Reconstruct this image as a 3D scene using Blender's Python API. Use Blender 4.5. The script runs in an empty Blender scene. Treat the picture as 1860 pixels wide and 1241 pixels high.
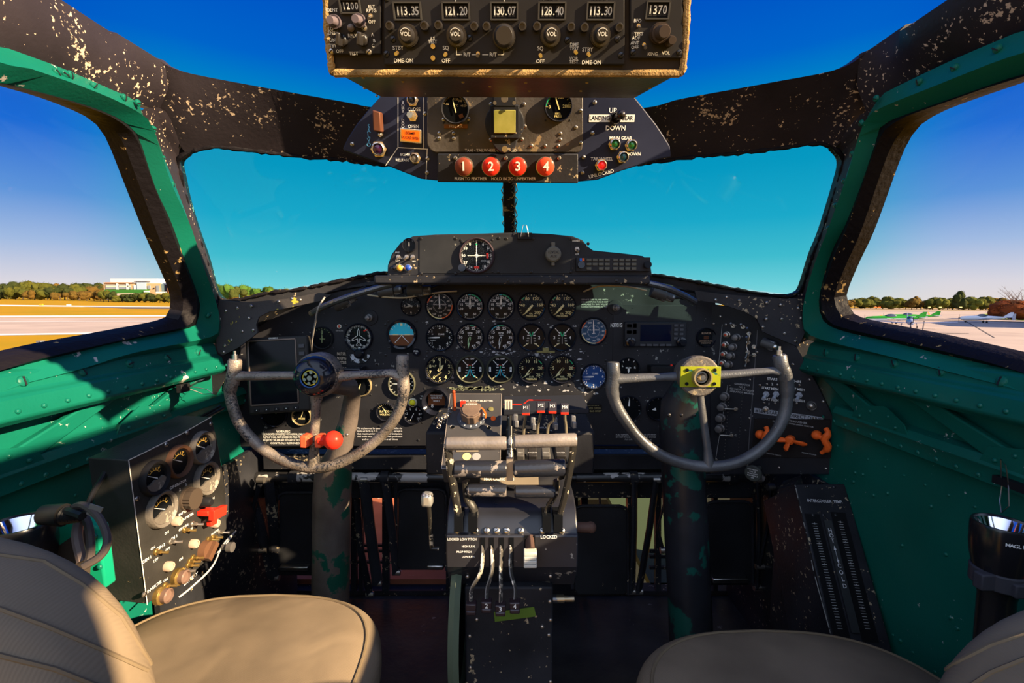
import bpy, bmesh, math, random
from mathutils import Vector, Matrix
V=Vector; R=math.radians; PI=math.pi
random.seed(7)
sc=bpy.context.scene
COL=sc.collection
# ---------------------------------------------------------------- camera
W,H,FOC=1860,1241,880.0
PITCH=R(4.78)
CAM=V((0,0,1.05))
cam=bpy.data.cameras.new('camera'); cam.sensor_width=36.0; cam.lens=FOC/W*36.0; cam.clip_start=.02; cam.clip_end=5000
camo=bpy.data.objects.new('camera',cam); COL.objects.link(camo)
camo.location=CAM; camo.rotation_euler=(PI/2-PITCH,0,0); sc.camera=camo
cp,sp=math.cos(PITCH),math.sin(PITCH)
# ---------------------------------------------------------------- world sky
SUN=V((.80,-.365,.385)).normalized()
wd=bpy.data.worlds.new('sky'); sc.world=wd; wd.use_nodes=True
nt=wd.node_tree; nt.nodes.clear()
def nn(t,tree=None,**k):
    n=(tree or nt).nodes.new(t)
    for a,b in k.items(): setattr(n,a,b)
    return n
L=nt.links.new
tc=nn('ShaderNodeTexCoord'); sep=nn('ShaderNodeSeparateXYZ'); L(tc.outputs['Generated'],sep.inputs[0])
ramp=nn('ShaderNodeValToRGB'); L(sep.outputs['Z'],ramp.inputs[0])
def srgb(r,g,b):
    f=lambda c:(c/255/12.92 if c/255<=.04045 else ((c/255+.055)/1.055)**2.4)
    return (f(r),f(g),f(b),1)
def setramp(rp,pts):
    e=rp.color_ramp.elements
    while len(e)>1: e.remove(e[-1])
    e[0].position=pts[0][0]; e[0].color=pts[0][1]
    for p,c in pts[1:]:
        q=e.new(p); q.color=c
setramp(ramp,[(0,srgb(232,222,220)),(.03,srgb(222,218,226)),(.09,srgb(165,190,228)),(.16,srgb(95,150,220)),(.25,srgb(28,108,214)),(.40,srgb(0,82,196)),(.6,srgb(0,60,168)),(1,srgb(6,52,150))])
rampc=nn('ShaderNodeValToRGB'); L(sep.outputs['Z'],rampc.inputs[0])
setramp(rampc,[(0,srgb(190,225,228)),(.03,srgb(150,212,222)),(.08,srgb(90,192,210)),(.15,srgb(40,172,205)),(.24,srgb(10,156,196)),(.31,srgb(0,150,196)),(.40,srgb(0,100,202)),(.5,srgb(0,82,196)),(1,srgb(6,52,150))])
# sky straight ahead is more cyan than the sky to the sides
mx=nn('ShaderNodeMapRange'); mx.interpolation_type='SMOOTHSTEP'
ab=nn('ShaderNodeMath',operation='ABSOLUTE'); L(sep.outputs['X'],ab.inputs[0])
L(ab.outputs[0],mx.inputs['Value']); mx.inputs['From Min'].default_value=.50; mx.inputs['From Max'].default_value=.68; mx.inputs['To Min'].default_value=1; mx.inputs['To Max'].default_value=0
fw=nn('ShaderNodeMath',operation='GREATER_THAN'); L(sep.outputs['Y'],fw.inputs[0]); fw.inputs[1].default_value=0
mm=nn('ShaderNodeMath',operation='MULTIPLY'); L(mx.outputs[0],mm.inputs[0]); L(fw.outputs[0],mm.inputs[1])
mixs=nn('ShaderNodeMix',data_type='RGBA'); L(mm.outputs[0],mixs.inputs['Factor']); L(ramp.outputs[0],mixs.inputs['A']); L(rampc.outputs[0],mixs.inputs['B'])
# unseen sky behind, raised in brightness to fill the cockpit with light
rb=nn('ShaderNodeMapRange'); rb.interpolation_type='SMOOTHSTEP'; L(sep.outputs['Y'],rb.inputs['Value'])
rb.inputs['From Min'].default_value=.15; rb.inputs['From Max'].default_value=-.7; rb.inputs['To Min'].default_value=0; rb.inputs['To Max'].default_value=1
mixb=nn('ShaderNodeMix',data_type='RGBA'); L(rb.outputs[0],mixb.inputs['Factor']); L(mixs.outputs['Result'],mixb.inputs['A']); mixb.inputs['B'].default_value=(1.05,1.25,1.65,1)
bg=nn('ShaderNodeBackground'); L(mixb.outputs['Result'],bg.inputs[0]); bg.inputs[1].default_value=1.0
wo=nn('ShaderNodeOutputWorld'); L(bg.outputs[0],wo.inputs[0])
# ---------------------------------------------------------------- sun, exposure
sl=bpy.data.lights.new('sun','SUN'); sl.energy=18.0; sl.color=(1,.74,.44); sl.angle=R(.6)
so=bpy.data.objects.new('sun',sl); COL.objects.link(so); so.rotation_euler=SUN.to_track_quat('Z','Y').to_euler(); so.location=(6,-4,5)
vs=sc.view_settings; vs.view_transform='Standard'; vs.look='None'; vs.exposure=0.0; vs.gamma=1; vs.use_curve_mapping=False
# ---------------------------------------------------------------- rays and planes
def ray(px,py):
    a=(px-W/2)/FOC; b=(H/2-py)/FOC
    return V((a,cp+b*sp,-sp+b*cp))
def hit(px,py,O,n):
    d=ray(px,py); t=(O-CAM).dot(n)/d.dot(n); return CAM+d*t
def at(px,py,y): return hit(px,py,V((0,y,0)),V((0,1,0)))
def atx(px,py,x): return hit(px,py,V((x,0,0)),V((1,0,0)))
def atz(px,py,z): return hit(px,py,V((0,0,z)),V((0,0,1)))
class Pl:
    def __init__(s,O,n,up=(0,0,1)):
        s.O=V(O); s.n=V(n).normalized(); s.u=V(up).cross(s.n).normalized(); s.v=s.n.cross(s.u)
    def hit(s,px,py): return hit(px,py,s.O,s.n)
    def M(s,px,py,off=0,rot=0,P=None):
        p=(P if P is not None else s.hit(px,py))+s.n*off
        m=Matrix((s.u,s.v,s.n)).transposed().to_4x4()
        return Matrix.Translation(p)@m@Matrix.Rotation(rot,4,'Z')
    def mpp(s,px,py): return (s.hit(px,py+1)-s.hit(px,py)).length*.5+(s.hit(px+1,py)-s.hit(px,py)).length*.5
    def loc(s,M,px,py):
        p=M.inverted()@s.hit(px,py); return (p.x,p.y)
# ---------------------------------------------------------------- materials
MT={}
def mat(name,col,rough=.5,metal=0,chip=None,cscale=60,cth=.66,ccol=(.35,.28,.18),var=.0,vscale=6,bump=0,bscale=200,spec=.14,col2=None,emit=None,coat=0):
    if name in MT: return MT[name]
    m=bpy.data.materials.new(name); m.use_nodes=True; t=m.node_tree; bs=t.nodes['Principled BSDF']; LL=t.links.new
    bs.inputs['Roughness'].default_value=rough; bs.inputs['Metallic'].default_value=metal
    bs.inputs['Specular IOR Level'].default_value=spec; bs.inputs['Coat Weight'].default_value=coat
    c=tuple(col[:3])+(1,)
    src=None
    tcn=nn('ShaderNodeTexCoord',t)
    if var:
        nz=nn('ShaderNodeTexNoise',t); nz.inputs['Scale'].default_value=vscale; nz.inputs['Detail'].default_value=5; LL(tcn.outputs['Object'],nz.inputs['Vector'])
        mp=nn('ShaderNodeMapRange',t); LL(nz.outputs[0],mp.inputs[0]); mp.inputs['From Min'].default_value=.3; mp.inputs['From Max'].default_value=.7
        mc=nn('ShaderNodeMix',t,data_type='RGBA'); LL(mp.outputs[0],mc.inputs['Factor'])
        if col2: mc.inputs['A'].default_value=c; mc.inputs['B'].default_value=tuple(col2[:3])+(1,)
        else:
            mc.inputs['A'].default_value=tuple(x*(1-var) for x in c[:3])+(1,); mc.inputs['B'].default_value=tuple(min(1,x*(1+var)) for x in c[:3])+(1,)
        src=mc.outputs['Result']
        mr=nn('ShaderNodeMapRange',t); LL(nz.outputs[0],mr.inputs[0]); mr.inputs['To Min'].default_value=max(0,rough-.15); mr.inputs['To Max'].default_value=min(1,rough+.15); LL(mr.outputs[0],bs.inputs['Roughness'])
    if chip:
        n1=nn('ShaderNodeTexNoise',t); n1.inputs['Scale'].default_value=cscale; n1.inputs['Detail'].default_value=6; n1.inputs['Roughness'].default_value=.6; LL(tcn.outputs['Object'],n1.inputs['Vector'])
        n2=nn('ShaderNodeTexNoise',t); n2.inputs['Scale'].default_value=cscale*.12; n2.inputs['Detail'].default_value=2; LL(tcn.outputs['Object'],n2.inputs['Vector'])
        ad=nn('ShaderNodeMath',t,operation='MULTIPLY_ADD'); LL(n2.outputs[0],ad.inputs[0]); ad.inputs[1].default_value=.5; LL(n1.outputs[0],ad.inputs[2])
        th=nn('ShaderNodeMapRange',t); LL(ad.outputs[0],th.inputs[0]); th.inputs['From Min'].default_value=cth+.25; th.inputs['From Max'].default_value=cth+.27
        mk=nn('ShaderNodeMix',t,data_type='RGBA'); LL(th.outputs[0],mk.inputs['Factor'])
        if src: LL(src,mk.inputs['A'])
        else: mk.inputs['A'].default_value=c
        mk.inputs['B'].default_value=tuple(ccol)+(1,)
        src=mk.outputs['Result']
    if src: LL(src,bs.inputs['Base Color'])
    else: bs.inputs['Base Color'].default_value=c
    if bump:
        nb=nn('ShaderNodeTexNoise',t); nb.inputs['Scale'].default_value=bscale; nb.inputs['Detail'].default_value=3; LL(tcn.outputs['Object'],nb.inputs['Vector'])
        bp=nn('ShaderNodeBump',t); bp.inputs['Strength'].default_value=bump; bp.inputs['Distance'].default_value=.002; LL(nb.outputs[0],bp.inputs['Height']); LL(bp.outputs[0],bs.inputs['Normal'])
    if emit: bs.inputs['Emission Color'].default_value=tuple(emit[:3])+(1,); bs.inputs['Emission Strength'].default_value=emit[3]
    MT[name]=m; return m
def glassmat(name,tint,gl=.06,rough=.02):
    m=bpy.data.materials.new(name); m.use_nodes=True; t=m.node_tree; t.nodes.clear(); LL=t.links.new
    a=nn('ShaderNodeBsdfTransparent',t); a.inputs[0].default_value=tuple(tint)+(1,)
    b=nn('ShaderNodeBsdfGlossy',t); b.inputs['Roughness'].default_value=rough
    x=nn('ShaderNodeMixShader',t); x.inputs[0].default_value=gl; LL(a.outputs[0],x.inputs[1]); LL(b.outputs[0],x.inputs[2])
    o=nn('ShaderNodeOutputMaterial',t); LL(x.outputs[0],o.inputs[0]); MT[name]=m; return m
BLK=mat('black_paint',(.020,.021,.026),.42,chip=1,cscale=90,cth=.66,var=.35,vscale=9,bump=.15)
PAN=mat('panel_black',(.019,.0195,.024),.46,chip=1,cscale=55,cth=.69,ccol=(.25,.25,.24),var=.3,vscale=7,bump=.1)
BEAM=mat('beam_black',(.026,.021,.026),.45,chip=1,cscale=130,cth=.645,ccol=(.55,.42,.30),var=.4,vscale=5,bump=.25,bscale=120)
GSK=mat('gasket_black',(.006,.005,.007),.6,chip=1,cscale=70,cth=.66,ccol=(.30,.2,.08),bump=.9,bscale=90)
GRN=mat('green_paint',(.004,.118,.082),.33,spec=.3,chip=1,cscale=90,cth=.72,ccol=(.42,.46,.42),var=.18,vscale=4,bump=.15)
GRNC=mat('green_paint_chipped',(.004,.118,.082),.33,spec=.3,chip=1,cscale=45,cth=.685,ccol=(.55,.5,.47),var=.18,vscale=4,bump=.15)
RUB=mat('black_rubber',(.012,.012,.014),.55)
GLO=mat('gloss_black',(.010,.011,.018),.12,coat=.5)
MET=mat('bare_metal',(.55,.53,.50),.3,1)
SCR=mat('screw_metal',(.42,.38,.34),.35,.9)
DSC=mat('dark_screw',(.05,.05,.055),.35,.7)
WORN=mat('worn_metal_paint',(.36,.31,.27),.38,.35,chip=1,cscale=70,cth=.58,ccol=(.03,.028,.026),var=.25,vscale=12,bump=.4,bscale=260)
WHT=mat('white_marking',(.80,.80,.78),.5)
YEL=mat('yellow_marking',(.80,.66,.25),.5)
CRM=mat('lume_yellow',(.85,.75,.38),.5)
RED=mat('red_paint',(.75,.03,.015),.3)
ORG=mat('orange_paint',(.85,.13,.02),.38,chip=1,cscale=90,cth=.68,ccol=(.2,.08,.04))
MGR=mat('green_marking',(.02,.50,.22),.5)
CYN=mat('cyan_marking',(.03,.55,.75),.5)
BRN=mat('brown_paint',(.16,.055,.02),.45)
BLU=mat('blue_marking',(.03,.16,.6),.4)
DBL=mat('dial_black',(.006,.007,.009),.35,spec=.05)
# ---------------------------------------------------------------- mesh builder
_txt={}
def textmesh(s):
    if s in _txt: return _txt[s]
    cu=bpy.data.curves.new('t','FONT'); cu.body=s; cu.size=1; cu.resolution_u=2; cu.offset=.012; cu.align_x='CENTER'; cu.align_y='CENTER'
    ob=bpy.data.objects.new('t',cu); me=ob.to_mesh()
    vs_=[v.co.copy() for v in me.vertices]; fs=[tuple(p.vertices) for p in me.polygons]
    ob.to_mesh_clear(); bpy.data.objects.remove(ob); bpy.data.curves.remove(cu)
    _txt[s]=(vs_,fs); return _txt[s]
class MB:
    def __init__(s): s.v=[];s.f=[];s.m=[];s.M=Matrix.Identity(4)
    def add(s,vs_,fs,m=0,M=None):
        b=len(s.v); T=s.M@M if M is not None else s.M
        s.v+= [T@V(p) for p in vs_]; s.f+=[tuple(i+b for i in f) for f in fs]; s.m+=[m]*len(fs); return s
    def box(s,c,d,m=0,M=None):
        x,y,z=[q/2 for q in d]; c=V(c)
        vs_=[c+V((i*x,j*y,k*z)) for i in(-1,1) for j in(-1,1) for k in(-1,1)]
        return s.add(vs_,[(0,1,3,2),(4,6,7,5),(0,4,5,1),(2,3,7,6),(0,2,6,4),(1,5,7,3)],m,M)
    def lathe(s,prof,n=24,m=0,M=None,a0=0,a1=2*PI,caps=True):
        full=abs(a1-a0-2*PI)<1e-6; k=n if full else n+1; vs_=[];fs=[]
        for r,h in prof:
            for i in range(k):
                a=a0+(a1-a0)*i/n; vs_.append((r*math.cos(a),r*math.sin(a),h))
        for j in range(len(prof)-1):
            for i in range(n if not full else n):
                i2=(i+1)%k
                if not full and i==n: continue
                fs.append((j*k+i,j*k+i2,(j+1)*k+i2,(j+1)*k+i))
        if caps and full:
            if prof[0][0]>1e-6: fs.append(tuple(reversed(range(k))))
            if prof[-1][0]>1e-6: fs.append(tuple((len(prof)-1)*k+i for i in range(k)))
        return s.add(vs_,fs,m,M)
    def cyl(s,p0,p1,r0,r1=None,n=14,m=0):
        p0=V(p0);p1=V(p1); d=p1-p0; r1=r0 if r1 is None else r1
        M=Matrix.Translation(p0)@d.to_track_quat('Z','Y').to_matrix().to_4x4()
        return s.lathe([(r0,0),(r1,d.length)],n,m,M)
    def sph(s,c,r,n=14,m=0,sc_=(1,1,1)):
        prof=[(max(1e-5,r*math.sin(PI*i/(n//2))),-r*math.cos(PI*i/(n//2))) for i in range(n//2+1)]
        return s.lathe(prof,n,m,Matrix.Translation(V(c))@Matrix.Diagonal((*sc_,1)))
    def tube(s,pts,r,n=10,m=0,caps=True,flat=1.0):
        pts=[V(p) for p in pts]; rs=r if isinstance(r,(list,tuple)) else [r]*len(pts); vs_=[];fs=[]
        t=(pts[1]-pts[0]).normalized(); a=t.orthogonal().normalized()
        for i,p in enumerate(pts):
            t2=((pts[min(i+1,len(pts)-1)]-pts[max(i-1,0)])).normalized()
            if t2.length<.5: t2=t
            a=(a-t2*a.dot(t2)).normalized(); b=t2.cross(a); t=t2
            for k in range(n):
                q=2*PI*k/n; vs_.append(p+(a*math.cos(q)+b*math.sin(q)*flat)*rs[i])
        for i in range(len(pts)-1):
            for k in range(n): fs.append((i*n+k,i*n+(k+1)%n,(i+1)*n+(k+1)%n,(i+1)*n+k))
        if caps: fs.append(tuple(reversed(range(n)))); fs.append(tuple((len(pts)-1)*n+k for k in range(n)))
        return s.add(vs_,fs,m)
    def prism(s,poly,z0,z1,m=0,M=None):
        n=len(poly); ar=sum(poly[i][0]*poly[(i+1)%n][1]-poly[(i+1)%n][0]*poly[i][1] for i in range(n))
        if ar<0: poly=poly[::-1]
        vs_=[(p[0],p[1],z0) for p in poly]+[(p[0],p[1],z1) for p in poly]
        fs=[tuple(reversed(range(n))),tuple(range(n,2*n))]+[(i,(i+1)%n,n+(i+1)%n,n+i) for i in range(n)]
        return s.add(vs_,fs,m,M)
    def solid(s,poly3,d,m=0):
        """3-D outline pushed back by the vector d"""
        n=len(poly3); d=V(d); vs_=[V(p) for p in poly3]+[V(p)+d for p in poly3]
        return s.add(vs_,[tuple(range(n)),tuple(reversed(range(n,2*n)))]+[(i,n+i,n+(i+1)%n,(i+1)%n) for i in range(n)],m)
    def band(s,A,B,d,m=0,n=40,close=False):
        A=resamp(A,n);B=resamp(B,n); N=len(A); dA=[V(d)]*N if not callable(d) else [d(i/(N-1)) for i in range(N)]
        vs_=A+B+[a+q for a,q in zip(A,dA)]+[b+q for b,q in zip(B,dA)]; fs=[]
        for i in range(N-1):
            a,b,c,e=i,i+1,N+i+1,N+i; o=2*N
            fs+=[(a,b,c,e),(a+o,e+o,c+o,b+o),(a,a+o,b+o,b),(e,c,c+o,e+o)]
        fs+=[(0,N,3*N,2*N),(N-1,3*N-1,4*N-1,2*N-1)]
        return s.add(vs_,fs,m)
    def ring(s,r0,r1,a0,a1,z=0,m=0,n=None):
        """flat arc, angles clockwise from 12 o'clock in degrees"""
        n=n or max(3,int(abs(a1-a0)/7)); vs_=[]
        for i in range(n+1):
            a=R(90-(a0+(a1-a0)*i/n)); vs_+=[(r0*math.cos(a),r0*math.sin(a),z),(r1*math.cos(a),r1*math.sin(a),z)]
        return s.add(vs_,[(2*i,2*i+2,2*i+3,2*i+1) for i in range(n)],m)
    def quad(s,x,y,w,h,rot=0,z=0,m=0):
        c,q=math.cos(rot),math.sin(rot)
        return s.add([(x+a*c-b*q,y+a*q+b*c,z) for a,b in((-w/2,-h/2),(w/2,-h/2),(w/2,h/2),(-w/2,h/2))],[(0,1,2,3)],m)
    def poly(s,pts,z=0,m=0): return s.add([(p[0],p[1],z) for p in pts],[tuple(range(len(pts)))],m)
    def line(s,pts,w,z=0,m=0):
        for a,b in zip(pts[:-1],pts[1:]):
            dx,dy=b[0]-a[0],b[1]-a[1]; l=math.hypot(dx,dy); s.quad((a[0]+b[0])/2,(a[1]+b[1])/2,l+w,w,math.atan2(dy,dx),z,m)
        return s
    def text(s,st,x,y,size,z=0,m=0,rot=0,sx=1,align='C'):
        vs_,fs=textmesh(st)
        off=0
        if align!='C':
            xs=[p.x for p in vs_] or [0]; off=-min(xs) if align=='L' else -max(xs)
        M=Matrix.Translation((x,y,z))@Matrix.Rotation(rot,4,'Z')@Matrix.Diagonal((size*sx,size,1,1))@Matrix.Translation((off,0,0))
        return s.add(vs_,fs,m,M)
def resamp(P,n):
    P=[V(p) for p in P]
    if len(P)>2:
        Q=[]
        for i in range(len(P)-1):
            p0=P[max(i-1,0)];p1=P[i];p2=P[i+1];p3=P[min(i+2,len(P)-1)]
            for k in range(8):
                t=k/8; Q.append(.5*((2*p1)+(p2-p0)*t+(2*p0-5*p1+4*p2-p3)*t*t+(3*p1-p0-3*p2+p3)*t**3))
        Q.append(P[-1]); P=Q
    d=[0]
    for a,b in zip(P[:-1],P[1:]): d.append(d[-1]+(b-a).length)
    out=[];j=0
    for i in range(n+1):
        t=d[-1]*i/n
        while j<len(P)-2 and d[j+1]<t: j+=1
        q=(t-d[j])/max(1e-9,d[j+1]-d[j]); out.append(P[j].lerp(P[j+1],min(1,q)))
    return out
def obj(name,mb,mats,parent=None,bevel=0,world=False,smooth=35,subd=0,seg=2):
    me=bpy.data.meshes.new(name); me.from_pydata([tuple(p) for p in mb.v],[],mb.f)
    if not isinstance(mats,(list,tuple)): mats=[mats]
    for m in mats: me.materials.append(m)
    me.polygons.foreach_set('material_index',[min(i,len(mats)-1) for i in mb.m])
    me.polygons.foreach_set('use_smooth',[True]*len(mb.f)); me.update()
    try: me.set_sharp_from_angle(angle=R(smooth))
    except Exception: pass
    o=bpy.data.objects.new(name,me); COL.objects.link(o)
    if parent:
        o.parent=parent
        if world: o.matrix_parent_inverse=parent.matrix_world.inverted()
    if bevel:
        b=o.modifiers.new('bevel','BEVEL'); b.width=bevel; b.segments=seg; b.limit_method='ANGLE'; b.angle_limit=R(40)
    if subd:
        b=o.modifiers.new('subd','SUBSURF'); b.levels=subd; b.render_levels=subd
    return o
def tag(o,label,cat,group=None,kind=None):
    o['label']=label; o['category']=cat
    if group: o['group']=group
    if kind: o['kind']=kind
    return o
def thing(name,label,cat,M=None,group=None):
    o=bpy.data.objects.new(name,None); COL.objects.link(o); o.empty_display_size=.02
    if M is not None:
        if isinstance(M,Matrix): o.matrix_world=M
        else: o.matrix_world=Matrix.Translation(V(M))
    tag(o,label,cat,group); return o
def struct(name,mb,mats,**k):
    o=obj(name,mb,mats,**k); o['kind']='structure'; return o
def wpart(name,mb,mats,parent,**k): return obj(name,mb,mats,parent,world=True,**k)
# ================================================================ cockpit shell
SLO=V((-.78,0,.957)); SLN=V((1,0,-.2)).normalized(); SRO=V((.78,0,.957)); SRN=V((-1,0,-.2)).normalized()
def sl(p,off=0): return hit(p[0],p[1],SLO,SLN)+SLN*off
def sr(p,off=0): return hit(p[0],p[1],SRO,SRN)+SRN*off
def plane3(a,b,c):
    n=(b-a).cross(c-a).normalized()
    if n.dot(CAM-a)<0: n=-n
    return a,n
WLO,WLN=plane3(sl((400,542)),sl((330,272)),at(930,500,1.60))
WRO,WRN=plane3(sr((1457,532)),sr((1530,268)),at(930,500,1.60))
def wl(p,off=0): return hit(p[0],p[1],WLO,WLN)+WLN*off
def wr(p,off=0): return hit(p[0],p[1],WRO,WRN)+WRN*off
def ext(P,L_=.9,rev=False):
    """carry a rail on towards the rear of the cabin"""
    if rev: return P+[P[-1]+V((0,-L_,0))]
    return [P[0]+V((0,-L_,0))]+P
def ribbon(lines,d,n=48,smoothpts=True):
    mb=MB(); LN=[resamp(l,n) for l in lines]; N=n+1; K=len(LN); d=V(d)
    for l in LN: mb.v+=l
    for l in LN: mb.v+=[p+d for p in l]
    o=K*N
    for k in range(K-1):
        for i in range(N-1):
            a,b,c,e=k*N+i,k*N+i+1,(k+1)*N+i+1,(k+1)*N+i
            mb.f+=[(a,b,c,e),(a+o,e+o,c+o,b+o)]
    for i in range(N-1):
        mb.f.append((i,i+o,i+1+o,i+1)); q=(K-1)*N; mb.f.append((q+i,q+i+1,q+i+1+o,q+i+o))
    for k in range(K-1):
        mb.f.append((k*N,(k+1)*N,(k+1)*N+o,k*N+o)); mb.f.append((k*N+N-1,k*N+N-1+o,(k+1)*N+N-1+o,(k+1)*N+N-1))
    mb.m=[0]*len(mb.f); return mb
def dome(mb,p,n,r,h=.5,m=0,k=10):
    M=Matrix.Translation(p)@V(n).to_track_quat('Z','Y').to_matrix().to_4x4()
    mb.lathe([(r,-r*.2),(r,0),(r*.85,r*h*.6),(r*.5,r*h*.95),(1e-5,r*h)],k,m,M)
def screwhead(mb,p,n,r,h=.5,m=0,ms=1,ang=.6):
    dome(mb,p,n,r,h,m); M=Matrix.Translation(p)@V(n).to_track_quat('Z','Y').to_matrix().to_4x4()
    mb.box((0,0,r*h),(r*1.5,r*.28,r*.12),ms,M@Matrix.Rotation(ang,4,'Z'))
SD={}
for side in ('left','right'):
    lf=side=='left'; S=sl if lf else sr; Wd=wl if lf else wr; sg=-1 if lf else 1; SN=SLN if lf else SRN; WN=WLN if lf else WRN
    if lf:
        opn=[(0,154),(101,183),(169,210),(200,230),(220,260),(250,338),(281,420),(301,468),(326,530),(329,560),(315,583),(210,606),(100,627),(0,650)]
        gin=[(0,150),(101,176),(175,200),(222,225),(242,252),(271,338),(300,400),(325,468),(352,540),(353,570),(338,593),(217,617),(118,640),(0,667)]
        gmid=[(0,112),(101,146),(185,180),(238,212),(252,245),(281,328),(318,405),(343,478),(369,548),(374,580),(362,606),(217,634),(118,662),(0,690)]
        gout=[(0,85),(101,122),(203,166),(237,181),(252,217),(291,294),(333,400),(359,485),(382,552),(396,603),(396,618),(217,655),(118,680),(0,706)]
        top_open=[(930,322),(700,299),(619,289),(555,284),(406,267),(365,270),(338,278)]
        side_open=[(338,278),(323,292),(328,321),(338,366),(355,420),(372,468),(386,518),(394,536),(403,544)]
        bot_open=[(403,544),(437,542),(491,530),(541,524),(620,508),(700,494),(800,488),(930,486)]
        ridge=[(930,300),(700,280),(620,264),(416,217),(288,203)]
        upper=[(930,212,1.10),(700,197,1.06),(619,184,1.05),(372,139,.98),(305,120,.945),(284,105,.93)]
        postout=[(282,194),(246,208),(285,294),(327,400),(359,485),(382,552),(396,603)]
        postin=[(338,278),(323,292),(328,321),(338,366),(355,420),(372,468),(386,518),(394,536),(403,544)]
        raillo=[(0,85),(101,122),(203,166),(237,181),(288,203)]; railup=[(112,0,.76),(210,59,.86),(284,105,.93),(300,116,.943)]
        ptop=[(432,650),(444,610),(470,590),(530,556),(600,530),(700,515),(800,512),(930,510)]
    else:
        opn=[(1860,145),(1714,196),(1663,220),(1636,244),(1612,291),(1567,420),(1538,485),(1519,535),(1521,556),(1534,576),(1578,589),(1700,614),(1860,652)]
        gin=[(1860,135),(1740,177),(1622,220),(1606,245),(1578,325),(1546,406),(1521,454),(1501,518),(1497,562),(1521,593),(1640,622),(1740,645),(1860,672)]
        gmid=[(1860,100),(1740,147),(1622,195),(1598,225),(1566,320),(1532,410),(1508,468),(1488,530),(1482,575),(1500,606),(1640,640),(1740,664),(1860,692)]
        gout=[(1860,57),(1740,108),(1619,166),(1609,176),(1582,220),(1545,325),(1524,400),(1497,474),(1477,535),(1466,590),(1466,612),(1640,655),(1740,680),(1860,710)]
        top_open=[(930,322),(1160,297),(1240,286),(1360,275),(1477,260),(1500,262),(1515,268)]
        side_open=[(1515,268),(1531,290),(1521,335),(1494,420),(1477,461),(1457,522),(1445,533),(1430,537)]
        bot_open=[(1430,537),(1358,528),(1240,506),(1185,498),(1100,490),(930,486)]
        ridge=[(930,300),(1160,275),(1240,256),(1440,220),(1575,208)]
        upper=[(930,212,1.10),(1160,197,1.06),(1240,179,1.05),(1400,150,.99),(1524,125,.945),(1578,91,.93)]
        postout=[(1582,200),(1590,222),(1552,325),(1530,400),(1497,474),(1477,535),(1466,590)]
        postin=side_open
        raillo=[(1860,57),(1740,108),(1650,152),(1609,176),(1575,208)]; railup=[(1720,0,.76),(1646,44,.86),(1578,91,.93),(1560,100,.937)]
        ptop=[(1445,650),(1436,610),(1410,590),(1340,556),(1260,530),(1160,515),(1060,512),(930,510)]
    xt=lambda a,b:[a+(a-b).normalized()*.12,a+(a-b).normalized()*.25+V((0,-.6,0))]
    e1=lambda P:xt(P[0],P[1])[::-1]+P+xt(P[-1],P[-2])
    O3=e1([S(p) for p in opn]); G0=e1([S(p,.012) for p in gin]); G1=e1([S(p,.034) for p in gmid]); G2=e1([S(p,.012) for p in gout])
    SD[side]=dict(O3=O3,S=S,Wd=Wd,SN=SN,WN=WN,gmid=gmid,gout=gout)
    fr=thing('side_window_frame','green painted frame around the '+side+' side window with slotted screws','window frame',S(opn[6]))
    gb=ribbon([G0,G1,G2],-SN*.012,n=110); wpart('frame_rail',gb,GRNC,fr)
    gk=ribbon([[p+SN*.004 for p in O3],[(a+b)/2+SN*.016 for a,b in zip(resamp(O3,60),resamp(G0,60))],G0],-SN*.03,n=110); wpart('rubber_seal',gk,GSK,fr)
    # window pane
    mb=MB(); q=[p-SN*.012 for p in resamp(O3,50)]; mb.add(q,[tuple(range(len(q)))]); g=struct('window_1' if lf else 'window_2',mb,MT.get('side_glass') or glassmat('side_glass',(.97,.98,.99),.015))
    # front beam and post
    T0=[Wd(p) for p in top_open]; T1=[Wd(p,.018) for p in ridge]; T2=[at(*p) for p in upper]
    struct('trim_1' if lf else 'trim_2',ribbon([T0,[Wd(((a[0])),.004) for a in zip(top_open)],T1,T2],(0,.02,.005),n=50),BEAM)
    # ragged sealant along the windscreen opening
    P0=[Wd(p,-.004) for p in postin]; P1=[S(p,.006) for p in postout]
    struct('trim_3' if lf else 'trim_4',ribbon([P0,P1],(0,.02,0),n=50),BEAM)
    R0=ext([S(p) for p in raillo]); R1=ext([at(*p) for p in railup])
    struct('trim_5' if lf else 'trim_6',ribbon([R0,[(a+b)/2+SN*.012 for a,b in zip(resamp(R0,30),resamp(R1,30))],R1],-SN*.03,n=50),BEAM)
    # sealant bead: irregular black tube hugging the opening
    sb=MB(); loop=resamp([Wd(p,.004) for p in top_open+side_open[1:]+bot_open[1:]],220)
    rs=[.0042+.0022*math.sin(i*1.7)*math.sin(i*.61)+random.uniform(-.0010,.0016) for i in range(len(loop))]
    sb.tube(loop,rs,8); wf=tag(obj('window_sealant',sb,GSK),'ragged black sealant bead around the '+side+' windscreen pane','sealant')
    # windscreen pane
    mb=MB(); q=[Wd(p,-.006) for p in top_open+side_open[1:]+bot_open[1:]]; mb.add(q,[tuple(range(len(q)))]); struct('window_3' if lf else 'window_4',mb,MT.get('windscreen_glass') or glassmat('windscreen_glass',(.50,.96,.97),.012))
    # deck between windscreen and panel
    struct('trim_7' if lf else 'trim_8',ribbon([[Wd(p) for p in bot_open],[Wd((p[0],p[1]+(14 if 10 else 0)),.012) for p in bot_open],[at(p[0],p[1],1.372) for p in ptop[1:]]],(0,.02,-.01),n=40),BLK)
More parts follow.
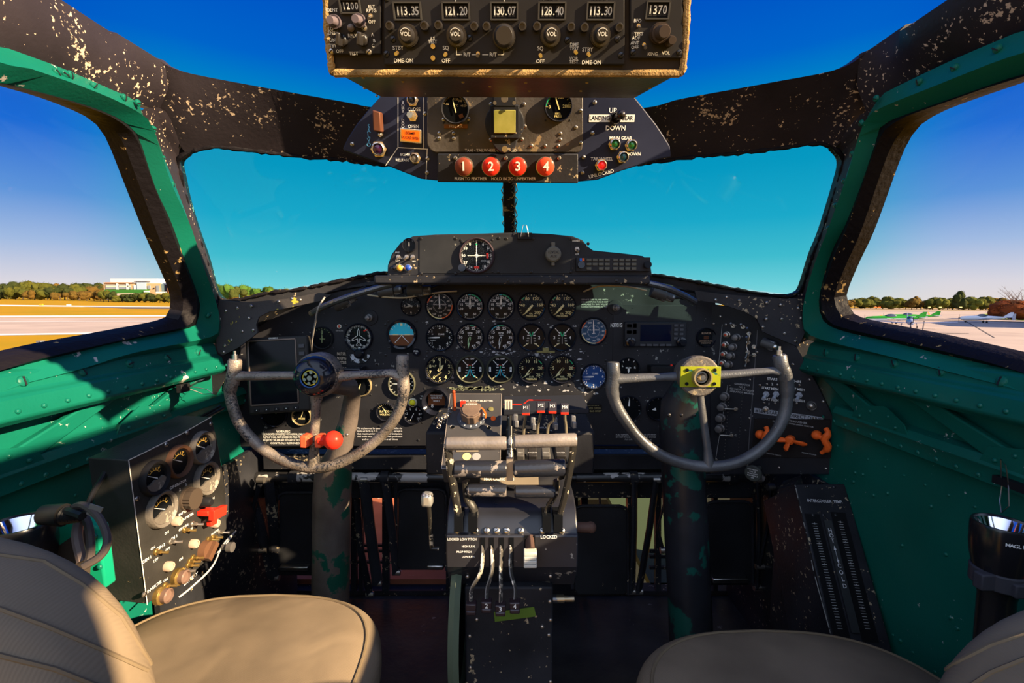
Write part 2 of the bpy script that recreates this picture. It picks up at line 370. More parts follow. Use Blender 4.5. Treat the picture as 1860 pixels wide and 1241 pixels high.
    # screws on the frame
    scr=[(73,125),(88,128),(99,130),(143,150),(200,172),(226,182),(256,230),(273,283),(292,331),(308,377),(323,418),(337,455),(350,490),(362,522),(361,570),(372,602)] if lf else [(1843,82),(1763,117),(1696,143),(1615,174),(1587,219),(1570,275),(1554,325),(1538,369),(1525,411),(1511,451),(1500,485),(1490,518),(1482,596)]
    scb=MB()
    for p in scr: screwhead(scb,S(p,.024),SN,.0062,.6,0,1,random.uniform(0,3))
    wpart('screw_row',scb,[GRN,DSC],fr)
# wall: one per side, sill beam, stringer, ribs
for side,sg in (('left',-1),('right',1)):
    S=SD[side]['S']
    prof=[(.80,.948),(.772,.948),(.760,.940),(.752,.912),(.743,.908),(.733,.875),(.745,.866),(.80,.866)]
    mb=MB(); n=16
    y0,y1=-.35,1.235
    vs_=[(sg*x,y0,z) for x,z in prof]+[(sg*x,y1,z) for x,z in prof]; k=len(prof)
    mb.add(vs_,[tuple(range(k)),tuple(reversed(range(k,2*k)))]+[(i,k+i,k+(i+1)%k,(i+1)%k) for i in range(k)])
    sb=thing('sill_beam','green riveted sill beam below the '+side+' side window, paint chipped along its top edge','sill beam',(sg*.76,.6,.87))
    wpart('beam',mb,GRNC,sb,bevel=.004)
    rv=MB()
    for i in range(34):
        dome(rv,V((sg*.7352,-.1+i*.0405,.886)),V((-sg,0,0)),.0042,.7)
    for i in range(13):
        screwhead(rv,V((sg*.757,-.1+i*.105,.926)),V((-sg,0,.25)),.0095,.6,0,1,random.uniform(0,3))
    wpart('rivet',rv,[GRN,DSC],sb)
    # wall skin below the sill, narrowing forward
    mb=MB(); xs=.79
    outl=[(-.35,.87),(1.30,.87),(1.70,.80),(1.70,0),(-.35,0)]
    mb.solid([(sg*(xs if y<1.3 else xs-.0),y,z) for y,z in outl],(sg*.02,0,0))
    struct('wall_'+side,mb,GRN)
    st=thing('stringer','long green riveted stringer along the '+side+' wall under the sill beam','stringer',(sg*.78,.6,.78))
    mb=MB(); prof=[(.79,.805),(.772,.80),(.765,.785),(.772,.772),(.772,.755),(.79,.755)]; k=len(prof)
    vs_=[(sg*x,y0,z) for x,z in prof]+[(sg*x,1.14 if sg>0 else 1.4,z) for x,z in prof]
    mb.add(vs_,[tuple(range(k)),tuple(reversed(range(k,2*k)))]+[(i,k+i,k+(i+1)%k,(i+1)%k) for i in range(k)])
    for i in range(40): dome(mb,V((sg*.771,-.1+i*.04,.764)),V((-sg,0,0)),.004,.7)
    wpart('channel',mb,GRN,st,bevel=.003)
    # loose rivets on the lower skin
    mb=MB(); rnd=random.Random(3)
    for i in range(30): dome(mb,V((sg*.7895,.55+rnd.random()*.75,.15+rnd.random()*.55)),V((-sg,0,0)),.004,.8)
    for zz in (.70,.36):
        for i in range(30): dome(mb,V((sg*.7895,-.1+i*.05,zz)),V((-sg,0,0)),.003,.7)
    o=struct('trim_9' if sg<0 else 'trim_10',mb,GRN)
    # diagonal ribs with gusset plates
    for q,(ya,za,yb,zb) in enumerate(((.70,.79,.92,.875),(1.00,.79,1.17,.875),(.45,.79,.66,.875))):
        rb=thing('wall_rib','%s slanting green rib under the %s sill'%(('middle','front','rear')[q],side),'rib',(sg*.78,ya,za))
        mb=MB(); w=.055
        mb.solid([(sg*.772,ya-w,za),(sg*.772,ya+w,za),(sg*.760,yb+w*.6,zb),(sg*.760,yb-w*.6,zb)],(sg*.014,0,0)); wpart('web',mb,GRN,rb,bevel=.003)
        mb=MB(); mb.solid([(sg*.768,ya-.08,za-.005),(sg*.768,ya+.08,za-.005),(sg*.764,ya+.06,za+.028),(sg*.764,ya-.02,za+.045),(sg*.764,ya-.07,za+.02)],(sg*.003,0,0))
        for a,b in ((-.05,.008),(0,.005),(.05,.008),(.02,.025),(-.03,.025)): dome(mb,V((sg*.7655,ya+a,za+b)),V((-sg,0,0)),.004,.8)
        wpart('gusset',mb,GRN,rb)
# filler behind each corner post
for sg,nm in ((-1,'trim_12'),(1,'trim_13')):
    mb=MB(); c=930; f_=(lambda a:930+sg*(a-930)); mb.solid([at(f_(1425),545,1.262),at(f_(1500),545,1.262),at(f_(1500),720,1.262),at(f_(1470),720,1.262),at(f_(1425),640,1.262)],(0,.006,0)); struct(nm,mb,BLK)
# side wall continued unseen behind the co-pilot seat, added to shade the left backrest
mb=MB(); mb.solid([(.78,-.20,.0),(.78,-.20,.96),(.71,-.14,1.40),(.66,-.14,1.50),(.66,-1.1,1.50),(.78,-1.1,.96),(.78,-1.1,0)],(.03,0,0)); struct('wall_rear',mb,GRN)
mb=MB()
for sg in (-1,1): mb.solid([(sg*.782,1.0,.60),(sg*.782,1.02,.0),(sg*.782,1.66,0),(sg*.782,1.66,.62)] if sg<0 else [(sg*.782,1.16,.60),(sg*.782,1.12,.0),(sg*.782,1.66,0),(sg*.782,1.66,.62)],(-sg*.012,0,0))
struct('trim_14',mb,BLK)
# floor
mb=MB(); mb.box((0,.65,-.012),(1.6,2.0,.024)); struct('floor',mb,mat('floor_black',(.034,.030,.026),.4,chip=1,cscale=22,cth=.68,ccol=(.14,.13,.12),var=.4,vscale=8,bump=.6,bscale=60))
# centre post of the windscreen
mb=MB(); a=at(927,486,1.545); b=at(925,300,1.14)
post=thing('windscreen_post','black centre post between the two windscreen panes with tangled wires','post',a)
ax=(b-a); pb=MB(); pb.tube([a,b],.024,4,flat=.7); wpart('post',pb,BLK,post,bevel=.004)
wr_=MB()
for k in range(5):
    pts=[a.lerp(b,t/14)+V((math.sin(t*1.1+k*1.7)*.020,-.026-.004*k%3*.001,0)) for t in range(15)]
    wr_.tube(pts,.0014,6,m=k%2)
wpart('wire_bundle',wr_,[MET,mat('tan_wire',(.45,.36,.22),.5)],post)
# ================================================================ main instrument panel
PM=Pl((0,1.38,0),(0,-1,0))
def pxpoly(pl,M,pts): return [pl.loc(M,*p) for p in pts]
def panel_part(name,pl,pts,thick,m,parent,off=0,bevel=.0015):
    """flat plate lying on a plane, its outline given on that plane"""
    M=pl.M(0,0,P=parent.matrix_world.translation); mb=MB(); mb.prism([pl.loc(M,*p) for p in pts],off-thick,off)
    return obj(name,mb,m,parent,bevel=bevel)
main=thing('instrument_panel','large black main instrument panel under the glareshield, paint chipped between the dials','instrument panel',PM.M(930,680))
PMAIN=[(420,812),(424,700),(436,630),(470,588),(530,554),(600,526),(700,506),(1160,506),(1262,526),(1300,540),(1300,835),(1240,835),(1240,808)]
panel_part('panel_plate',PM,PMAIN,.012,PAN,main)
OFF=0.0
SG=MT.get('dial_glass') or glassmat('dial_glass',(.97,.97,.97),.006,.02)
def corner_screws(mb,r,k=1.0,z=.0,m=1,s=.0035,four=(45,135,225,315)):
    for a in four: screwhead(mb,V((math.cos(R(a))*r*k,math.sin(R(a))*r*k,z)),V((0,0,1)),s,.5,0,m,random.uniform(0,3))
def gauge(pl,px,py,rp,name,label,nums=(),nr=.62,ns=.22,ticks=(),needles=(),arcs=(),texts=(),bez=.13,cat='gauge',group=None,face=DBL,extra=None,screws=True,bezm=GLO,off=0,mk=WHT,lobes=(),rot=0,bh=.010):
    M=pl.M(px,py,off=off,rot=rot); r=rp*pl.mpp(px,py)
    t=thing(name,label,cat,M,group)
    mb=MB(); mb.lathe([(r*.99,-.002),(r,.002),(r*.97,bh*.8),(r*.93,bh),(r*(1-bez),bh*.75),(r*(1-bez),.003)],40,caps=False)
    for q in lobes: mb.sph((math.cos(R(q))*r*1.0,math.sin(R(q))*r*1.0,.004),r*.14,10)
    obj('bezel',mb,bezm,t)
    fm=[face,mk,CRM,RED,MGR,CYN,WHT,BRN,BLU,ORG]
    mb=MB(); mb.ring(0,r*(1-bez),0,360,.0030,0,40)
    z=.0036
    for n,a0,a1,l,w in ticks:
        for i in range(n):
            a=R(90-(a0+(a1-a0)*i/max(1,n-1))); rr=r*(.86-l/2)*(1-bez)/.87
            mb.quad(rr*math.cos(a),rr*math.sin(a),r*l,r*w,a,z,1)
    for s_,a in nums:
        q=R(90-a); mb.text(s_,r*nr*math.cos(q),r*nr*math.sin(q),r*ns*1.25,z,1)
    for a0,a1,rr,m in arcs: mb.ring(r*(rr-.04),r*(rr+.02),a0,a1,z+.0002,m)
    for s_,x,y,sz,m in texts: mb.text(s_,x*r,y*r,sz*r*1.25,z,m)
    if extra: extra(mb,r,z)
    obj('dial_face',mb,fm,t)
    for nd in needles:
        a,l,w=nd[:3]; m=nd[3] if len(nd)>3 else mk; tail=nd[4] if len(nd)>4 else .15; cx,cy=nd[5] if len(nd)>5 else (0,0)
        mb=MB(); mb.M=Matrix.Translation((cx*r,cy*r,0))@Matrix.Rotation(R(-a),4,'Z')
        mb.prism([(-w*r*.5,-tail*r),(w*r*.5,-tail*r),(w*r*.62,l*r*.35),(w*r*.35,l*r*.75),(.008*r,l*r),(-.008*r,l*r),(-w*r*.35,l*r*.75),(-w*r*.62,l*r*.35)],.0048,.0056)
        obj('needle',mb,m,t)
    mb=MB(); mb.ring(0,r*(1-bez),0,360,.0078,0,32); obj('glass',mb,SG,t)
    if screws:
        mb=MB(); corner_screws(mb,r,1.22,0,1,r*.075); obj('mounting_screws',mb,[DSC,DBL],t)
    return t
T=lambda *a:list(a)
fulltick=lambda a0,a1,n,m: [(n,a0,a1,.10,.028),((n-1)*m+1,a0,a1,.06,.016)]
G3='engine gauges in the middle of the main panel'
# clock
gauge(PM,747,556,19,'clock','small black cockpit clock at the left end of the top dial row',nums=[('12',0),('3',90),('6',180),('9',270)],ns=.26,ticks=[(12,0,330,.1,.03)],needles=[(300,.45,.12),(258,.6,.09)],cat='clock',mk=mat('dim_marking',(.42,.38,.32),.5))
def asi(px,py,rp,label,face,ncol):
    gauge(PM,px,py,rp,'airspeed_indicator',label,nums=[('40',28),('60',60),('80',88),('100',115),('120',150),('140',180),('160',215),('200',255),('240',300),('280',335)],nr=.66,ns=.14,
      ticks=[(61,0,354,.07,.014),(31,0,348,.05,.02)],needles=[(-3,.8,.07,WHT)],arcs=[(85,170,.84,9),(170,255,.84,2),(285,320,.84,9)],texts=[('IND.AIRSPEED',0,.10,.10,1),('MPH',0,-.15,.10,1)],face=face,mk=ncol,cat='airspeed gauge',
      extra=lambda mb,r,z:[mb.quad(r*.42*math.cos(R(a)),r*.42*math.sin(R(a)),r*.08,r*.02,R(a),z,1) for a in range(0,360,12)])
asi(799,556,27,'airspeed dial with orange arc, second from left in the top dial row',DBL,mat('dim_marking2',(.55,.5,.45),.5))
asi(1078,602,26,'blue airspeed dial with yellow arc standing right of the temperature dials',mat('dial_blue',(.012,.065,.15),.3),mat('pale_marking',(.6,.68,.7),.5))
for k,(px,lb) in enumerate(((854,'left manifold pressure dial with green arc, above the green-arc tachometer'),(910,'right manifold pressure dial with green arc, above the cyan-arc tachometer'))):
    gauge(PM,px,557,26,'manifold_pressure_gauge',lb,nums=[('10',-105),('15',-78),('20',-48),('25',-22),('30',5),('35',25),('40',48),('45',75),('50',103),('60',150),('70',207)],nr=.62,ns=.19,ticks=[(8,-105,205,.11,.03),(63,-105,205,.06,.014)],
      needles=[(0,.78,.10),(180,.05,.16)] ,arcs=[(8,62,.84,4),(-8,4,.84,5)]+([(-2,2,.84,9),(96,99,.84,9)] if k==0 else []),texts=[('MANIFOLD',0,.22,.11,1),('PRESSURE',0,.08,.11,1)],cat='pressure gauge',group=None)
for px,lb in ((965,'left oil pressure dial with yellow figures, top dial row'),(1021,'right oil pressure dial with yellow figures, end of the top dial row')):
    gauge(PM,px,557,26,'oil_pressure_gauge',lb,nums=[('40',-82),('80',-28),('120',28),('160',80),('200',135)],nr=.60,ns=.24,ticks=[(11,-135,135,.13,.035),(21,-135,135,.07,.022)],needles=[(-138,.74,.13,CRM)],arcs=[(-52,-36,.80,4),(-70,-66,.84,3)],
      texts=[('OIL',-.02,-.50,.13,1),('PRESSURE',0,-.66,.14,1)],mk=CRM,cat='pressure gauge')
def climb(px,py,rp,label,face):
    gauge(PM,px,py,rp,'climb_indicator',label,nums=[('1',-52),('2',0),('4',50),('6',90),('4',130),('2',180),('1',232)],nr=.68,ns=.22,ticks=[(7,-60,90,.12,.03),(7,90,240,.12,.03),(37,-75,255,.06,.018)],needles=[(-92,.8,.09,WHT,.0)],texts=[('CLIMB',.10,.22,.13,1),('UP',-.5,.22,.08,1),('DOWN',-.48,-.2,.08,1)],face=face,cat='climb gauge')
climb(799,613,26,'black climb dial with needle pointing left, beside the attitude display',DBL)
climb(1078,684,24,'blue climb dial just left of the right yoke horn',mat('dial_blue2',(.02,.065,.22),.25))
for px,lb,m2,arc in ((854,'left tachometer with green arc and pale green needle',4,[(0,24,.86,4),(24,30,.86,3)]),(910,'right tachometer with cyan arc from 15 to 20',5,[(-50,-10,.86,5),(-10,12,.86,4)])):
    gauge(PM,px,613,26,'tachometer',lb,nums=[('5',-120),('10',-90),('15',-57),('20',-18),('25',20),('30',55),('35',90),('40',125),('45',157)],nr=.66,ns=.22,ticks=[(10,-150,160,.12,.03),(46,-150,160,.06,.016)],needles=[(-170,.78,.09,mat('pale_green',(.5,.8,.45),.4) if m2==4 else WHT,.05),(-164,.55,.14,mat('pale_green',(.5,.8,.45),.4) if m2==4 else WHT,.0)],arcs=arc,texts=[('RPM',0,.30,.15,1),('X100',0,.14,.10,1)],cat='tachometer')
def xdial(px,py,lb,nl,nrr,accent,yo=0,plates=False):
    def ex(mb,r,z):
        for s_ in (-1,1):
            for j in range(5): mb.quad(s_*r*(.20+.02*j*j*.3),r*(.35-.2*j+yo),r*.16,r*.05,0,z,1)
            mb.line([(s_*r*.48,r*(.62+yo)),(s_*r*.16,r*(.26+yo))],r*.045,z,1)
            mb.line([(s_*r*.52,-r*.62),(s_*r*.20,-r*.40)],r*.05,z,2)
            if accent==5: mb.line([(s_*r*.05,-r*.02),(s_*r*.12,-r*.3),(s_*r*.30,-r*.52)],r*.055,z+.0003,5)
            else: mb.line([(s_*r*.03,r*.1),(s_*r*.12,r*.36)],r*.06,z+.0003,4)
            if plates: mb.quad(s_*r*.72,0,r*.14,r*.34,0,z,1); mb.text('LR'[s_>0],s_*r*.72,0,r*.16,z+.0004,0)
        if accent==5: mb.quad(0,r*.18,r*.07,r*.2,0,z+.0004,4); mb.quad(0,r*.3,r*.2,r*.03,0,z+.0004,3)
        mb.quad(0,-r*.2,r*.02,r*.5,0,z,1)
    gauge(PM,px,py,26,'twin_temperature_gauge',lb,texts=[(nl,-.55,-.02,.24,1),(nrr,.55,-.02,.24,1)] if nl else [('OIL TEMP',0,.74,.12,1)],extra=ex,cat='temperature gauge',bezm=GLO if not plates else mat('olive_bezel',(.07,.072,.05),.4),face=DBL)
xdial(965,613,'temperature dial marked 1 and 2, left of its twin above the brass catch','1','2',4)
xdial(1021,613,'temperature dial marked 3 and 4, between its twin and the blue airspeed dial','3','4',4)
xdial(854,671,'left oil temperature dial with blue curved scale on the sunlit plate','','',5,plates=True)
xdial(909,671,'right oil temperature dial with blue curved scale on the sunlit plate','','',5,plates=True)
gauge(PM,799,671,27,'altimeter','altimeter with yellow numerals and two knobs at its foot, left end of bottom dial row',nums=[(str(i),i*36) for i in range(10)],nr=.66,ns=.25,ticks=[(11,0,360,.1,.03),(51,0,360,.06,.018)],needles=[(4,.74,.07,CRM),(40,.4,.17,CRM)],texts=[('ALT',-.38,.22,.15,1)],mk=CRM,lobes=(215,325),cat='altimeter',
   extra=lambda mb,r,z:[mb.quad(r*(-.1+.05*j),r*(-.35+.04*j),r*.26,r*.05,.5,z,2) for j in range(-2,3)],bezm=GLO)
for px,lb in ((965,'left fuel pressure dial with yellow figures, bottom dial row'),(1021,'right fuel pressure dial with yellow figures, bottom dial row')):
    gauge(PM,px,671,26,'fuel_pressure_gauge',lb,nums=[('5',-82),('10',-25),('15',28),('20',82),('25',128)],nr=.62,ns=.24,ticks=[(6,-135,135,.13,.035),(26,-135,135,.07,.02)],needles=[(-138,.70,.14,CRM),(-150,.5,.1,CRM)],arcs=[(40,62,.82,4),(80,85,.84,3)],texts=[('FUEL',.02,-.52,.13,1),('PRESSURE',0,-.67,.14,1)],mk=CRM,cat='pressure gauge')
# left part of the panel
gauge(PM,586,614,21,'suction_gauge','dim round dial left of the aeroplane compass dial',nums=[('0',0)],nr=.5,ns=.3,ticks=[(9,-70,70,.12,.03)],needles=[(2,.35,.05,mat('dim_green',(.35,.42,.2),.5),.4)],texts=[('TURN',0,-.1,.14,1)],mk=mat('dim_green',(.35,.42,.2),.5),bezm=PAN)
def plane_ex(mb,r,z):
    P=[(0,.62),(.07,.40),(.07,.14),(.46,-.14),(.46,-.24),(.07,-.10),(.05,-.38),(.17,-.50),(.17,-.58),(0,-.52)]
    P=P+[(-x,y) for x,y in P[-2::-1]]; mb.line([(x*r,y*r) for x,y in P],r*.035,z,1)
    mb.quad(r*.5,r*.5,r*.3,r*.09,R(25),z,3)
gauge(PM,652,613,26,'radio_compass','compass dial with white aeroplane outline',nums=[(s_,a) for s_,a in (('12',15),('15',80),('18',110),('21',150),('24',180),('27',215),('30',250),('33',285),('6',-20),('3',-55))],nr=.72,ns=.15,ticks=[(72,0,355,.1,.02),(36,0,350,.14,.028)],extra=plane_ex,cat='compass')
mb=MB(); M=PM.M(652,640); 
rk=thing('course_knob_bracket','worn crescent bracket and black knob under the aeroplane compass dial','bracket',PM.M(654,641))
mb=MB(); r=.026; mb.ring(r*.7,r*1.15,100,260,.004,0,14); mb.ring(r*.7,r*1.15,130,230,.0045,0); obj('bracket_plate',mb,mat('worn_white',(.5,.52,.56),.4,chip=1,cscale=80,cth=.55,ccol=(.02,.02,.02)),rk)
mb=MB(); mb.lathe([(.014,0),(.014,.012),(.010,.016),(1e-5,.016)],20); obj('knob',mb,GLO,rk)
def att(mb,r,z):
    mb.ring(0,r*.86,-90,90,z,5); mb.ring(0,r*.86,90,270,z,7); mb.ring(r*.60,r*.86,-80,80,z+.0002,6 if 0 else 5)
    mb.quad(0,r*.66,r*.14,r*.14,0,z+.0005,2); mb.quad(r*.64,r*.5,r*.12,r*.26,0,z+.0005,3)
    mb.quad(-r*.38,.0,r*.36,r*.06,0,z+.0006,2);mb.quad(r*.38,.0,r*.36,r*.06,0,z+.0006,2); mb.quad(0,-r*.02,r*.1,r*.08,0,z+.0006,2)
    for s_ in (-1,1): mb.line([(s_*r*.06,-r*.1),(s_*r*.42,-r*.5)],r*.035,z+.0006,1)
    mb.quad(0,-r*.005,r*1.7,r*.03,0,z+.0004,1); mb.quad(0,-r*.93,r*1.4,r*.45,0,z+.0008,0)
    for a in (-60,-40,-20,20,40): q=R(90-a); mb.quad(r*.73*math.cos(q),r*.73*math.sin(q),r*.18,r*.03,q,z+.0005,1)
gauge(PM,730,608,28,'attitude_indicator','blue and brown attitude display above the right horn of the left yoke',extra=att,cat='attitude indicator',bez=.2)
ak=thing('attitude_knob_unit','black knob cluster below the attitude display','knob',PM.M(757,640)); mb=MB(); mb.lathe([(.011,0),(.010,.01),(1e-5,.010)],18); obj('knob',mb,GLO,ak); mb=MB(); mb.text('PULL',0,.004,.006,.0103); mb.text('TO',0,-.002,.005,.0103); obj('lettering',mb,WHT,ak)
gauge(PM,730,697,25,'gyro_horizon_gauge','dial half hidden behind the right side of the left yoke',needles=[(90,.7,.05),(-90,.7,.05)],ticks=[(9,-80,80,.12,.04),(9,100,260,.12,.04)],cat='gauge',bezm=mat('olive_bezel',(.07,.072,.05),.4))
gauge(PM,655,700,21,'vacuum_gauge','dial peeping out between the left column top and the yoke spoke',ticks=[(9,-120,120,.12,.04)],needles=[(200,.6,.07,CRM)],mk=CRM,bezm=mat('brass_ring',(.45,.36,.2),.35,.6))
gauge(PM,701,748,17,'voltmeter','small voltmeter with yellow writing behind the left yoke rim',ticks=[(9,-60,60,.12,.04)],texts=[('SUCTION',0,.05,.24,1),('VOLTAGE',0,-.3,.22,1)],mk=CRM,needles=[(-30,.6,.05,CRM)])
gauge(PM,751,753,18,'suction_indicator','small dial with white needle below the yellow warning lamp',nums=[('2',-80),('4',-30),('6',30),('8',85),('10',130)],ns=.26,ticks=[(11,-140,140,.12,.04)],needles=[(208,.7,.06)],arcs=[(-25,-17,.84,3),(40,50,.84,3)],cat='gauge')
wl_=thing('warning_lamp','yellow warning lamp above the small dial right of the left yoke','lamp',PM.M(750,731))
mb=MB(); mb.lathe([(.013,0),(.013,.006),(.010,.009),(.009,.006)],20,caps=False); obj('lamp_ring',mb,mat('cream_ring',(.6,.58,.45),.4),wl_)
mb=MB(); mb.sph((0,0,.006),.009,14,0,(1,1,.7)); obj('lens',mb,mat('yellow_lens',(.8,.75,.03),.15),wl_)
mb=MB(); M=PM.M(774,722); pl_=obj('lamp_placard',MB().text('VACUUM',0,.006,.006).text('WARNING',0,-.001,.006).text('LIGHT',0,-.008,.006),WHT,wl_); pl_.location=((.035,.012,.001))
gauge(PM,793,727,25,'quartz_hour_gauge','round gauge with lettered plate in a thick ring, left of the centre pedestal',texts=[('Honeywell',0,.36,.17,1),('QUARTZ',0,.18,.16,1),('00001',0,-.05,.15,1),('8',-.3,-.42,.3,1)],bez=.28,extra=lambda mb,r,z:mb.quad(0,.05*r,r*1.2,r*.85,0,z-.0002,7),bh=.03)
gauge(PM,499,752,24,'flap_position_gauge','dial with one long yellow needle under the tall display unit',needles=[(122,.75,.05,CRM,.0,(-.45,.45))],ticks=[(7,-60,60,.1,.03)],mk=CRM)
gauge(PM,549,755,18,'brake_pressure_gauge','small dial under the right corner of the tall display unit',ticks=[(9,-120,120,.12,.04)],needles=[(20,.6,.05,CRM)],mk=CRM,texts=[('PRESS',0,-.3,.2,1)],bezm=mat('brass_ring',(.45,.36,.2),.35,.6))
# right part
gauge(PM,1141,670,21,'turn_gauge','dark dial with white T needle right of the right yoke horn',texts=[('L',-.5,.25,.2,1),('R',.55,.1,.2,1)],ticks=[(3,-35,35,.15,.06)],needles=[(180,.35,.14),(90,.25,.1,WHT,.25,(0,.1))])
gauge(PM,1141,742,24,'fuel_quantity_gauge','dark dial with white upright needle, inside the left of the right yoke',ticks=[(9,-100,100,.08,.02)],needles=[(4,.8,.1,WHT,-.2)])
gauge(PM,1195,742,22,'oxygen_gauge','dark dial partly behind the right control column',ticks=[(7,-100,100,.08,.02)],needles=[(-100,.5,.2,WHT,-.2)])
bk=gauge(PM,1282,613,18,'blinker_indicator','round blinker indicator with brown lettering, upper right panel',texts=[('BLINKER',0,.42,.20,1),('OXYGEN FLOW',0,-.38,.15,1),('INDICATOR',0,-.58,.14,1)],extra=lambda mb,r,z:[mb.quad(0,r*q,r*.5,r*.06,0,z,7) for q in (.12,0,-.12)],mk=mat('tan_marking',(.45,.30,.20),.5))
# placards on the main panel
def placard(pl,px,py,w,h,lines,name,label,bgm=None,mk=WHT,size=None,off=.0012,align='C',rot=0,cat='placard',sx=1):
    """w, h in pixels; lines spread over the height"""
    s_=pl.mpp(px,py); M=pl.M(px,py,rot=rot); W_,H_=w*s_,h*s_
    t=thing(name,label,cat,M)
    if bgm is not None: obj('plate',MB().box((0,0,off*.5),(W_,H_,off)),bgm,t,bevel=.0004)
    mb=MB(); n=len(lines); ls=H_/n
    for i,ln in enumerate(lines):
        y=H_/2-ls*(i+.5); vs_,_=textmesh(ln); xs=[q.x for q in vs_]; wid=(max(xs)-min(xs)) if xs else 1
        fs=(size*s_ if size else ls*.95); k=min(1.0,W_*.96/(wid*fs)) if not sx==2 else W_*.96/(wid*fs)
        x=0 if align=='C' else -W_/2
        mb.text(ln,x,y,fs,off+.0004,0,0,k,align)
    obj('lettering',mb,mk,t); return t
DIM=mat('dim_white',(.38,.38,.38),.5)
placard(PM,1080,551,50,17,['SERVICE THIS PLANE WITH','100/130 OCTANE FUEL IF NOT','AVAILABLE TO 90-91 WILL BE','CONSULTED FOR EMER ACTION'],'fuel_placard','four small white lines of capitals right of the top dial row',None,DIM)
placard(PM,1172,567,84,23,['If chip detector caution light comes on, land as soon as practicable. Remove and','inspect chip detector for contamination. Inspect Comp. Clean and reinstall into filter','"If a bypass light comes on, divert then terminate as soon as practicable"','Note: If many concentration of large particles is present on chip detector, abnormal','engine wear maybe indicated and investigation of source should be conducted'],'warning_placard','grey framed placard of fine white print above the navigation radio',mat('placard_grey',(.03,.03,.036),.5),mat('mid_white',(.55,.55,.57),.5),sx=2)
placard(PM,1119,591,22,9,['N3701G'],'registration_placard','white registration number left of the navigation radio',None,WHT,size=10,off=.004)
placard(PM,1155,794,75,13,['FUEL TRANSFER PUMPS SHOULD BE OFF WHEN','DO NOT TRANSFER FUEL ABOVE FUEL GAUGES','FUS DRAINED TO USE'],'fuel_transfer_placard','faint small lettering low between right yoke rim and column',None,DIM)
placard(PM,518,797,82,22,['THE INDICATED DIVING SPEED WITH NORMAL LOAD AND','FLAPS UP SHALL NOT EXCEED 305 MILES PER HOUR','DO NOT FLY THE AIRPLANE WITH ANY OF THE INTERNAL','CONTROLS REMOVED'],'dive_speed_placard','four lines of small white capitals under the word WARNING',None,WHT)
placard(PM,515,784,26,7,['WARNING'],'warning_heading','underlined white word WARNING low on the left panel',None,WHT)
placard(PM,690,788,84,25,['This airplane must be operated, at all times, within the','limits set forth in T.O. AN 01-20EG-1, except in','that maximum loadings and speed limitations','shall be the values given in the aircraft specification','and must be observed at all times'],'operation_placard','five lines of small grey print low behind the left yoke rim',None,mat('mid_white',(.55,.55,.57),.5))
placard(PM,621,651,17,24,['PART SER.','BOEING','B 37215'],'maker_plate','small framed plate between left yoke hub and compass dial',mat('plate_black',(.008,.007,.007),.4),mat('tan_marking2',(.55,.45,.35),.5))
placard(PM,617,601,14,4,['PUSH BLOCK'],'push_placard','tiny white words under the little red lamp',None,DIM)
placard(PM,1076,742,34,15,['• — — — •','VALVES OPEN','FUEL GAS ONLY'],'tank_placard','dim amber placard low between pedestal and right yoke',mat('plate_black',(.008,.007,.007),.4),mat('dim_amber',(.28,.24,.12),.5))
rl=thing('indicator_lamp','tiny red lamp right of the dim dial on the left panel','lamp',PM.M(617,593)); mb=MB(); mb.lathe([(.006,0),(.006,.004),(.0045,.004)],14,caps=False); obj('lamp_ring',mb,MET,rl); mb=MB(); mb.sph((0,0,.003),.0045,10); obj('lens',mb,mat('pink_lens',(.6,.12,.08),.2),rl)
for i,(px,py,lb) in enumerate(((673,577,'black knob on a round base above the aeroplane compass dial'),(1117,559,'black knob on a round base left of the fine print placard'))):
    k=thing('rheostat_knob',lb,'knob',PM.M(px,py)); mb=MB(); mb.lathe([(.022,0),(.021,.003),(.014,.004)],24); obj('base',mb,PAN,k)
    mb=MB(); mb.lathe([(.011,.003),(.010,.018),(.006,.02),(.006,.034),(1e-5,.036)],16); obj('knob',mb,mat('knob_metal',(.16,.15,.15),.4,.5),k)
# screws and flaked paint on the panel
mb=MB()
for px,py in [(575,585),(628,590),(700,590),(757,583),(700,645),(685,662),(776,640),(1034,700),(1062,640),(1095,560),(1103,700),(1166,585),(1248,600),(1240,770),(1100,655),(1296,600),(1255,770),(640,770),(610,830),(470,812),(435,800),(676,700),(676,745),(690,775),(760,800),(1148,560),(1108,664),(1175,644),(1250,574),(450,700)]:
    screwhead(mb,PM.hit(px,py),PM.n,.0038,.5,0,1,random.uniform(0,3))
wpart('panel_screws',mb,[DSC,DBL],main)
def flakes(pl,pts,name,m,parent,seed,zo=.0006):
    rnd=random.Random(seed); mb=MB()
    for px,py,rx,ry,n in pts:
        for i in range(n):
            q=px+rnd.gauss(0,rx); w=py+rnd.gauss(0,ry); c=pl.hit(q,w)+pl.n*zo; s_=rnd.uniform(.2,1)**3*.0048+.0005; k=rnd.randint(5,9)
            vs_=[c+pl.u*math.cos(2*PI*j/k)*s_*rnd.uniform(.4,1.3)*1.5+pl.v*math.sin(2*PI*j/k)*s_*rnd.uniform(.3,1) for j in range(k)]
            mb.add(vs_,[tuple(range(k))])
    o_=wpart(name,mb,m,parent); o_['kind']='stuff'; return o_
flakes(PM,[(960,643,50,4,50),(1010,646,25,6,30),(890,640,25,4,25),(985,700,60,5,30),(1000,590,60,3,16),(1050,650,15,20,14),(850,586,70,2,14),(1062,705,15,8,16)],'flaked_paint',mat('flake',(.42,.42,.44),.5),main,5)
flakes(PM,[(850,706,16,1.6,120),(880,706,12,1.6,60)],'flaked_paint',mat('flake_green',(.24,.26,.17),.5),main,8)
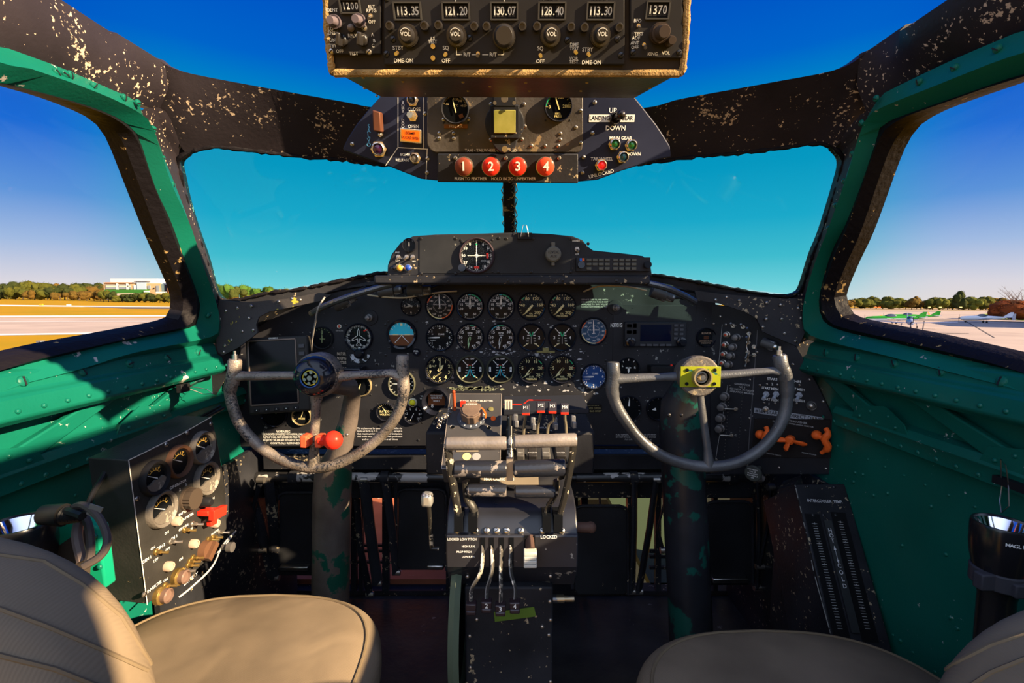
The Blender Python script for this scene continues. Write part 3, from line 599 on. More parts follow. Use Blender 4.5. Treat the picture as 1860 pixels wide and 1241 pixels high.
lt=thing('panel_catch','small olive brass catch under the temperature dials','catch',PM.M(991,639)); mb=MB(); mb.box((0,0,.004),(.052,.006,.008)); mb.box((0,.006,.005),(.018,.012,.008)); obj('catch_plate',mb,mat('olive_brass',(.22,.20,.08),.45,.3),lt,bevel=.001)
# navigation radio (right)
nr_=thing('navigation_radio','black panel radio with dark blue screen and two knobs, right of the registration number','radio',PM.M(1188,607))
s_=PM.mpp(1188,607); w,h=111*s_,45*s_
obj('sub_panel',MB().box((0,-.012,.0005),(.235,.19,.003)),PAN,nr_,bevel=.0008)
obj('case',MB().box((0,0,.008),(w,h,.016)),mat('radio_black',(.022,.023,.028),.4),nr_,bevel=.003)
obj('screen',MB().box((0,.004,.0165),(w*.50,h*.66,.001)),mat('screen_blue',(.004,.006,.022),.08),nr_)
mb=MB()
for i in range(5): mb.box((-w*.21+i*w*.105,-h*.42,.018),(w*.085,h*.08,.003))
for i in range(4):
    for j in range(2): mb.box((w*(.32+.09*j),h*(.36-.17*i),.018),(w*.06,h*.09,.003))
for i in range(2):
    for j in range(2): mb.box((-w*(.34),h*(.35-.25*i),.018),(w*.05,h*.16,.003)); mb.box((-w*(.43),h*(.35-.25*i),.018),(w*.07,h*.12,.003))
obj('button_rows',mb,mat('key_grey',(.07,.07,.08),.4),nr_,bevel=.0006)
for s2 in (-1,1):
    mb=MB(); mb.lathe([(.014,.016),(.0135,.026),(.009,.027),(.0085,.038),(1e-5,.038)],24); mb.M=Matrix.Identity(4); o=obj('knob',mb,GLO,nr_); o.location=(s2*w*.41,-h*.30,0)
# radio-nav small shelf unit between horn and right hub
sh=thing('panel_shelf_unit','small dark shelf with red lamp left of the right yoke hub','shelf',PM.M(1207,668)); mb=MB(); mb.box((0,0,.02),(.10,.018,.04)); obj('shelf',mb,RUB,sh,bevel=.002); mb=MB(); mb.sph((.01,.010,.03),.004,8); obj('lamp',mb,RED,sh)
# flap switch shelf left
sh=thing('panel_shelf_unit','dark blue shelf unit just right of the left yoke hub','shelf',PM.M(628,672)); mb=MB(); mb.box((0,0,.03),(.12,.025,.06)); obj('shelf',mb,GLO,sh,bevel=.003)
# tall display unit on the left
DP0=at(508,680,1.27); dn=(V((.12,-1,.10))).normalized(); PD=Pl(DP0,dn)
dt=thing('chart_display','tall black portrait display unit with grey side buttons, mounted left behind the yoke','display',PD.M(505,681,rot=R(2.6)))
s_=PD.mpp(505,681); w,h=112*s_,142*s_
obj('case',MB().box((0,0,-.018),(w,h,.036)),mat('display_case',(.030,.028,.027),.45,var=.2),dt,bevel=.006)
obj('screen',MB().box((-w*.07,h*.235,.0005),(w*.72,h*.42,.001)),mat('screen_black',(.006,.006,.007),.1),dt)
obj('screen',MB().box((-w*.07,-h*.215,.0005),(w*.72,h*.30,.001)),mat('screen_black2',(.006,.007,.010),.1),dt)
mb=MB()
for a,b,c,d in ((-w*.07,h*.46,w*.76,.004),(-w*.07,h*.01,w*.76,.004),(-w*.07,-h*.38,w*.76,.004),(-w*.445,h*.04,.004,h*.84),(w*.305,h*.04,.004,h*.84)): mb.box((a,b,.001),(c,d,.004))
obj('screen_frame',mb,mat('display_rim',(.16,.12,.10),.35,.3),dt,bevel=.001)
mb=MB(); mb.text('GARMIN',-w*.05,h*.482,.006,.0004); obj('lettering',mb,WHT,dt)
for i in range(5):
    mb=MB(); mb.box((0,0,.001),(w*.085,.008,.003)); o=obj('key',mb,mat('key_dark',(.02,.02,.022),.4),dt,bevel=.001); o.location=(-w*.36+i*w*.155,-h*.445,0)
    mb=MB(); mb.poly([(-.0018,-.001),(.0018,-.001),(0,.0018)],.0028); q=obj('arrow_mark',mb,WHT,o)
for y,m in ((.36,mat('key_grey',(.07,.07,.08),.4)),(.26,mat('key_grey',(.07,.07,.08),.4)),(-.02,RUB),(-.12,RUB),(-.22,RUB)):
    mb=MB(); mb.box((0,0,.002),(w*.09,h*.05,.004)); o=obj('key',mb,m,dt,bevel=.001); o.location=(w*.40,h*y,0)
mb=MB(); mb.lathe([(.008,0),(.008,.004),(.006,.004),(.0055,.012),(1e-5,.012)],18); o=obj('knob',mb,GLO,dt); o.location=(w*.39,h*.13,0)
obj('mount_arm',MB().cyl((0,0,-.03),(.02,-.02,-.12),.012),RUB,dt)
# ================================================================ glareshield panel
PG=Pl((0,1.20,0),(0,-1,-.0))
gs=thing('glareshield_panel','black rounded glareshield panel standing on top of the main panel','glareshield',PG.M(930,500))
GO=[(703,502),(704,482),(711,462),(727,441),(750,429),(790,426),(880,424),(935,422),(1000,425),(1040,429),(1058,436),(1068,448),(1078,455),(1130,460),(1168,465),(1181,476),(1185,502)]
M=gs.matrix_world; Mi=M.inverted(); loc=[PG.loc(M,*p) for p in GO]
mb=MB(); mb.prism(loc,-.13,0); obj('housing',mb,BLK,gs,bevel=.003)
mb=MB(); c=[PG.loc(M,*p) for p in [(762,430),(1037,431),(1037,497),(762,497)]]; mb.prism(c,0,.002); obj('face_plate',mb,mat('plate_paint',(.022,.024,.028),.45,chip=1,cscale=60,cth=.72,ccol=(.2,.2,.18),var=.3,vscale=10),gs,bevel=.0008)
mb=MB(); a=PG.hit(690,509)-M.translation; b=PG.hit(1187,509)-M.translation
mb.box((0,PG.loc(M,930,509)[1],-.01),(abs(b.x-a.x),.022,.05)); obj('lower_lip',mb,BLK,gs,bevel=.005)
mb=MB()
for px,py in [(736,447),(765,434),(828,434),(906,433),(920,434),(968,434),(1036,434),(1068,443),(765,497),(828,497),(905,494),(965,494),(1037,494),(840,440),(890,440),(708,500),(816,510),(923,510),(1021,510),(1117,510)]:
    x,y=PG.loc(M,px,py); screwhead(mb,V((x,y,.002 if py<505 else .015)),V((0,0,1)),.004,.5,0,1,random.uniform(0,3))
obj('mounting_screws',mb,[DSC,DBL],gs)
def cdi(mb,r,z):
    mb.quad(0,0,r*1.0,r*.025,0,z+.0003,1); mb.quad(0,0,r*.035,r*1.25,0,z+.0004,1)
    mb.ring(r*.07,r*.10,0,360,z+.0005,1)
    for i in range(-5,6):
        if i: mb.quad(i*r*.09,0,r*.02,r*.07,0,z+.0003,1); mb.quad(0,i*r*.09,r*.07,r*.02,0,z+.0003,1)
    mb.quad(r*.60,0,r*.12,r*.28,0,z+.0005,3); mb.quad(0,-r*.64,r*.28,r*.13,0,z+.0005,3); mb.poly([(-.05*r,r*.58),(.05*r,r*.58),(0,r*.70)],z+.0005,4)
    mb.quad(r*.38,-r*.28,r*.3,r*.04,0,z,1)
cd=gauge(PG,866,465,33,'course_deviation_indicator','big round compass dial with white cross needles on the glareshield',nums=[(s_,a) for s_,a in (('0',-30),('3',0),('6',30),('9',60),('12',90),('15',118),('18',146),('21',180),('24',208),('27',238),('30',270),('33',303))],nr=.72,ns=.17,ticks=[(72,0,355,.05,.012),(36,0,350,.08,.02)],extra=cdi,cat='compass dial',off=.002,bezm=mat('plum_bezel',(.05,.035,.045),.3))
mb=MB(); mb.lathe([(.010,0),(.009,.014),(1e-5,.014)],18); o=obj('knob',mb,GLO,cd); x,y=PG.loc(cd.matrix_world,840,487); o.location=(x,y,0)
gauge(PG,744,446,13,'marker_gauge','tiny round gauge at the top left corner of the glareshield',needles=[(0,.5,.1,DIM)],ticks=[(3,-40,40,.15,.06)],mk=DIM,screws=False,off=.001)
# aux power socket
ap=thing('power_socket','grey round flap power socket casting a shadow on the glareshield','socket',PG.M(1004,463,off=.002))
mb=MB(); mb.lathe([(.019,0),(.019,.016),(.016,.020),(1e-5,.021)],28); mb.box((0,.021,.006),(.009,.016,.012)); mb.box((0,-.021,.006),(.008,.012,.012)); obj('cap',mb,mat('cap_olive',(.13,.13,.115),.45,chip=1,cscale=200,cth=.7),ap,bevel=.001)
mb=MB(); mb.text('12VDC',0,.004,.009,.0213); mb.text('AUX',0,-.006,.008,.0213); obj('lettering',mb,PAN,ap)
def toggle(pl,px,py,label,h=.016,r=.0028,tilt=(0,-.5),off=0,parent=None,name='toggle_switch',nut=.006,m=SCR):
    M_=pl.M(px,py,off=off)
    t=thing(name,label,'switch',M_) if parent is None else None
    mb=MB(); mb.lathe([(nut,0),(nut,.003),(nut*.7,.003),(nut*.6,.007)],6); mb.tube([(0,0,.005),(tilt[0]*h*.5,tilt[1]*h*.5,.005+h*.5),(tilt[0]*h,tilt[1]*h,.005+h)],[r*.6,r*.8,r],8)
    if parent is None: obj('lever',mb,m,t); return t
    mb2=MB(); mb2.M=parent.matrix_world.inverted()@M_
    mb2.add(mb.v,mb.f,0); return obj(name,mb2,m,parent)
for px,py,lb in ((724,467,'upper left toggle on the glareshield corner'),(739,467,'middle toggle of the glareshield corner'),(750,467,'right toggle of the glareshield corner'),(1048,453,'toggle above the audio panel on the glareshield')): toggle(PG,px,py,lb)
for px,py,m,lb in ((727,487,mat('amber_cap',(.85,.38,.05),.3),'orange domed push button on the glareshield'),(742,487,mat('blue_cap',(.02,.06,.35),.3),'blue domed push button on the glareshield'),(717,487,GLO,'small black button at the far left of the glareshield')):
    t=thing('push_button',lb,'button',PG.M(px,py)); k=1 if m is not GLO else .7
    mb=MB(); mb.lathe([(.009*k,0),(.009*k,.005),(.0075*k,.006)],18); obj('button_ring',mb,MET if m is not GLO else SCR,t); mb=MB(); mb.sph((0,0,.006),.0078*k,14,0,(1,1,.8)); obj('cap',mb,m,t)
for px,py,w,l,lb in ((722,459,9,'FREE','tiny word over the left glareshield toggles'),(732,470,9,'VOR','tiny word between the glareshield toggles'),(723,474,9,'SLAVE','tiny word under the left toggle'),(752,475,9,'CDI','tiny word under the right toggle'),(1046,438,14,'AVIONICS','tiny word above the single toggle'),(1048,462,8,'OFF','tiny word under the single toggle')):
    placard(PG,px,py,w,4,[l],'switch_placard',lb,None,WHT)
# audio panel radio
au=thing('audio_panel','long black audio selector with three rows of grey keys, right end of the glareshield','audio panel',PG.M(1112,481,off=.001))
s_=PG.mpp(1112,481); w,h=134*s_,25*s_
obj('case',MB().box((0,0,.006),(w,h,.012)),mat('radio_black',(.022,.023,.028),.4),au,bevel=.001)
for i in range(8):
    for j in range(3):
        if (j==2 and i in(1,)) : continue
        x=-w*.33+i*w*.082+(w*.03 if i>3 else 0); mb=MB(); mb.box((0,0,.002),(w*.066,h*.19,.004)); o=obj('key',mb,mat('key_olive',(.10,.10,.085),.4),au,bevel=.0006); o.location=(x,h*(.30-.3*j),.012)
for x in (-w*.44,w*.45): o=obj('knob',MB().lathe([(.009,0),(.0085,.014),(1e-5,.014)],18),GLO,au); o.location=(x,-h*.05,.012)
o=obj('indicator',MB().box((0,0,.001),(w*.03,h*.2,.002)),ORG,au); o.location=(-w*.405,h*.33,.012)
o=obj('indicator',MB().box((0,0,.001),(w*.03,h*.2,.002)),BLU,au); o.location=(-w*.44,h*.33,.012)
# binder clip on the glareshield top
bc=thing('binder_clip','steel wire binder clip gripping the top of the glareshield in front of the post','clip',PG.M(953,428,off=.002))
mb=MB(); mb.box((0,-.002,.003),(.035,.016,.006)); obj('clip_body',mb,RUB,bc,bevel=.001)
mb=MB(); mb.tube([(-.010,-.004,.007),(-.006,.014,.009),(-.004,.024,.006),(.004,.024,.006),(.006,.014,.009),(.010,-.004,.007)],.0008,6); obj('clip_wire',mb,MET,bc)
# lights, conduits and cables tucked below the glareshield
cb=thing('cable_conduit','metal conduit running left along the cowl from the glareshield','conduit',at(650,530,1.28))
mb=MB(); mb.tube(resamp([at(565,570,1.30),at(590,556,1.28),at(640,537,1.25),at(690,522,1.22),at(715,516,1.2)],20),.0085,10); wpart('tube',mb,mat('conduit_metal',(.16,.16,.17),.3,.8,chip=1,cscale=40,cth=.6),cb)
cb=thing('cable_conduit','metal conduit running right along the cowl from the glareshield','conduit',at(1220,530,1.28))
mb=MB(); mb.tube(resamp([at(1175,514,1.2),at(1210,523,1.22),at(1240,536,1.25),at(1262,548,1.28)],16),.0085,10); wpart('tube',mb,mat('conduit_metal',(.16,.16,.17),.3,.8,chip=1,cscale=40,cth=.6),cb)
for px,py,a,lb in ((640,548,R(25),'worn grey cylindrical panel lamp at the left below the cowl'),(718,530,R(5),'panel lamp below the left end of the glareshield'),(768,528,0,'boxy panel lamp right of the first under the glareshield'),(1190,536,R(-20),'panel lamp below the right end of the glareshield')):
    t=thing('panel_lamp',lb,'lamp',PM.M(px,py,off=.06,rot=a)); mb=MB(); mb.tube([(-.03,0,0),(.012,0,0)],.017,14); mb.tube([(.012,0,0),(.034,.002,0)],.012,12); obj('lamp_body',mb,mat('lamp_grey',(.07,.07,.07),.45,.3,chip=1,cscale=60,cth=.56,ccol=(.3,.31,.32)),t,bevel=.001)
    mb=MB(); mb.tube([(.03,.002,0),(.05,.01,.0),(.07,.012,0)],.004,8); obj('cable',mb,RUB,t)
def wire(pts,r,m,name,label,cat='cable',n=60): 
    p=V(pts[0]); t=thing(name,label,cat,p); mb=MB(); mb.tube(resamp(pts,n),r,8); wpart('strand',mb,m,t); return t
CAB=mat('tan_wire',(.45,.36,.22),.5); GRYC=mat('grey_cable',(.30,.28,.26),.45); BKC=mat('black_cable',(.014,.014,.015),.35)
wire([at(668,536,1.33),at(700,540,1.31),at(735,541,1.31),at(760,537,1.32),at(800,531,1.33),at(830,529,1.34)],.0022,CAB,'cable','thin tan cable sagging below the left end of the glareshield')
wire([at(1060,530,1.33),at(1090,520,1.31),at(1140,521,1.31),at(1175,528,1.32)],.0022,CAB,'cable','thin tan cable below the right end of the glareshield')
wire([at(590,540,1.25),at(578,560,1.24),at(572,590,1.28),at(566,625,1.33),at(566,650,1.36)],.0022,GRYC,'cable','thin grey cable hanging down the left edge of the main panel')
# corner plates
YC=mat('plate_yellowed',(.040,.038,.040),.45,chip=1,cscale=30,cth=.60,ccol=(.38,.32,.04),var=.3,bump=.2)
for side,pts,holes,lb in (('left',[(398,546),(450,549),(520,543),(578,532),(602,535),(585,546),(530,558),(490,566),(470,576),(465,590),(468,604),(455,615),(432,632),(404,646),(396,640),(390,600)],[(431,560),(456,556),(506,548),(530,543),(452,578),(410,565),(440,602),(420,618),(408,628),(460,600),(406,640),(545,545),(399,580)],'black corner plate with yellow primer chips, left of the main panel'),
   ('right',[(1470,540),(1432,543),(1380,540),(1310,534),(1262,528),(1266,545),(1310,552),(1351,566),(1374,578),(1381,592),(1384,602),(1409,613),(1450,630),(1464,600)],[(1320,540),(1343,546),(1393,550),(1418,554),(1386,594),(1425,606),(1392,580),(1420,580),(1455,578),(1450,560),(1445,620),(1300,545)],'black riveted corner plate, right of the main panel')):
    y=1.235; t=thing('corner_plate',lb,'plate',at(*pts[0],y)); mb=MB(); mb.solid([at(p[0],p[1],y+(.0 if abs(p[0]-930)>460 else .1*(1-max(0,(abs(p[0]-930)-330)/130)))) for p in pts],(0,.006,0)); wpart('plate',mb,YC if side=='left' else BLK,t)
    mb=MB()
    for p in holes: screwhead(mb,at(p[0],p[1],y+(.0 if abs(p[0]-930)>460 else .1*(1-max(0,(abs(p[0]-930)-330)/130)))),V((0,-1,0)),.0045,.7,0,1,random.uniform(0,3))
    wpart('bolts',mb,[SCR,DSC],t)
# ================================================================ angled panel right of the main panel
_a=at(1296,700,1.372); _b=at(1522,700,1.17); _n=(_b-_a).cross(V((0,0,1))); 
if _n.dot(CAM-_a)<0: _n=-_n
PR=Pl(_a,_n)
rp=thing('side_switch_panel','black angled switch panel between the main panel and the right wall','instrument panel',PR.M(1400,720))
panel_part('panel_plate',PR,[(1290,552),(1345,560),(1395,590),(1448,632),(1485,700),(1524,780),(1524,862),(1290,862)],.01,PAN,rp)
mb=MB(); rnd=random.Random(9)
for px,py in [(1308,575),(1296,588),(1375,640),(1318,590),(1362,690),(1361,760),(1357,845),(1300,700),(1440,662),(1470,690),(1495,730),(1515,780),(1515,840),(1300,855),(1415,850),(1500,852),(1301,835),(1380,700),(1478,760),(1373,762),(1500,822)]: screwhead(mb,PR.hit(px,py),PR.n,.0035,.5,0,1,rnd.uniform(0,3))
for i in range(22): dome(mb,PR.hit(1326-i*.6+i*.1,700+i*6.2),PR.n,.0016,.8,0,6); dome(mb,PR.hit(1349-i*.4,705+i*6),PR.n,.0012,.8,0,6)
wpart('panel_screws',mb,[SCR,DBL],rp)
def plabel(pl,pts,w,m,parent,name='marking_line',z=.0008):
    M=parent.matrix_world; mb=MB(); mb.line([pl.loc(M,*p) for p in pts],w,z); return obj(name,mb,m,parent)
plabel(PR,[(1312,590),(1305,668)],.0012,DIM,rp); plabel(PR,[(1376,600),(1357,853)],.002,mat('edge_grey',(.10,.10,.11),.4),rp); plabel(PR,[(1322,700),(1300,835)],.001,DIM,rp)
def plain_knob(pl,px,py,label,rp_=7,h=.012,m=None,cap=None,name='knob',cat='knob',group=None,off=0):
    t=thing(name,label,cat,pl.M(px,py,off=off),group); r=rp_*pl.mpp(px,py)
    mb=MB(); mb.lathe([(r,0),(r,h*.25),(r*.82,h*.3),(r*.78,h),(r*.6,h*1.05),(1e-5,h*1.05)],18); obj('knob_body',mb,m or RUB,t)
    if cap is not None: obj('cap',MB().sph((0,0,h*.98),r*.5,12,0,(1,1,.5)),cap,t)
    return t
FRED=mat('fuse_red',(.45,.06,.03),.3)
for i,(a,b) in enumerate((((1321,608),(1339,613)),((1318,626),(1333,630)),((1316,643),(1329,646)),((1314,659),(1325,662)))):
    w=('top','second','third','bottom')[i]
    plain_knob(PR,*a,'%s red-capped fuse holder of the column beside the blinker indicator'%w,6,.016,SCR,FRED,'fuse_holder','fuse holder','red fuse holders on the side panel')
    plain_knob(PR,*b,'%s ribbed grey knob right of the red fuse holders'%w,7,.022,mat('knob_metal',(.16,.15,.15),.4,.5),None,'knob','knob','grey knobs beside the red fuse holders')
for i,(px,py) in enumerate(((1318,720),(1313,739),(1310,759),(1309,778))): plain_knob(PR,px,py,'%s dark ribbed knob of the lower column behind the right yoke rim'%('top','second','third','bottom')[i],8,.02,mat('knob_metal',(.16,.15,.15),.4,.5),None,'knob','knob','dark knobs in the lower column')
for i,(px,py,tl) in enumerate(((1332,592,(0,.5)),(1350,594,(0,.5)),(1361,606,(0,1)),(1360,622,(0,1)),(1359,640,(0,-1)),(1370,645,(-.5,0)),(1370,630,(.4,0)),(1358,655,(0,-1)),(1337,743,(-1.5,0)),(1329,791,(-1.5,0)))):
    toggle(PR,px,py,('small steel toggle %s on the right side panel'%('nearest the top edge left','nearest the top edge right','first down the wire line','second down the wire line','third down the wire line','beside the divider strip, lower','beside the divider strip, upper','lowest of the upper cluster','pointing left beside the ribbed knobs','pointing left low beside the ribbed knobs')[i]),tilt=tl)
wire([PR.hit(1361,600)+PR.n*.01,PR.hit(1364,612)+PR.n*.014,PR.hit(1359,628)+PR.n*.012,PR.hit(1362,645)+PR.n*.013,PR.hit(1357,662)+PR.n*.01],.0015,SCR,'safety_wire','twisted steel wire running down the upper switches of the right side panel','wire')
t=thing('panel_lamp','grey cylindrical lamp by the right yoke tip below the corner plate','lamp',PR.M(1402,626,off=.02,rot=R(-20))); mb=MB(); mb.tube([(-.02,0,0),(.012,0,0)],.013,14); obj('lamp_body',mb,mat('lamp_grey',(.07,.07,.07),.45,.3,chip=1,cscale=60,cth=.56,ccol=(.3,.31,.32)),t); mb=MB(); mb.sph((.012,0,0),.011,12); obj('lens',mb,MET,t)
placard(PR,1424,691,60,7,['STARTER SWITCHES'],'switch_heading','white heading over the starter switches',None,WHT)
placard(PR,1399,706,30,7,['START MESH'],'switch_marking','white START MESH above the left starter toggles',None,WHT); placard(PR,1446,707,30,7,['START MESH'],'switch_marking','white START MESH above the right starter toggles',None,WHT)
placard(PR,1399,726,30,7,['START MESH'],'switch_marking','white START MESH below the left starter toggles',None,WHT); placard(PR,1446,727,30,7,['START MESH'],'switch_marking','white START MESH below the right starter toggles',None,WHT)
for px,py,c,l_ in ((1403,698,'2','white figure two between the starter headings'),(1441,699,'3','white figure three right of the yoke rim'),(1397,734,'1','white figure one under the lower left starter marking'),(1437,735,'4','white figure four under the lower right starter marking')): placard(PR,px,py,7,7,[c],'switch_number',l_,None,WHT)
for i,(px,py) in enumerate(((1392,716),(1410,716),(1432,717),(1452,718))): toggle(PR,px,py,'grey starter toggle, %s of the four in a row'%('leftmost','second','third','rightmost')[i],h=.02,r=.005,nut=.008,m=mat('toggle_grey',(.35,.37,.42),.3))
mb=MB()
for px,py in ((1393,698),(1412,699),(1452,700),(1388,732),(1408,733),(1447,733)): screwhead(mb,PR.hit(px,py),PR.n,.003,.6,0,1,.5)
wpart('switch_screws',mb,[SCR,DBL],rp)
plain_knob(PR,1391,743,'steel screw connector under the starter switches',5,.01,SCR,None,'connector','connector'); plain_knob(PR,1474,737,'worn grey round fitting right of the starter switches',9,.01,mat('lamp_grey',(.07,.07,.07),.45),SCR,'fitting','fitting')
placard(PR,1430,754,117,10,['#1&4 STARTERS DIRECT DRIVE'],'tape_label','pale grey tape label reading 1&4 starters direct drive',mat('tape_grey',(.30,.32,.36),.5),DBL,sx=2)
placard(PR,1348,706,44,20,['GENERATOR','NO 3','SEE INSTR. IN FLIGHT','OPERATION MANUAL'],'generator_placard','dim slanting placard between the yoke hub and starter switches',None,DIM,rot=R(0))
ex=thing('fire_extinguisher_controls','black fire extinguisher control plate under the tape label','control plate',PR.M(1440,795))
panel_part('plate',PR,[(1371,760),(1509,762),(1512,832),(1366,830)],0,mat('ext_plate',(.035,.030,.030),.45,var=.2),ex,.003)
mb=MB(); 
for s_,px,py,w in (('FIRE EXTINGUISHER',1440,765,.0075),('CARBON DIOXIDE SYSTEM ENGINE SELECTOR',1440,770,.0045),('PULL HANDLE FOR CHARGE',1400,824,.004),('RESERVE CHARGE',1470,824,.004)):
    x,y=PR.loc(ex.matrix_world,px,py); mb.text(s_,x,y,w,.0034)
obj('lettering',mb,DIM,ex)
def handle(px,py,bl,label,name):
    t=thing(name,label,'handle',PR.M(px,py,off=.004)); s_=PR.mpp(px,py)
    mb=MB(); mb.lathe([(.010,0),(.012,.008),(.011,.022),(.006,.026),(1e-5,.026)],16); obj('hub',mb,ORG,t)
    for (dx,dy) in bl:
        x,y=dx*s_,-dy*s_; l=math.hypot(x,y); a=math.atan2(y,x); mb=MB(); mb.M=Matrix.Translation((0,0,.020))@Matrix.Rotation(a,4,'Z')
        mb.tube([(.004,0,0),(l*.45,0,.002),(l*.8,0,.003),(l,0,.0)],[.005,.0075,.0085,.004],10,flat=.55); obj('blade',mb,ORG,t)
    return t
handle(1438,797,[(-29,1),(29,2),(-6,20)],'orange three bladed selector handle in the middle of the extinguisher plate','extinguisher_selector')
def thandle(px,py,cx,label):
    t=thing('pull_handle',label,'handle',PR.M(px,py,off=.004)); s_=PR.mpp(px,py)
    mb=MB(); mb.lathe([(.009,0),(.012,.01),(.011,.018),(.005,.024),(1e-5,.024)],16); mb.sph((0,0,.018),.011); obj('hub',mb,ORG,t)
    mb=MB(); p=[(cx*s_*.75,16*s_,.018),(cx*s_*1.0,9*s_,.024),(cx*s_*.75,-4*s_,.026),(cx*s_*1.05,-18*s_,.024),(cx*s_*.5,-32*s_,.018)]; mb.tube(resamp(p,14),[.006]*3+[.0085]*9+[.005]*3,10); mb.tube([(0,0,.018),(cx*s_*.8,-4*s_,.024)],.006,10); obj('grip',mb,ORG,t)
thandle(1384,787,14,'orange T pull handle left of the selector, partly behind the yoke rim'); thandle(1486,788,20,'orange curved pull handle with chipped paint, right of the selector')
t=thing('parking_brake_knob','round dark knob with white lettering below the right yoke rim','knob',PR.M(1380,850,off=.05)); mb=MB(); mb.tube([(0,0,-.05),(0,0,0)],.006,10); mb.lathe([(.012,0),(.021,.003),(.021,.010),(.019,.012),(1e-5,.012)],28); obj('knob_body',mb,mat('knob_olive',(.05,.055,.05),.4),t)
mb=MB(); 
for i,s_ in enumerate(('PUSH PEDALS','PULL UP','BRAKE LOCK','PUSH PEDALS','OFF')): mb.text(s_,0,.011-.0055*i,.0042,.0124)
obj('lettering',mb,WHT,t)
# ================================================================ under the panel
ub=thing('panel_support_beam','dark ledge beam running under the main panel between the walls','beam',(0,1.44,.60))
mb=MB(); mb.box((0,1.47,at(930,830,1.44).z-.01),(1.5,.10,.05)); mb.box((0,1.42,at(930,815,1.4).z),(1.44,.02,.012)); mb.box((0,1.50,at(930,850,1.5).z-.02),(1.58,.05,.14)); wpart('beam',mb,BLK,ub,bevel=.004)
tb=thing('rudder_torque_tube','long black torque tube with worn silver patches crossing above the pedals','tube',at(930,868,1.42))
mb=MB(); mb.cyl(at(402,866,1.42),at(808,868,1.42),.0145,n=18); mb.cyl(at(1046,868,1.42),at(1385,866,1.42),.0145,n=18); mb.cyl(at(808,868,1.42),at(1046,868,1.42),.010); wpart('tube',mb,mat('tube_worn',(.018,.018,.02),.3,chip=1,cscale=14,cth=.56,ccol=(.45,.43,.42),spec=.5),tb)
for px in (455,535,700,1150,1330):
    mb=MB(); mb.cyl(at(px-7,868,1.42),at(px+7,868,1.42),.021,n=18); wpart('collar',mb,BLK,tb)
mb=MB(); mb.box(at(408,862,1.41),(.04,.04,.03)); wpart('end_fitting',mb,WORN,tb,bevel=.004)
# ---- rudder pedals
def pedal(x0,x1,yt,yb,label,toe):
    cx=(x0+x1)/2; t=thing('rudder_pedal',label,'pedal',at(cx,yb,1.45)); y=1.45; r=10
    P=[(x0+2,yt+r),(x0+r*.8,yt+2),(x0+r*2,yt),(x1-r*2,yt),(x1-r*.8,yt+2),(x1-2,yt+r),(x1,yb-8),(x1-6,yb),(x0+6,yb),(x0,yb-8)]
    mb=MB(); mb.solid([at(p[0],p[1],y+(p[1]-yt)/(yb-yt)*-.03) for p in P],(0,.006,0)); wpart('plate',mb,mat('pedal_black',(.016,.017,.020),.42,chip=1,cscale=45,cth=.74,var=.3),t,bevel=.002)
    mb=MB(); mb.tube([at(x0,yt+12,y-.003),at(x0+3,yt+3,y-.003),at(x0+14,yt-1,y-.003),at(x1-14,yt-1,y-.003),at(x1-3,yt+3,y-.003),at(x1,yt+12,y-.003),at(x1+1,yb,y-.032)],.0045,8); wpart('rim',mb,BLK,t)
    if toe:
        mb=MB(); mb.box(at((toe[0]+toe[1])/2,toe[2],y-.035),((toe[1]-toe[0])*y/880,.02,toe[3]*y/880)); wpart('toe_strip',mb,MET,t,bevel=.003)
    mb=MB()
    for s_ in (-1,1):
        xx=x0-3 if s_<0 else x1+3
        mb.solid([at(xx-3,yt-14,y+.02),at(xx+3,yt-14,y+.02),at(xx+4,yb-10,y-.02),at(xx-4,yb-10,y-.02)],(0,.02,0))
    wpart('hanger_arm',mb,BLK,t); return t
pedal(505,598,896,1046,'leftmost rudder pedal plate with silver toe strip',(508,562,1031,8)); pedal(722,810,890,1036,'rudder pedal plate left of the centre pedestal',(776,806,1028,6))
pedal(1044,1140,920,1080,'rudder pedal plate right of the centre pedestal',None); pedal(1283,1367,912,1064,'rightmost rudder pedal plate with silver toe strip',(1292,1358,1053,9))
# ---- pedal hangers
def strut(pts,r,label,m=BLK,name='pedal_strut'):
    t=thing(name,label,'strut',V(pts[-1])); mb=MB(); mb.tube(pts,r,8,flat=.5); wpart('bar',mb,m,t)
    mb=MB(); mb.cyl(V(pts[-1])+V((-.012,0,0)),V(pts[-1])+V((.012,0,0)),.009); mb.cyl(V(pts[0])+V((-.01,0,0)),V(pts[0])+V((.01,0,0)),.010); wpart('pivot_bolt',mb,SCR if len(pts)>2 else BLK,t); return t
strut([at(446,872,1.41),at(470,940,1.42),at(496,1048,1.43)],.016,'broad dark strut slanting from the torque tube down to the leftmost pedal')
strut([at(488,872,1.41),at(498,960,1.42),at(500,1050,1.43)],.016,'upright dark strut left of the leftmost pedal')
strut([at(474,872,1.38),at(458,930,1.40),at(478,1000,1.42)],.007,'thin bent link hanging below the left end of the torque tube')
strut([at(662,872,1.41),at(672,960,1.42),at(686,1060,1.43)],.018,'broad dark strut between left column and pedestal pedal')
strut([at(700,872,1.41),at(712,960,1.42),at(720,1040,1.43)],.014,'narrow strut left of the pedestal pedal'); strut([at(648,900,1.5),at(655,1000,1.5),at(672,1080,1.5)],.012,'thin strut right of the left control column')
strut([at(1152,872,1.41),at(1152,960,1.42),at(1148,1075,1.43)],.014,'upright strut right of the right pedestal pedal'); strut([at(1192,872,1.41),at(1180,960,1.42),at(1160,1075,1.43)],.016,'dark strut slanting beside the right column')
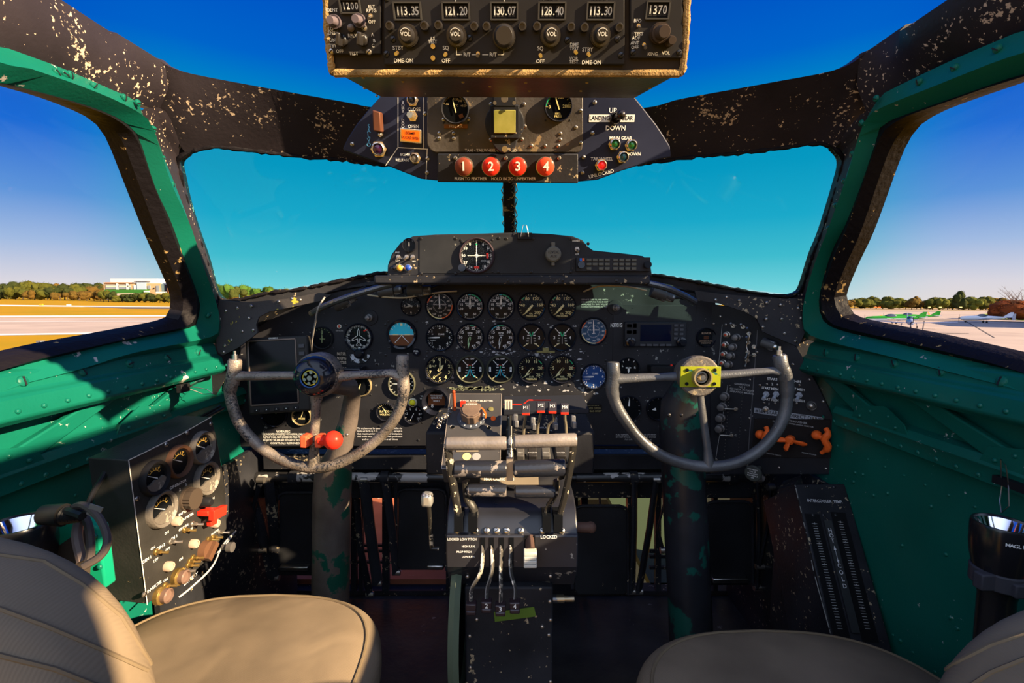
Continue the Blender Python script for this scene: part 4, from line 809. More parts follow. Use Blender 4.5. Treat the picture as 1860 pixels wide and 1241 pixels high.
strut([at(1376,872,1.41),at(1380,960,1.42),at(1376,1068,1.43)],.013,'upright strut right of the rightmost pedal'); strut([at(1400,885,1.38),at(1394,960,1.4),at(1380,1030,1.42)],.009,'thin strut leaning by the intercooler box')
strut([at(1205,1000,1.45),at(1195,960,1.44),at(1210,900,1.43)],.006,'thin rod between strut and right column')
# ---- front bulkhead frame and the nose beyond
mb=MB(); yb=1.66
for a,b,c,d in ((400,505,860,1100),(1375,1500,860,1180),(400,1500,832,880),(810,1050,880,1100)):
    p=[at(a,c,yb),at(b,c,yb),at(b,d,yb),at(a,d,yb)]; mb.solid(p,(0,.02,0))
mb.box((0,yb+.02,.0),(1.6,.05,.03)); struct('wall_front',mb,BLK)
mb=MB()
for px,w in ((612,8),(642,5),(655,4),(700,6),(1062,6),(1146,7),(1196,5),(1380,8),(1300,4)): mb.solid([at(px-w,875,yb-.02),at(px+w,875,yb-.02),at(px+w,1075,yb-.02),at(px-w,1075,yb-.02)],(0,.02,0))
for py in (1000,1020,990): mb.solid([at(600,py,yb-.01),at(720,py,yb-.01),at(720,py+4,yb-.01),at(600,py+4,yb-.01)],(0,.01,0)); mb.solid([at(1180,py+10,yb-.01),at(1215,py+10,yb-.01),at(1215,py+15,yb-.01),at(1180,py+15,yb-.01)],(0,.01,0))
struct('trim_11',mb,BLK)
ndf=tag(obj('nose_deck',MB().box((-.3,2.12,.02),(1.2,.85,.03)),mat('terracotta_ply',(.30,.10,.055),.45,chip=1,cscale=30,cth=.66,ccol=(.7,.6,.55),var=.3,vscale=5)),'terracotta wooden deck glimpsed through the gaps below the left pedals','deck')
ndg=tag(obj('nose_deck',MB().box((.62,2.12,.0),(.22,.85,.03)),mat('deck_green',(.05,.075,.045),.6)),'pale green deck glimpsed through the gaps by the right column','deck')
ndb=tag(obj('nose_partition',MB().box((-.62,2.58,.30),(.5,.03,.7)).box((.28,2.58,.35),(.12,.03,.6)),mat('terracotta_ply',(.30,.10,.055),.45)),'reddish brown partition seen behind the struts beside the left column','partition')
mb=MB(); mb.box((0,2.62,.1),(3.0,.03,1.8)); struct('wall_nose',mb,mat('nose_dark',(.018,.022,.020),.7))
mb=MB(); mb.box((.83,2.0,.545),(.13,.06,.05)); mb.box((.84,2.1,.52),(.15,.3,.02)); ngx=tag(obj('nose_bracket',mb,mat('lime_paint',(.45,.55,.20),.5)),'lit lime green bracket seen above the rightmost pedal','bracket')
for i in range(7):
    a=at(1225+i*4-60,878+i*12,1.7); 
wire([at(1085,885,1.6),at(1090,920,1.6),at(1078,960,1.62),at(1092,1000,1.62)],.004,mat('hose_braid',(.25,.25,.26),.4,.6,bump=1,bscale=500),'braided_hose','braided metal hose hanging right of the pedestal','hose')
# ================================================================ control columns and yokes
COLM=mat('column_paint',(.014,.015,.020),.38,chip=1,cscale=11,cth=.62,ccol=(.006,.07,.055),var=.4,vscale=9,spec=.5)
def yoke(side,y,rim,horns,spokes,hub,rim_r,m,label,tilt=.0):
    t=thing('control_yoke',label,'control yoke',at(hub[0],hub[1],y))
    k=y/880*1.0
    mb=MB(); pts=resamp([at(p[0],p[1],y) for p in rim],90); n=len(pts)
    rr=[rim_r*k*(1.15 if i<9 or i>n-10 else 1.0) for i in range(n)]; rr[0]*=.9; rr[-1]*=.9
    mb.tube(pts,rr,16); wpart('rim',mb,m,t)
    for h in horns:
        mb=MB(); p=at(h[0],h[1],y); q=at(h[2],h[3],y); mb.tube([p,p.lerp(q,.06),p.lerp(q,.5),q],[h[4]*k*.86,h[4]*k,h[4]*k,h[4]*k*.8],16); wpart('horn',mb,m,t)
        if h[5]: b=MB(); b.cyl(p,p+V((0,0,.010)),.006); b.cyl(p+V((0,0,.010)),p+V((0,0,.018)),.003); wpart('trim_button',b,MET,t)
    for s_ in spokes:
        mb=MB(); pp=[at(q[0],q[1],y+.01*(1-i/max(1,len(s_)-1))*0) for i,q in enumerate(s_)]; mb.tube(pp,[q[2]*k for q in s_],14,flat=.8); wpart('spoke',mb,m,t)
    return t,k
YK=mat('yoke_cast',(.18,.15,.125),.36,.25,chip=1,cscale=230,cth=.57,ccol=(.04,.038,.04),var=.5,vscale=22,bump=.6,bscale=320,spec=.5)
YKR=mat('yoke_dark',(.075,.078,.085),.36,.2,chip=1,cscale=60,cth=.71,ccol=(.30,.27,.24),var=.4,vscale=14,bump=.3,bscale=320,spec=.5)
ty,k=yoke('left',1.0,[(428,660),(422,690),(418,715),(425,745),(438,774),(468,808),(501,830),(535,844),(568,850),(603,846),(644,828),(682,801),(709,772),(725,745),(733,715),(732,682),(732,660)],
   [(427,653,424,700,12,1),(732,645,731,700,11.5,0)],[[(424,683,11),(445,683,9),(530,682,8),(560,683,11)],[(590,683,14),(615,685,11),(650,681,8),(710,678,8.5),(730,684,12)],[(576,700,16),(574,735,9),(571,810,8),(569,846,12)]],(573,683),10,YK,'left control yoke, half sunlit worn metal with a glossy black hub cap')
M=Matrix.Translation(at(573,683,.985))@Matrix.Rotation(PI/2,4,'X')
mb=MB(); mb.M=ty.matrix_world.inverted()@M; mb.lathe([(.030,-.06),(.046,-.035),(.047,-.01),(.044,.0)],32); obj('hub_housing',mb,YK,ty)
mb=MB(); mb.M=ty.matrix_world.inverted()@M; mb.lathe([(.042,-.004),(.042,.006),(.038,.018),(.029,.027),(.0205,.029),(.0195,.025)],40,caps=False); hc=obj('hub_cap',mb,GLO,ty)
mb=MB(); mb.M=ty.matrix_world.inverted()@M; mb.lathe([(.0215,.0275),(.0195,.030),(.0175,.029)],32,caps=False); mb.lathe([(.0175,.0262),(.0002,.0262)],28); obj('hub_ring',mb,mat('ring_blue',(.015,.05,.16),.2,.5),hc)
mb=MB(); mb.M=ty.matrix_world.inverted()@M; 
for i in range(6): mb.lathe([(.0035,.026),(.0035,.028),(1e-5,.028)],10,0,Matrix.Translation((.0115*math.cos(i*PI/3+.3),.0115*math.sin(i*PI/3+.3),0)))
mb.lathe([(.006,.026),(.005,.031),(1e-5,.031)],12); mb.lathe([(.0155,.0263),(.0135,.027),(.0135,.0263)],28,1,caps=False); obj('hub_fastener',mb,[MET,mat('yellow_ring',(.5,.42,.05),.4)],hc)
ty2,k=yoke('right',1.0,[(1115,668),(1114,690),(1112,709),(1119,735),(1134,761),(1160,796),(1197,825),(1241,842),(1287,848),(1334,842),(1374,822),(1406,790),(1424,755),(1430,717),(1427,685),(1420,665)],
   [(1114,658,1114,700,11.5,0),(1415,645,1424,690,12.5,1)],[[(1118,688,12),(1135,688,9),(1200,685,8),(1236,684,9)],[(1300,682,9),(1330,680,8),(1400,674,7.5),(1424,676,12)],[(1272,715,7),(1276,750,8),(1285,815,8),(1288,846,12)]],(1268,683),10.5,YKR,'right control yoke, dark worn metal with an open yellow-green hub plate')
M=Matrix.Translation(at(1268,683,.985))@Matrix.Rotation(PI/2,4,'X'); L2=ty2.matrix_world.inverted()
mb=MB(); mb.M=L2@M; mb.lathe([(.030,-.06),(.040,-.02),(.042,0),(.042,.006),(.039,.009),(1e-5,.009)],40); obj('hub_disc',mb,mat('hub_grey',(.14,.125,.11),.42,.3,chip=1,cscale=60,cth=.6,bump=.5),ty2)
mb=MB(); mb.M=L2@M; mb.box((-.000,-.0,.0115),(.082,.042,.004)); hp=obj('hub_plate',mb,mat('zinc_yellow',(.26,.28,.012),.4,chip=1,cscale=50,cth=.64,ccol=(.02,.10,.07)),ty2,bevel=.001)
mb=MB(); mb.M=L2@M; 
for x in (-1,1):
    for y in (-1,1): mb.lathe([(.0035,.0135),(.0035,.0155),(1e-5,.0155)],12,0,Matrix.Translation((x*.028,y*.014,0)))
obj('plate_hole',mb,DBL,hp)
mb=MB(); mb.M=L2@M; mb.lathe([(.019,.0135),(.0185,.028),(.0155,.028),(.0155,.015)],32,caps=False); obj('hub_tube',mb,mat('brass_ring',(.45,.36,.2),.35,.6),ty2)
mb=MB(); mb.M=L2@M; mb.lathe([(.0155,.015),(1e-5,.015)],24,1); mb.lathe([(.008,.015),(.008,.022),(.005,.026),(1e-5,.026)],8,0); mb.lathe([(.012,.015),(.012,.018),(.0085,.018)],16,0,caps=False); obj('shaft_nut',mb,[MET,DBL],ty2)
# columns
c1=thing('control_column','left black control column with a sunlit angled neck rising to the yoke','control column',at(603,1200,1.17))
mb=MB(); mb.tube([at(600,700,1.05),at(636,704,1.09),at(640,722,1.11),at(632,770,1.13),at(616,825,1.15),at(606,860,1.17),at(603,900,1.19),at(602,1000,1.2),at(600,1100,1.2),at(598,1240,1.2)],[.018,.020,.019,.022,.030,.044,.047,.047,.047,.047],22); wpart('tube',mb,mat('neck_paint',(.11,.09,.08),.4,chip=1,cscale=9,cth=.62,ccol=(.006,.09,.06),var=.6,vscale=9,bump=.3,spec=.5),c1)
mb=MB(); 
for px,py in ((628,757),(630,790),(612,800)): dome(mb,at(px,py,1.105),V((0,-1,0)),.004,.7)
dome(mb,at(577,905,1.15),V((-.3,-1,0)),.004); wpart('rivet',mb,SCR,c1)
mb=MB(); mb.add([at(580,893,1.149),at(598,908,1.149),at(580,918,1.149)],[(0,1,2)]); wpart('paint_flake',mb,mat('flake_green2',(.35,.5,.40),.5),c1)
c2=thing('control_column','right black control column with green worn patches, below the yoke','control column',at(1250,1200,1.12))
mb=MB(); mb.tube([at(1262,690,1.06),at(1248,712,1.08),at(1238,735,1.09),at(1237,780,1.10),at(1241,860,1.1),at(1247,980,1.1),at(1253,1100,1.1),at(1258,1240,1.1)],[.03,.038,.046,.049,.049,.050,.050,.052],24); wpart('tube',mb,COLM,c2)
mb=MB()
for px in (1215,1238,1261): dome(mb,at(px,754,1.05),V((0,-1,0)),.0045,.7)
wpart('rivet',mb,DSC,c2)
# red ball control lock on the left yoke
cl=thing('control_lock','bright red ball and red clamp blocks gripping the lower spoke of the left yoke','lock',at(583,800,.985))
mb=MB(); mb.sph(at(605,800,.965),17.5*.97/880,24); mb.lathe([(.011,-.012),(.011,.004)],14,0,Matrix.Translation(at(591,800,.968))@Matrix.Rotation(PI/2,4,'Y')); wpart('ball',mb,RED,cl)
mb=MB(); mb.box(at(556,800,.985),(.015,.03,.025)); mb.box(at(561,800,.985),(.010,.026,.020)); mb.box(at(582,800,.975),(.014,.03,.024)); wpart('clamp',mb,mat('clamp_orange',(.75,.10,.04),.4),cl,bevel=.003)
# ================================================================ centre pedestal
pd=thing('center_pedestal','black centre pedestal with curved throttle quadrant housing between the yokes','pedestal',(0,.95,0))
hw=.1215
def xprof(prof,hw_,cx=0):
    mb=MB(); k=len(prof); vs_=[(cx-hw_,y,z) for y,z in prof]+[(cx+hw_,y,z) for y,z in prof]
    mb.add(vs_,[tuple(range(k)),tuple(reversed(range(k,2*k)))]+[(i,k+i,k+(i+1)%k,(i+1)%k) for i in range(k)]); return mb
def yz(py,y): return (y,at(930,py,y).z)
QB=mat('quadrant_black',(.020,.021,.028),.33,chip=1,cscale=50,cth=.70,ccol=(.3,.28,.25),var=.35,spec=.5)
wpart('quadrant_housing',xprof([yz(868,1.02),yz(880,.97),yz(893,.935),yz(905,.912),yz(920,.893),yz(938,.877),yz(958,.866),yz(970,.861),yz(974,.856),yz(1030,.856),(.90,.50),(1.05,.50),(1.05,.68)],hw),QB,pd,bevel=.004)
mb=MB(); mb.box((-.006,.95,.20),(.168,.15,.62)); wpart('lower_column',mb,BLK,pd,bevel=.004)
mb=MB(); 
for px,py in ((849,1048),(1000,1047),(866,1126),(1000,1127),(853,1156),(985,1139),(997,1154),(854,1213),(999,1093),(1000,1239)): dome(mb,at(px,py,.874),V((0,-1,0)),.004,.6)
wpart('rivet',mb,SCR,pd)
mb=MB()
for px in (830,863,884,902,920,946,986,1020): screwhead(mb,at(px,964,.862),V((0,-.9,.45)),.0065,.6,0,1,random.uniform(0,3))
wpart('screw',mb,[MET,DSC],pd)
mb=MB(); M0=Matrix((V((1,0,0)),V((0,0,1)),V((0,-1,0)))).transposed().to_4x4()
for s_,px,py,sz in (('LOCKED LOW PITCH',839,980,.0062),('HIGH R.P.M.',851,993,.0052),('PROP PITCH',843,1003,.0056),('LOW R.P.M.',851,1012,.0052),('LOCKED',997,976,.0088)):
    mb.M=Matrix.Translation(at(px,py,.8555))@M0; mb.text(s_,0,0,sz,0,0,0,.9)
wpart('lettering',mb,WHT,pd)
mb=MB()
for px in (877,893,911,929): mb.box(at(px,1003,.8560),(.0085,.002,.055))
for px in (835,860,992,1012): mb.box(at(px,943,.873),(.016,.045,.03))
mb.box(at(962,995,.856),(.02,.002,.045)); wpart('slot',mb,DBL,pd)
# prop levers
for i,(x0,x1,x2,y2,s_) in enumerate(((877,876,856,1100,''),(893,895,884,1096,'2'),(911,910,909,1102,'3'),(929,927,935,1097,'4'))):
    t=thing('propeller_lever','steel propeller pitch lever, %s, with square black knob'%('leftmost, knob worn blank','second from left numbered 2','third numbered 3','rightmost numbered 4')[i],'lever',at(x1,1020,.85))
    mb=MB(); mb.tube(resamp([at(x0,985,.86),at(x1,1025,.845),at((x1+x2)/2+(x1-x2)*.25,1045,.835),at(x2+1,1070,.828),at(x2,y2-8,.822)],14),.0045,8,flat=.45); wpart('rod',mb,mat('rod_steel',(.10,.095,.09),.32,.6,chip=1,cscale=60,cth=.56,ccol=(.55,.5,.42)),t)
    c=at(x2,y2,.82); mb=MB(); mb.box(c,(.019,.016,.013)); mb.box(c+V((0,-.001,-.009)),(.018,.018,.008)); wpart('knob',mb,mat('knob_brown',(.03,.018,.022),.3,spec=.5),t,bevel=.002)
    if s_: mb=MB(); mb.M=Matrix.Translation(c+V((0,-.0085,0)))@M0; mb.text(s_,0,0,.012,.0002); wpart('numeral',mb,WHT,t)
t=thing('throttle_lock_lever','small lever with ivory ribbed tip on the right of the quadrant face','lever',at(963,985,.85))
mb=MB(); mb.tube([at(961,975,.862),at(963,998,.845)],.010,10,flat=.7); wpart('arm',mb,mat('rusty',(.08,.045,.035),.5),t)
mb=MB(); 
for j in range(4): mb.box(at(963,1003+j*7.2,.838),(.023,.018,.0064))
mb.box(at(963,1014,.841),(.021,.015,.03)); wpart('tip',mb,mat('ivory',(.55,.53,.47),.45),t,bevel=.0012)
# throttles
THR=mat('throttle_worn',(.23,.20,.18),.36,.2,chip=1,cscale=110,cth=.70,ccol=(.015,.014,.014),var=.2,vscale=20,bump=.3,spec=.5)
THB=mat('throttle_dark',(.016,.018,.026),.28,chip=1,cscale=26,cth=.52,ccol=(.23,.20,.18),bump=.2,spec=.6)
THA=mat('throttle_arm',(.016,.015,.014),.35,chip=1,cscale=75,cth=.60,ccol=(.5,.42,.30),spec=.5)
def grip(x0,x1,py,py2,y,r,arm,label,m,name='throttle_lever'):
    t=thing(name,label,'lever',at(arm[-1][0],arm[-1][1],.868)); a=at(x0,py,y); b=at(x1,py2,y); d=(b-a).normalized(); rr=r*y/880
    mb=MB(); mb.tube([a,a+d*.003,a+d*.012,b-d*.003,b],[rr*.7,rr*.95,rr,rr,rr*.9],20); wpart('grip',mb,m,t)
    pts=resamp([at(q[0],q[1],q[2]) for q in arm],14); mb=MB(); mb.tube(pts,.0085,10,flat=.55); wpart('arm',mb,THA,t); return t
grip(809,920,806,805,.838,12.5,[(813,806,.838),(818,850,.845),(827,900,.858),(835,948,.868)],'upper left throttle bar, full length and worn bare, nearest the top',THR)
grip(933,1047,803,799,.838,12.5,[(1043,800,.838),(1036,850,.845),(1026,900,.858),(1014,945,.868)],'upper right throttle bar, full length and worn bare, nearest the top',THR)
grip(824,920,852,852,.855,16,[(826,852,.855),(832,870,.862)],'middle left throttle bar with half its black paint left',THB)
grip(932,1026,852,849,.855,16,[(1024,850,.855),(1020,868,.862)],'middle right throttle bar with half its black paint left',THB)
grip(848,920,890,891,.868,12,[(846,874,.868),(849,905,.872),(861,925,.873),(861,945,.872)],'lowest left throttle bar, mostly black',THB)
grip(934,1008,893,893,.868,12,[(1011,872,.868),(1008,900,.872),(995,922,.873),(990,945,.872)],'lowest right throttle bar, mostly black',THB)
# cruise plate
PT=Pl(at(925,868,.93),(0,-.75,.65))
t=thing('cruise_plate','tan lettered plate on the quadrant between the throttle arms','placard',PT.M(925,868)); mb=MB(); mb.box((0,0,.001),(.115,.03,.002)); obj('plate',mb,mat('tan_plate',(.20,.165,.12),.5,var=.2),t,bevel=.0005)
mb=MB(); mb.text('MAX CRUISE  2100',-.02,-.004,.0072,.0024); mb.text('2300',.001,.0065,.007,.0024); mb.text('CLIMB',-.03,.0065,.006,.0024); obj('lettering',mb,WHT,t)
# turbo boost selector
PTB=Pl(at(860,785,.985),(0,-.62,.78))
tbx=thing('turbo_boost_selector','slanted grey-black turbo boost selector box with tan dial knob, upper left of the pedestal','control box',PTB.M(860,785))
pts=[(818,716),(911,716),(908,858),(802,852)]; l=[PTB.loc(tbx.matrix_world,*p) for p in pts]
mb=MB(); mb.prism(l,-.05,0); obj('box',mb,mat('turbo_face',(.052,.050,.052),.42,chip=1,cscale=70,cth=.72,ccol=(.5,.45,.4),var=.25),tbx,bevel=.002)
mb=MB(); mb.line(l+[l[0]],.0016,.0006); obj('edge_trim',mb,mat('edge_bare',(.40,.34,.28),.4,.5),tbx)
mb=MB(); x,y=PTB.loc(tbx.matrix_world,865,729); mb.text('TURBO BOOST SELECTOR',x,y,.0062,.0008); obj('lettering',mb,mat('cream_text',(.65,.62,.55),.5),tbx)
x,y=PTB.loc(tbx.matrix_world,857,759); mb=MB(); mb.M=Matrix.Translation((x,y,0)); mb.lathe([(.031,0),(.031,.003),(.028,.005),(1e-5,.005)],36); dl=obj('dial_plate',mb,mat('dial_slate',(.05,.055,.07),.4),tbx)
mb=MB(); mb.M=Matrix.Translation((x,y,0))
for i,a in enumerate((-60,-30,0,25,50,75,100)):
    q=R(-90+a); mb.text(str(i+1 if i<6 else 10),.0265*math.cos(q),.0265*math.sin(q),.007,.0053,0)
mb.ring(.028,.0315,40,100,.0055,1); obj('dial_marking',mb,[WHT,ORG],dl)
kp=[]; 
for i in range(40): a=2*PI*i/40; rr=.0225*(1+.045*math.cos(a*10)); kp.append((rr*math.cos(a),rr*math.sin(a)))
mb=MB(); mb.M=Matrix.Translation((x,y,0)); mb.prism(kp,.006,.028); mb.prism([(p[0]*.85,p[1]*.85) for p in kp],.028,.030); kn=obj('knob',mb,mat('bakelite',(.14,.095,.07),.4,var=.2,vscale=30,bump=.2),tbx,bevel=.002)
mb=MB(); mb.M=Matrix.Translation((x,y,0)); mb.text('INCREASE',0,.012,.0055,.0303); obj('knob_lettering',mb,mat('cream_text',(.65,.62,.55),.5),kn)
mb=MB()
for px,py,r in ((822,776,.004),(888,777,.004)): x,y=PTB.loc(tbx.matrix_world,px,py); mb.lathe([(r,.0004),(1e-5,.0004)],14,0,Matrix.Translation((x,y,0))); mb.lathe([(r,.0),(r*1.25,.001),(r*1.3,0)],14,1,Matrix.Translation((x,y,0)),caps=False)
obj('screw_hole',mb,[DBL,SCR],tbx)
for px,py,m in ((892,744,mat('olive_brass',(.22,.20,.08),.45,.3)),(896,761,ORG)): x,y=PTB.loc(tbx.matrix_world,px,py); mb=MB(); mb.lathe([(.0055,0),(.0055,.002),(1e-5,.003)],14,0,Matrix.Translation((x,y,0))); obj('fastener',mb,m,tbx)
mb=MB(); x,y=PTB.loc(tbx.matrix_world,848,828); mb.box((x,y+.012,.0006),(.045,.007,.0012)); 
for i,m in enumerate((1,2,3)): mb.lathe([(.0085,.0004),(1e-5,.0006)],20,m,Matrix.Translation((x-.019+.019*i,y-.002,0)))
obj('inspection_stamp',mb,[mat('tan_plate',(.20,.165,.12),.5),mat('dial_slate',(.05,.055,.07),.4),YEL,mat('stamp_grey',(.3,.3,.3),.5)],tbx)
sp_=thing('locking_pin','red stick and red wedge with a chain at the top left of the turbo box','pin',at(826,745,1.03)); mb=MB(); mb.tube([at(826,745,1.03),at(824,712,1.02)],.0035,8); mb.sph(at(824,712,1.02),.004); wpart('pin',mb,mat('rust_red',(.32,.06,.02),.5),sp_); mb=MB(); mb.box(at(841,734,1.04),(.012,.012,.012)); wpart('wedge',mb,RED,sp_,bevel=.001)
ch=MB(); cpts=resamp([at(822,740,1.03),at(815,752,1.02),at(808,758,1.0),at(800,762,1.0),at(797,775,1.0)],16)
for i,p in enumerate(cpts): ch.lathe([(.0042,-.0008),(.0050,0),(.0042,.0008),(.0034,0),(.0042,-.0008)],10,0,Matrix.Translation(p)@Matrix.Rotation(i*1.57,4,'Z')@Matrix.Rotation(PI/2,4,'X'),caps=False)
wpart('chain',ch,SCR,sp_)
# rear housing of the pedestal with mixture levers
rh=thing('mixture_control_box','black pedestal box carrying the mixture levers, behind the throttles','control box',at(930,880,1.2))
PX=Pl(at(930,785,1.09),(0,-.42,.91))
mb=MB(); T1=[(772,786),(1081,786),(1062,740),(798,740)]; top=[PX.hit(*p) for p in T1]; d=V((0,0,-.10)); mb.solid(top,d); wpart('housing',mb,BLK,rh,bevel=.005)
mb=MB(); mb.solid([at(1055,840,1.10),at(925,845,1.0),at(925,790,1.0),at(1050,790,1.1)],(0,.05,0)); wpart('lower_housing',mb,BLK,rh)
mb=MB(); mb.solid([PX.hit(*p)+V((0,0,.012)) for p in ((915,728),(1058,726),(1070,752),(915,756))],(0,0,-.01)); wpart('top_plate',mb,mat('plate_navy',(.02,.022,.03),.4,chip=1,cscale=40,cth=.66,ccol=(.35,.35,.35)),rh,bevel=.001)
for px,py in ((968,768),(1008,768),(1041,765),(936,763)):
    mb=MB(); mb.box(at(px,py,1.06),(.010,.012,.026)); mb.box(at(px+2,py+7,1.05),(.009,.012,.015)); wpart('lug',mb,mat('lug_grey',(.22,.22,.23),.4,.5),rh,bevel=.002)
mb=MB(); mb.M=PX.M(985,778,off=.001); mb.text('MIXTURE',0,0,.008,0); mb.text('A RICH   A LEAN',0,-.010,.006,0); wpart('lettering',mb,DIM,rh)
mb=MB(); mb.tube([at(915,735,1.06),at(950,735,1.06),at(960,727,1.06),at(1000,727,1.07)],.0015,6); wpart('red_wire',mb,RED,rh)
for px in (888,935,958,980): pass
for i,(kx,ky,bx,by) in enumerate(((955,742,951,792),(982,738,976,792),(1003,739,994,792),(1025,741,1029,792))):
    n_='M%d'%(i+1); t=thing('mixture_lever','mixture lever with red-edged dark knob marked %s'%n_,'lever',at(bx,by,1.02))
    mb=MB(); mb.tube(resamp([at(bx,by,1.02),at(bx+(kx-bx)*.3,by-20,1.01),at(bx+(kx-bx)*.7+(6 if i==2 else 0),by-30,1.0),at(kx+1,ky+8,.985)],10),.004,8,flat=.6); wpart('rod',mb,mat('rod_brass',(.38,.33,.24),.35,.7),t)
    c=at(kx,ky,.975); mb=MB(); mb.box(c,(.0165,.016,.017)); wpart('knob',mb,mat('knob_slate',(.045,.042,.055),.4),t,bevel=.0015)
    mb=MB(); mb.box(c+V((0,-.001,-.010)),(.016,.016,.005)); wpart('knob_edge',mb,RED,t,bevel=.001)
    mb=MB(); mb.M=Matrix.Translation(c+V((0,-.0083,.003)))@M0; mb.text(n_,0,0,.009,.0002); wpart('numeral',mb,WHT,t)
t=thing('friction_lock_lever','centre lever with ivory ribbed knob on a striped steel rod','lever',at(926,870,.93))
mb=MB(); mb.tube([at(925,755,.97),at(925,775,.965),at(926,775,.965),at(926,862,.93)],[.005,.005,.0075,.0075],12); wpart('rod',mb,mat('rod_worn',(.26,.24,.22),.3,.7,chip=1,cscale=40,cth=.5,ccol=(.02,.02,.02)),t)
mb=MB(); c=at(923,735,.975); mb.box(c,(.016,.014,.018)); 
for j in range(3): mb.box(c+V((-.005+.005*j,-.0075,0)),(.003,.003,.018))
wpart('knob',mb,mat('ivory_warm',(.52,.45,.33),.45),t,bevel=.001)
mb=MB(); mb.box(at(926,852,.865),(.012,.008,.042)); wpart('guide',mb,mat('edge_bare',(.40,.34,.28),.4,.5),t)
for i,(px,w,m,lb) in enumerate(((945,15,0,'leftmost'),(967,17,1,'second'),(991,16,0,'third'),(1018,19,1,'rightmost'))):
    t=thing('cowl_flap_switch','%s flat rocker switch under the upper throttle bar'%lb,'switch',PX.M(px,826,P=at(px,826,.99))); mb=MB(); mb.box((0,0,0),(w*.99/880,.03,.02)); obj('rocker',mb,mat('rocker_dark',(.03,.028,.028),.4) if m else mat('rocker_grey',(.09,.085,.08),.45),t,bevel=.002); mb=MB(); mb.text(('TEST','INVERTR','GEN','WATER')[i],0,-.005,.005,.0102); obj('lettering',mb,DIM,t)
# parking lever left and right fittings
t=thing('flap_lever','silver knobbed lever at the left side of the throttle quadrant','lever',at(785,975,.9)); mb=MB(); mb.box(at(776,907,.86),(.021,.022,.026)); wpart('knob',mb,mat('knob_silver',(.55,.54,.52),.3,.7),t,bevel=.006)
mb=MB(); mb.tube([at(779,920,.865),at(782,960,.875),at(784,995,.88),at(797,997,.88)],.004,8); wpart('rod',mb,THA,t); mb=MB(); mb.M=Matrix.Translation(at(777,901,.8485))@M0; mb.text('UP DN',0,0,.007,0); wpart('lettering',mb,PAN,t)
t=thing('side_bolt','brown rusty bolt sticking out of the right side of the quadrant','bolt',at(1054,958,.9)); mb=MB(); mb.cyl((.1215,.90,at(1054,958,.9).z),(.150,.90,at(1054,958,.9).z),.010); mb.sph((.152,.90,at(1054,958,.9).z),.011,10); obj_=wpart('shank',mb,mat('rusty',(.08,.045,.035),.5),t)
t=thing('side_bolt','blue-grey bolt with brown tip low on the right of the pedestal','bolt',at(1010,1086,.95)); z=at(1020,1088,.93).z; mb=MB(); mb.cyl((.078,.93,z),(.105,.93,z),.008); mb.cyl((.105,.93,z),(.125,.93,z),.006); wpart('shank',mb,mat('conduit_metal',(.16,.16,.17),.3),t)
tw=thing('trim_wheel','tall narrow dark green trim wheel beside the left of the lower pedestal','wheel',(-.107,.93,.35)); mb=MB(); mb.lathe([(.150,-.006),(.158,-.010),(.164,0),(.158,.010),(.150,.006),(.150,-.006)],64,0,Matrix.Translation((-.105,.97,.405))@Matrix.Rotation(PI/2,4,'Y'),caps=False); mb.lathe([(.15,-.003),(1e-5,-.003)],32,1,Matrix.Translation((-.105,.97,.405))@Matrix.Rotation(PI/2,4,'Y')); wpart('rim',mb,[mat('wheel_green',(.10,.13,.09),.35),RUB],tw)
tg=thing('paper_tag','green paper tag stuck on the front of the lower pedestal','tag',at(935,1118,.872)); mb=MB(); mb.solid([at(897,1112,.873),at(970,1103,.873),at(974,1120,.873),at(899,1130,.873)],(0,.0008,0)); wpart('paper',mb,mat('tag_green',(.10,.17,.025),.6,var=.2),tg)
# ================================================================ overhead panels
PO=Pl(at(930,330,.90),(0,-1,-.30))
oh=thing('overhead_console','dark blue-black fan shaped overhead panel hanging from the top frame','overhead panel',PO.M(930,250))
OM=oh.matrix_world
OPTS=[(623,268),(632,250),(648,225),(670,198),(700,165),(740,150),(930,140),(1130,150),(1152,175),(1172,200),(1193,227),(1208,250),(1217,265),(1219,285),(1195,290),(1130,310),(1085,327),(1052,330),(792,328),(764,325),(700,300),(623,273)]
NAVY=mat('overhead_navy',(.016,.020,.042),.42,chip=1,cscale=40,cth=.74,var=.3)
mb=MB(); mb.prism([PO.loc(OM,*p) for p in OPTS],-.05,0); obj('panel_plate',mb,NAVY,oh,bevel=.002)
cpw=[(777,150),(777,262),(785,274),(792,277),(1050,277),(1056,272),(1058,258),(1058,150)]
OPM=mat('worn_centre_paint',(.055,.048,.044),.42,spec=.4,chip=1,cscale=34,cth=.63,ccol=(.24,.175,.10),var=.45,vscale=18,bump=.25)
mb=MB(); mb.prism([PO.loc(OM,*p) for p in cpw],0,.008); obj('centre_plate',mb,OPM,oh,bevel=.0015)
def otext(lst,m,z=.0006,name='lettering',parent=None):
    mb=MB()
    for s_,px,py,sz,*r in lst: x,y=PO.loc(OM,px,py); mb.text(s_,x,y,sz,z,0,r[0] if r else 0)
    return obj(name,mb,m,parent or oh)
otext([('CLOSE',752,199,.0075),('OPEN',751,230,.0075),('BOMB',736,281,.0065),('RELEASE',731,291,.0065),('UP',1113,201,.011),('DOWN',1118,233,.0105),('MAIN GEAR',1127,251,.0075),('DOWN',1151,280,.0075),('TAILWHEEL',1093,289,.0075),('UNLOCKED',1092,316,.0085,R(14))],WHT)
mb=MB()
for i,c in enumerate('SALVO'): x,y=PO.loc(OM,670,230+8.3*i); mb.text(c,x,y,.0095,.0006)
obj('lettering',mb,mat('sky_text',(.10,.35,.60),.5),oh)
mb=MB()
for i,c in enumerate('BOMB'): x,y=PO.loc(OM,732,186+5.4*i); mb.text(c,x,y,.0065,.0006)
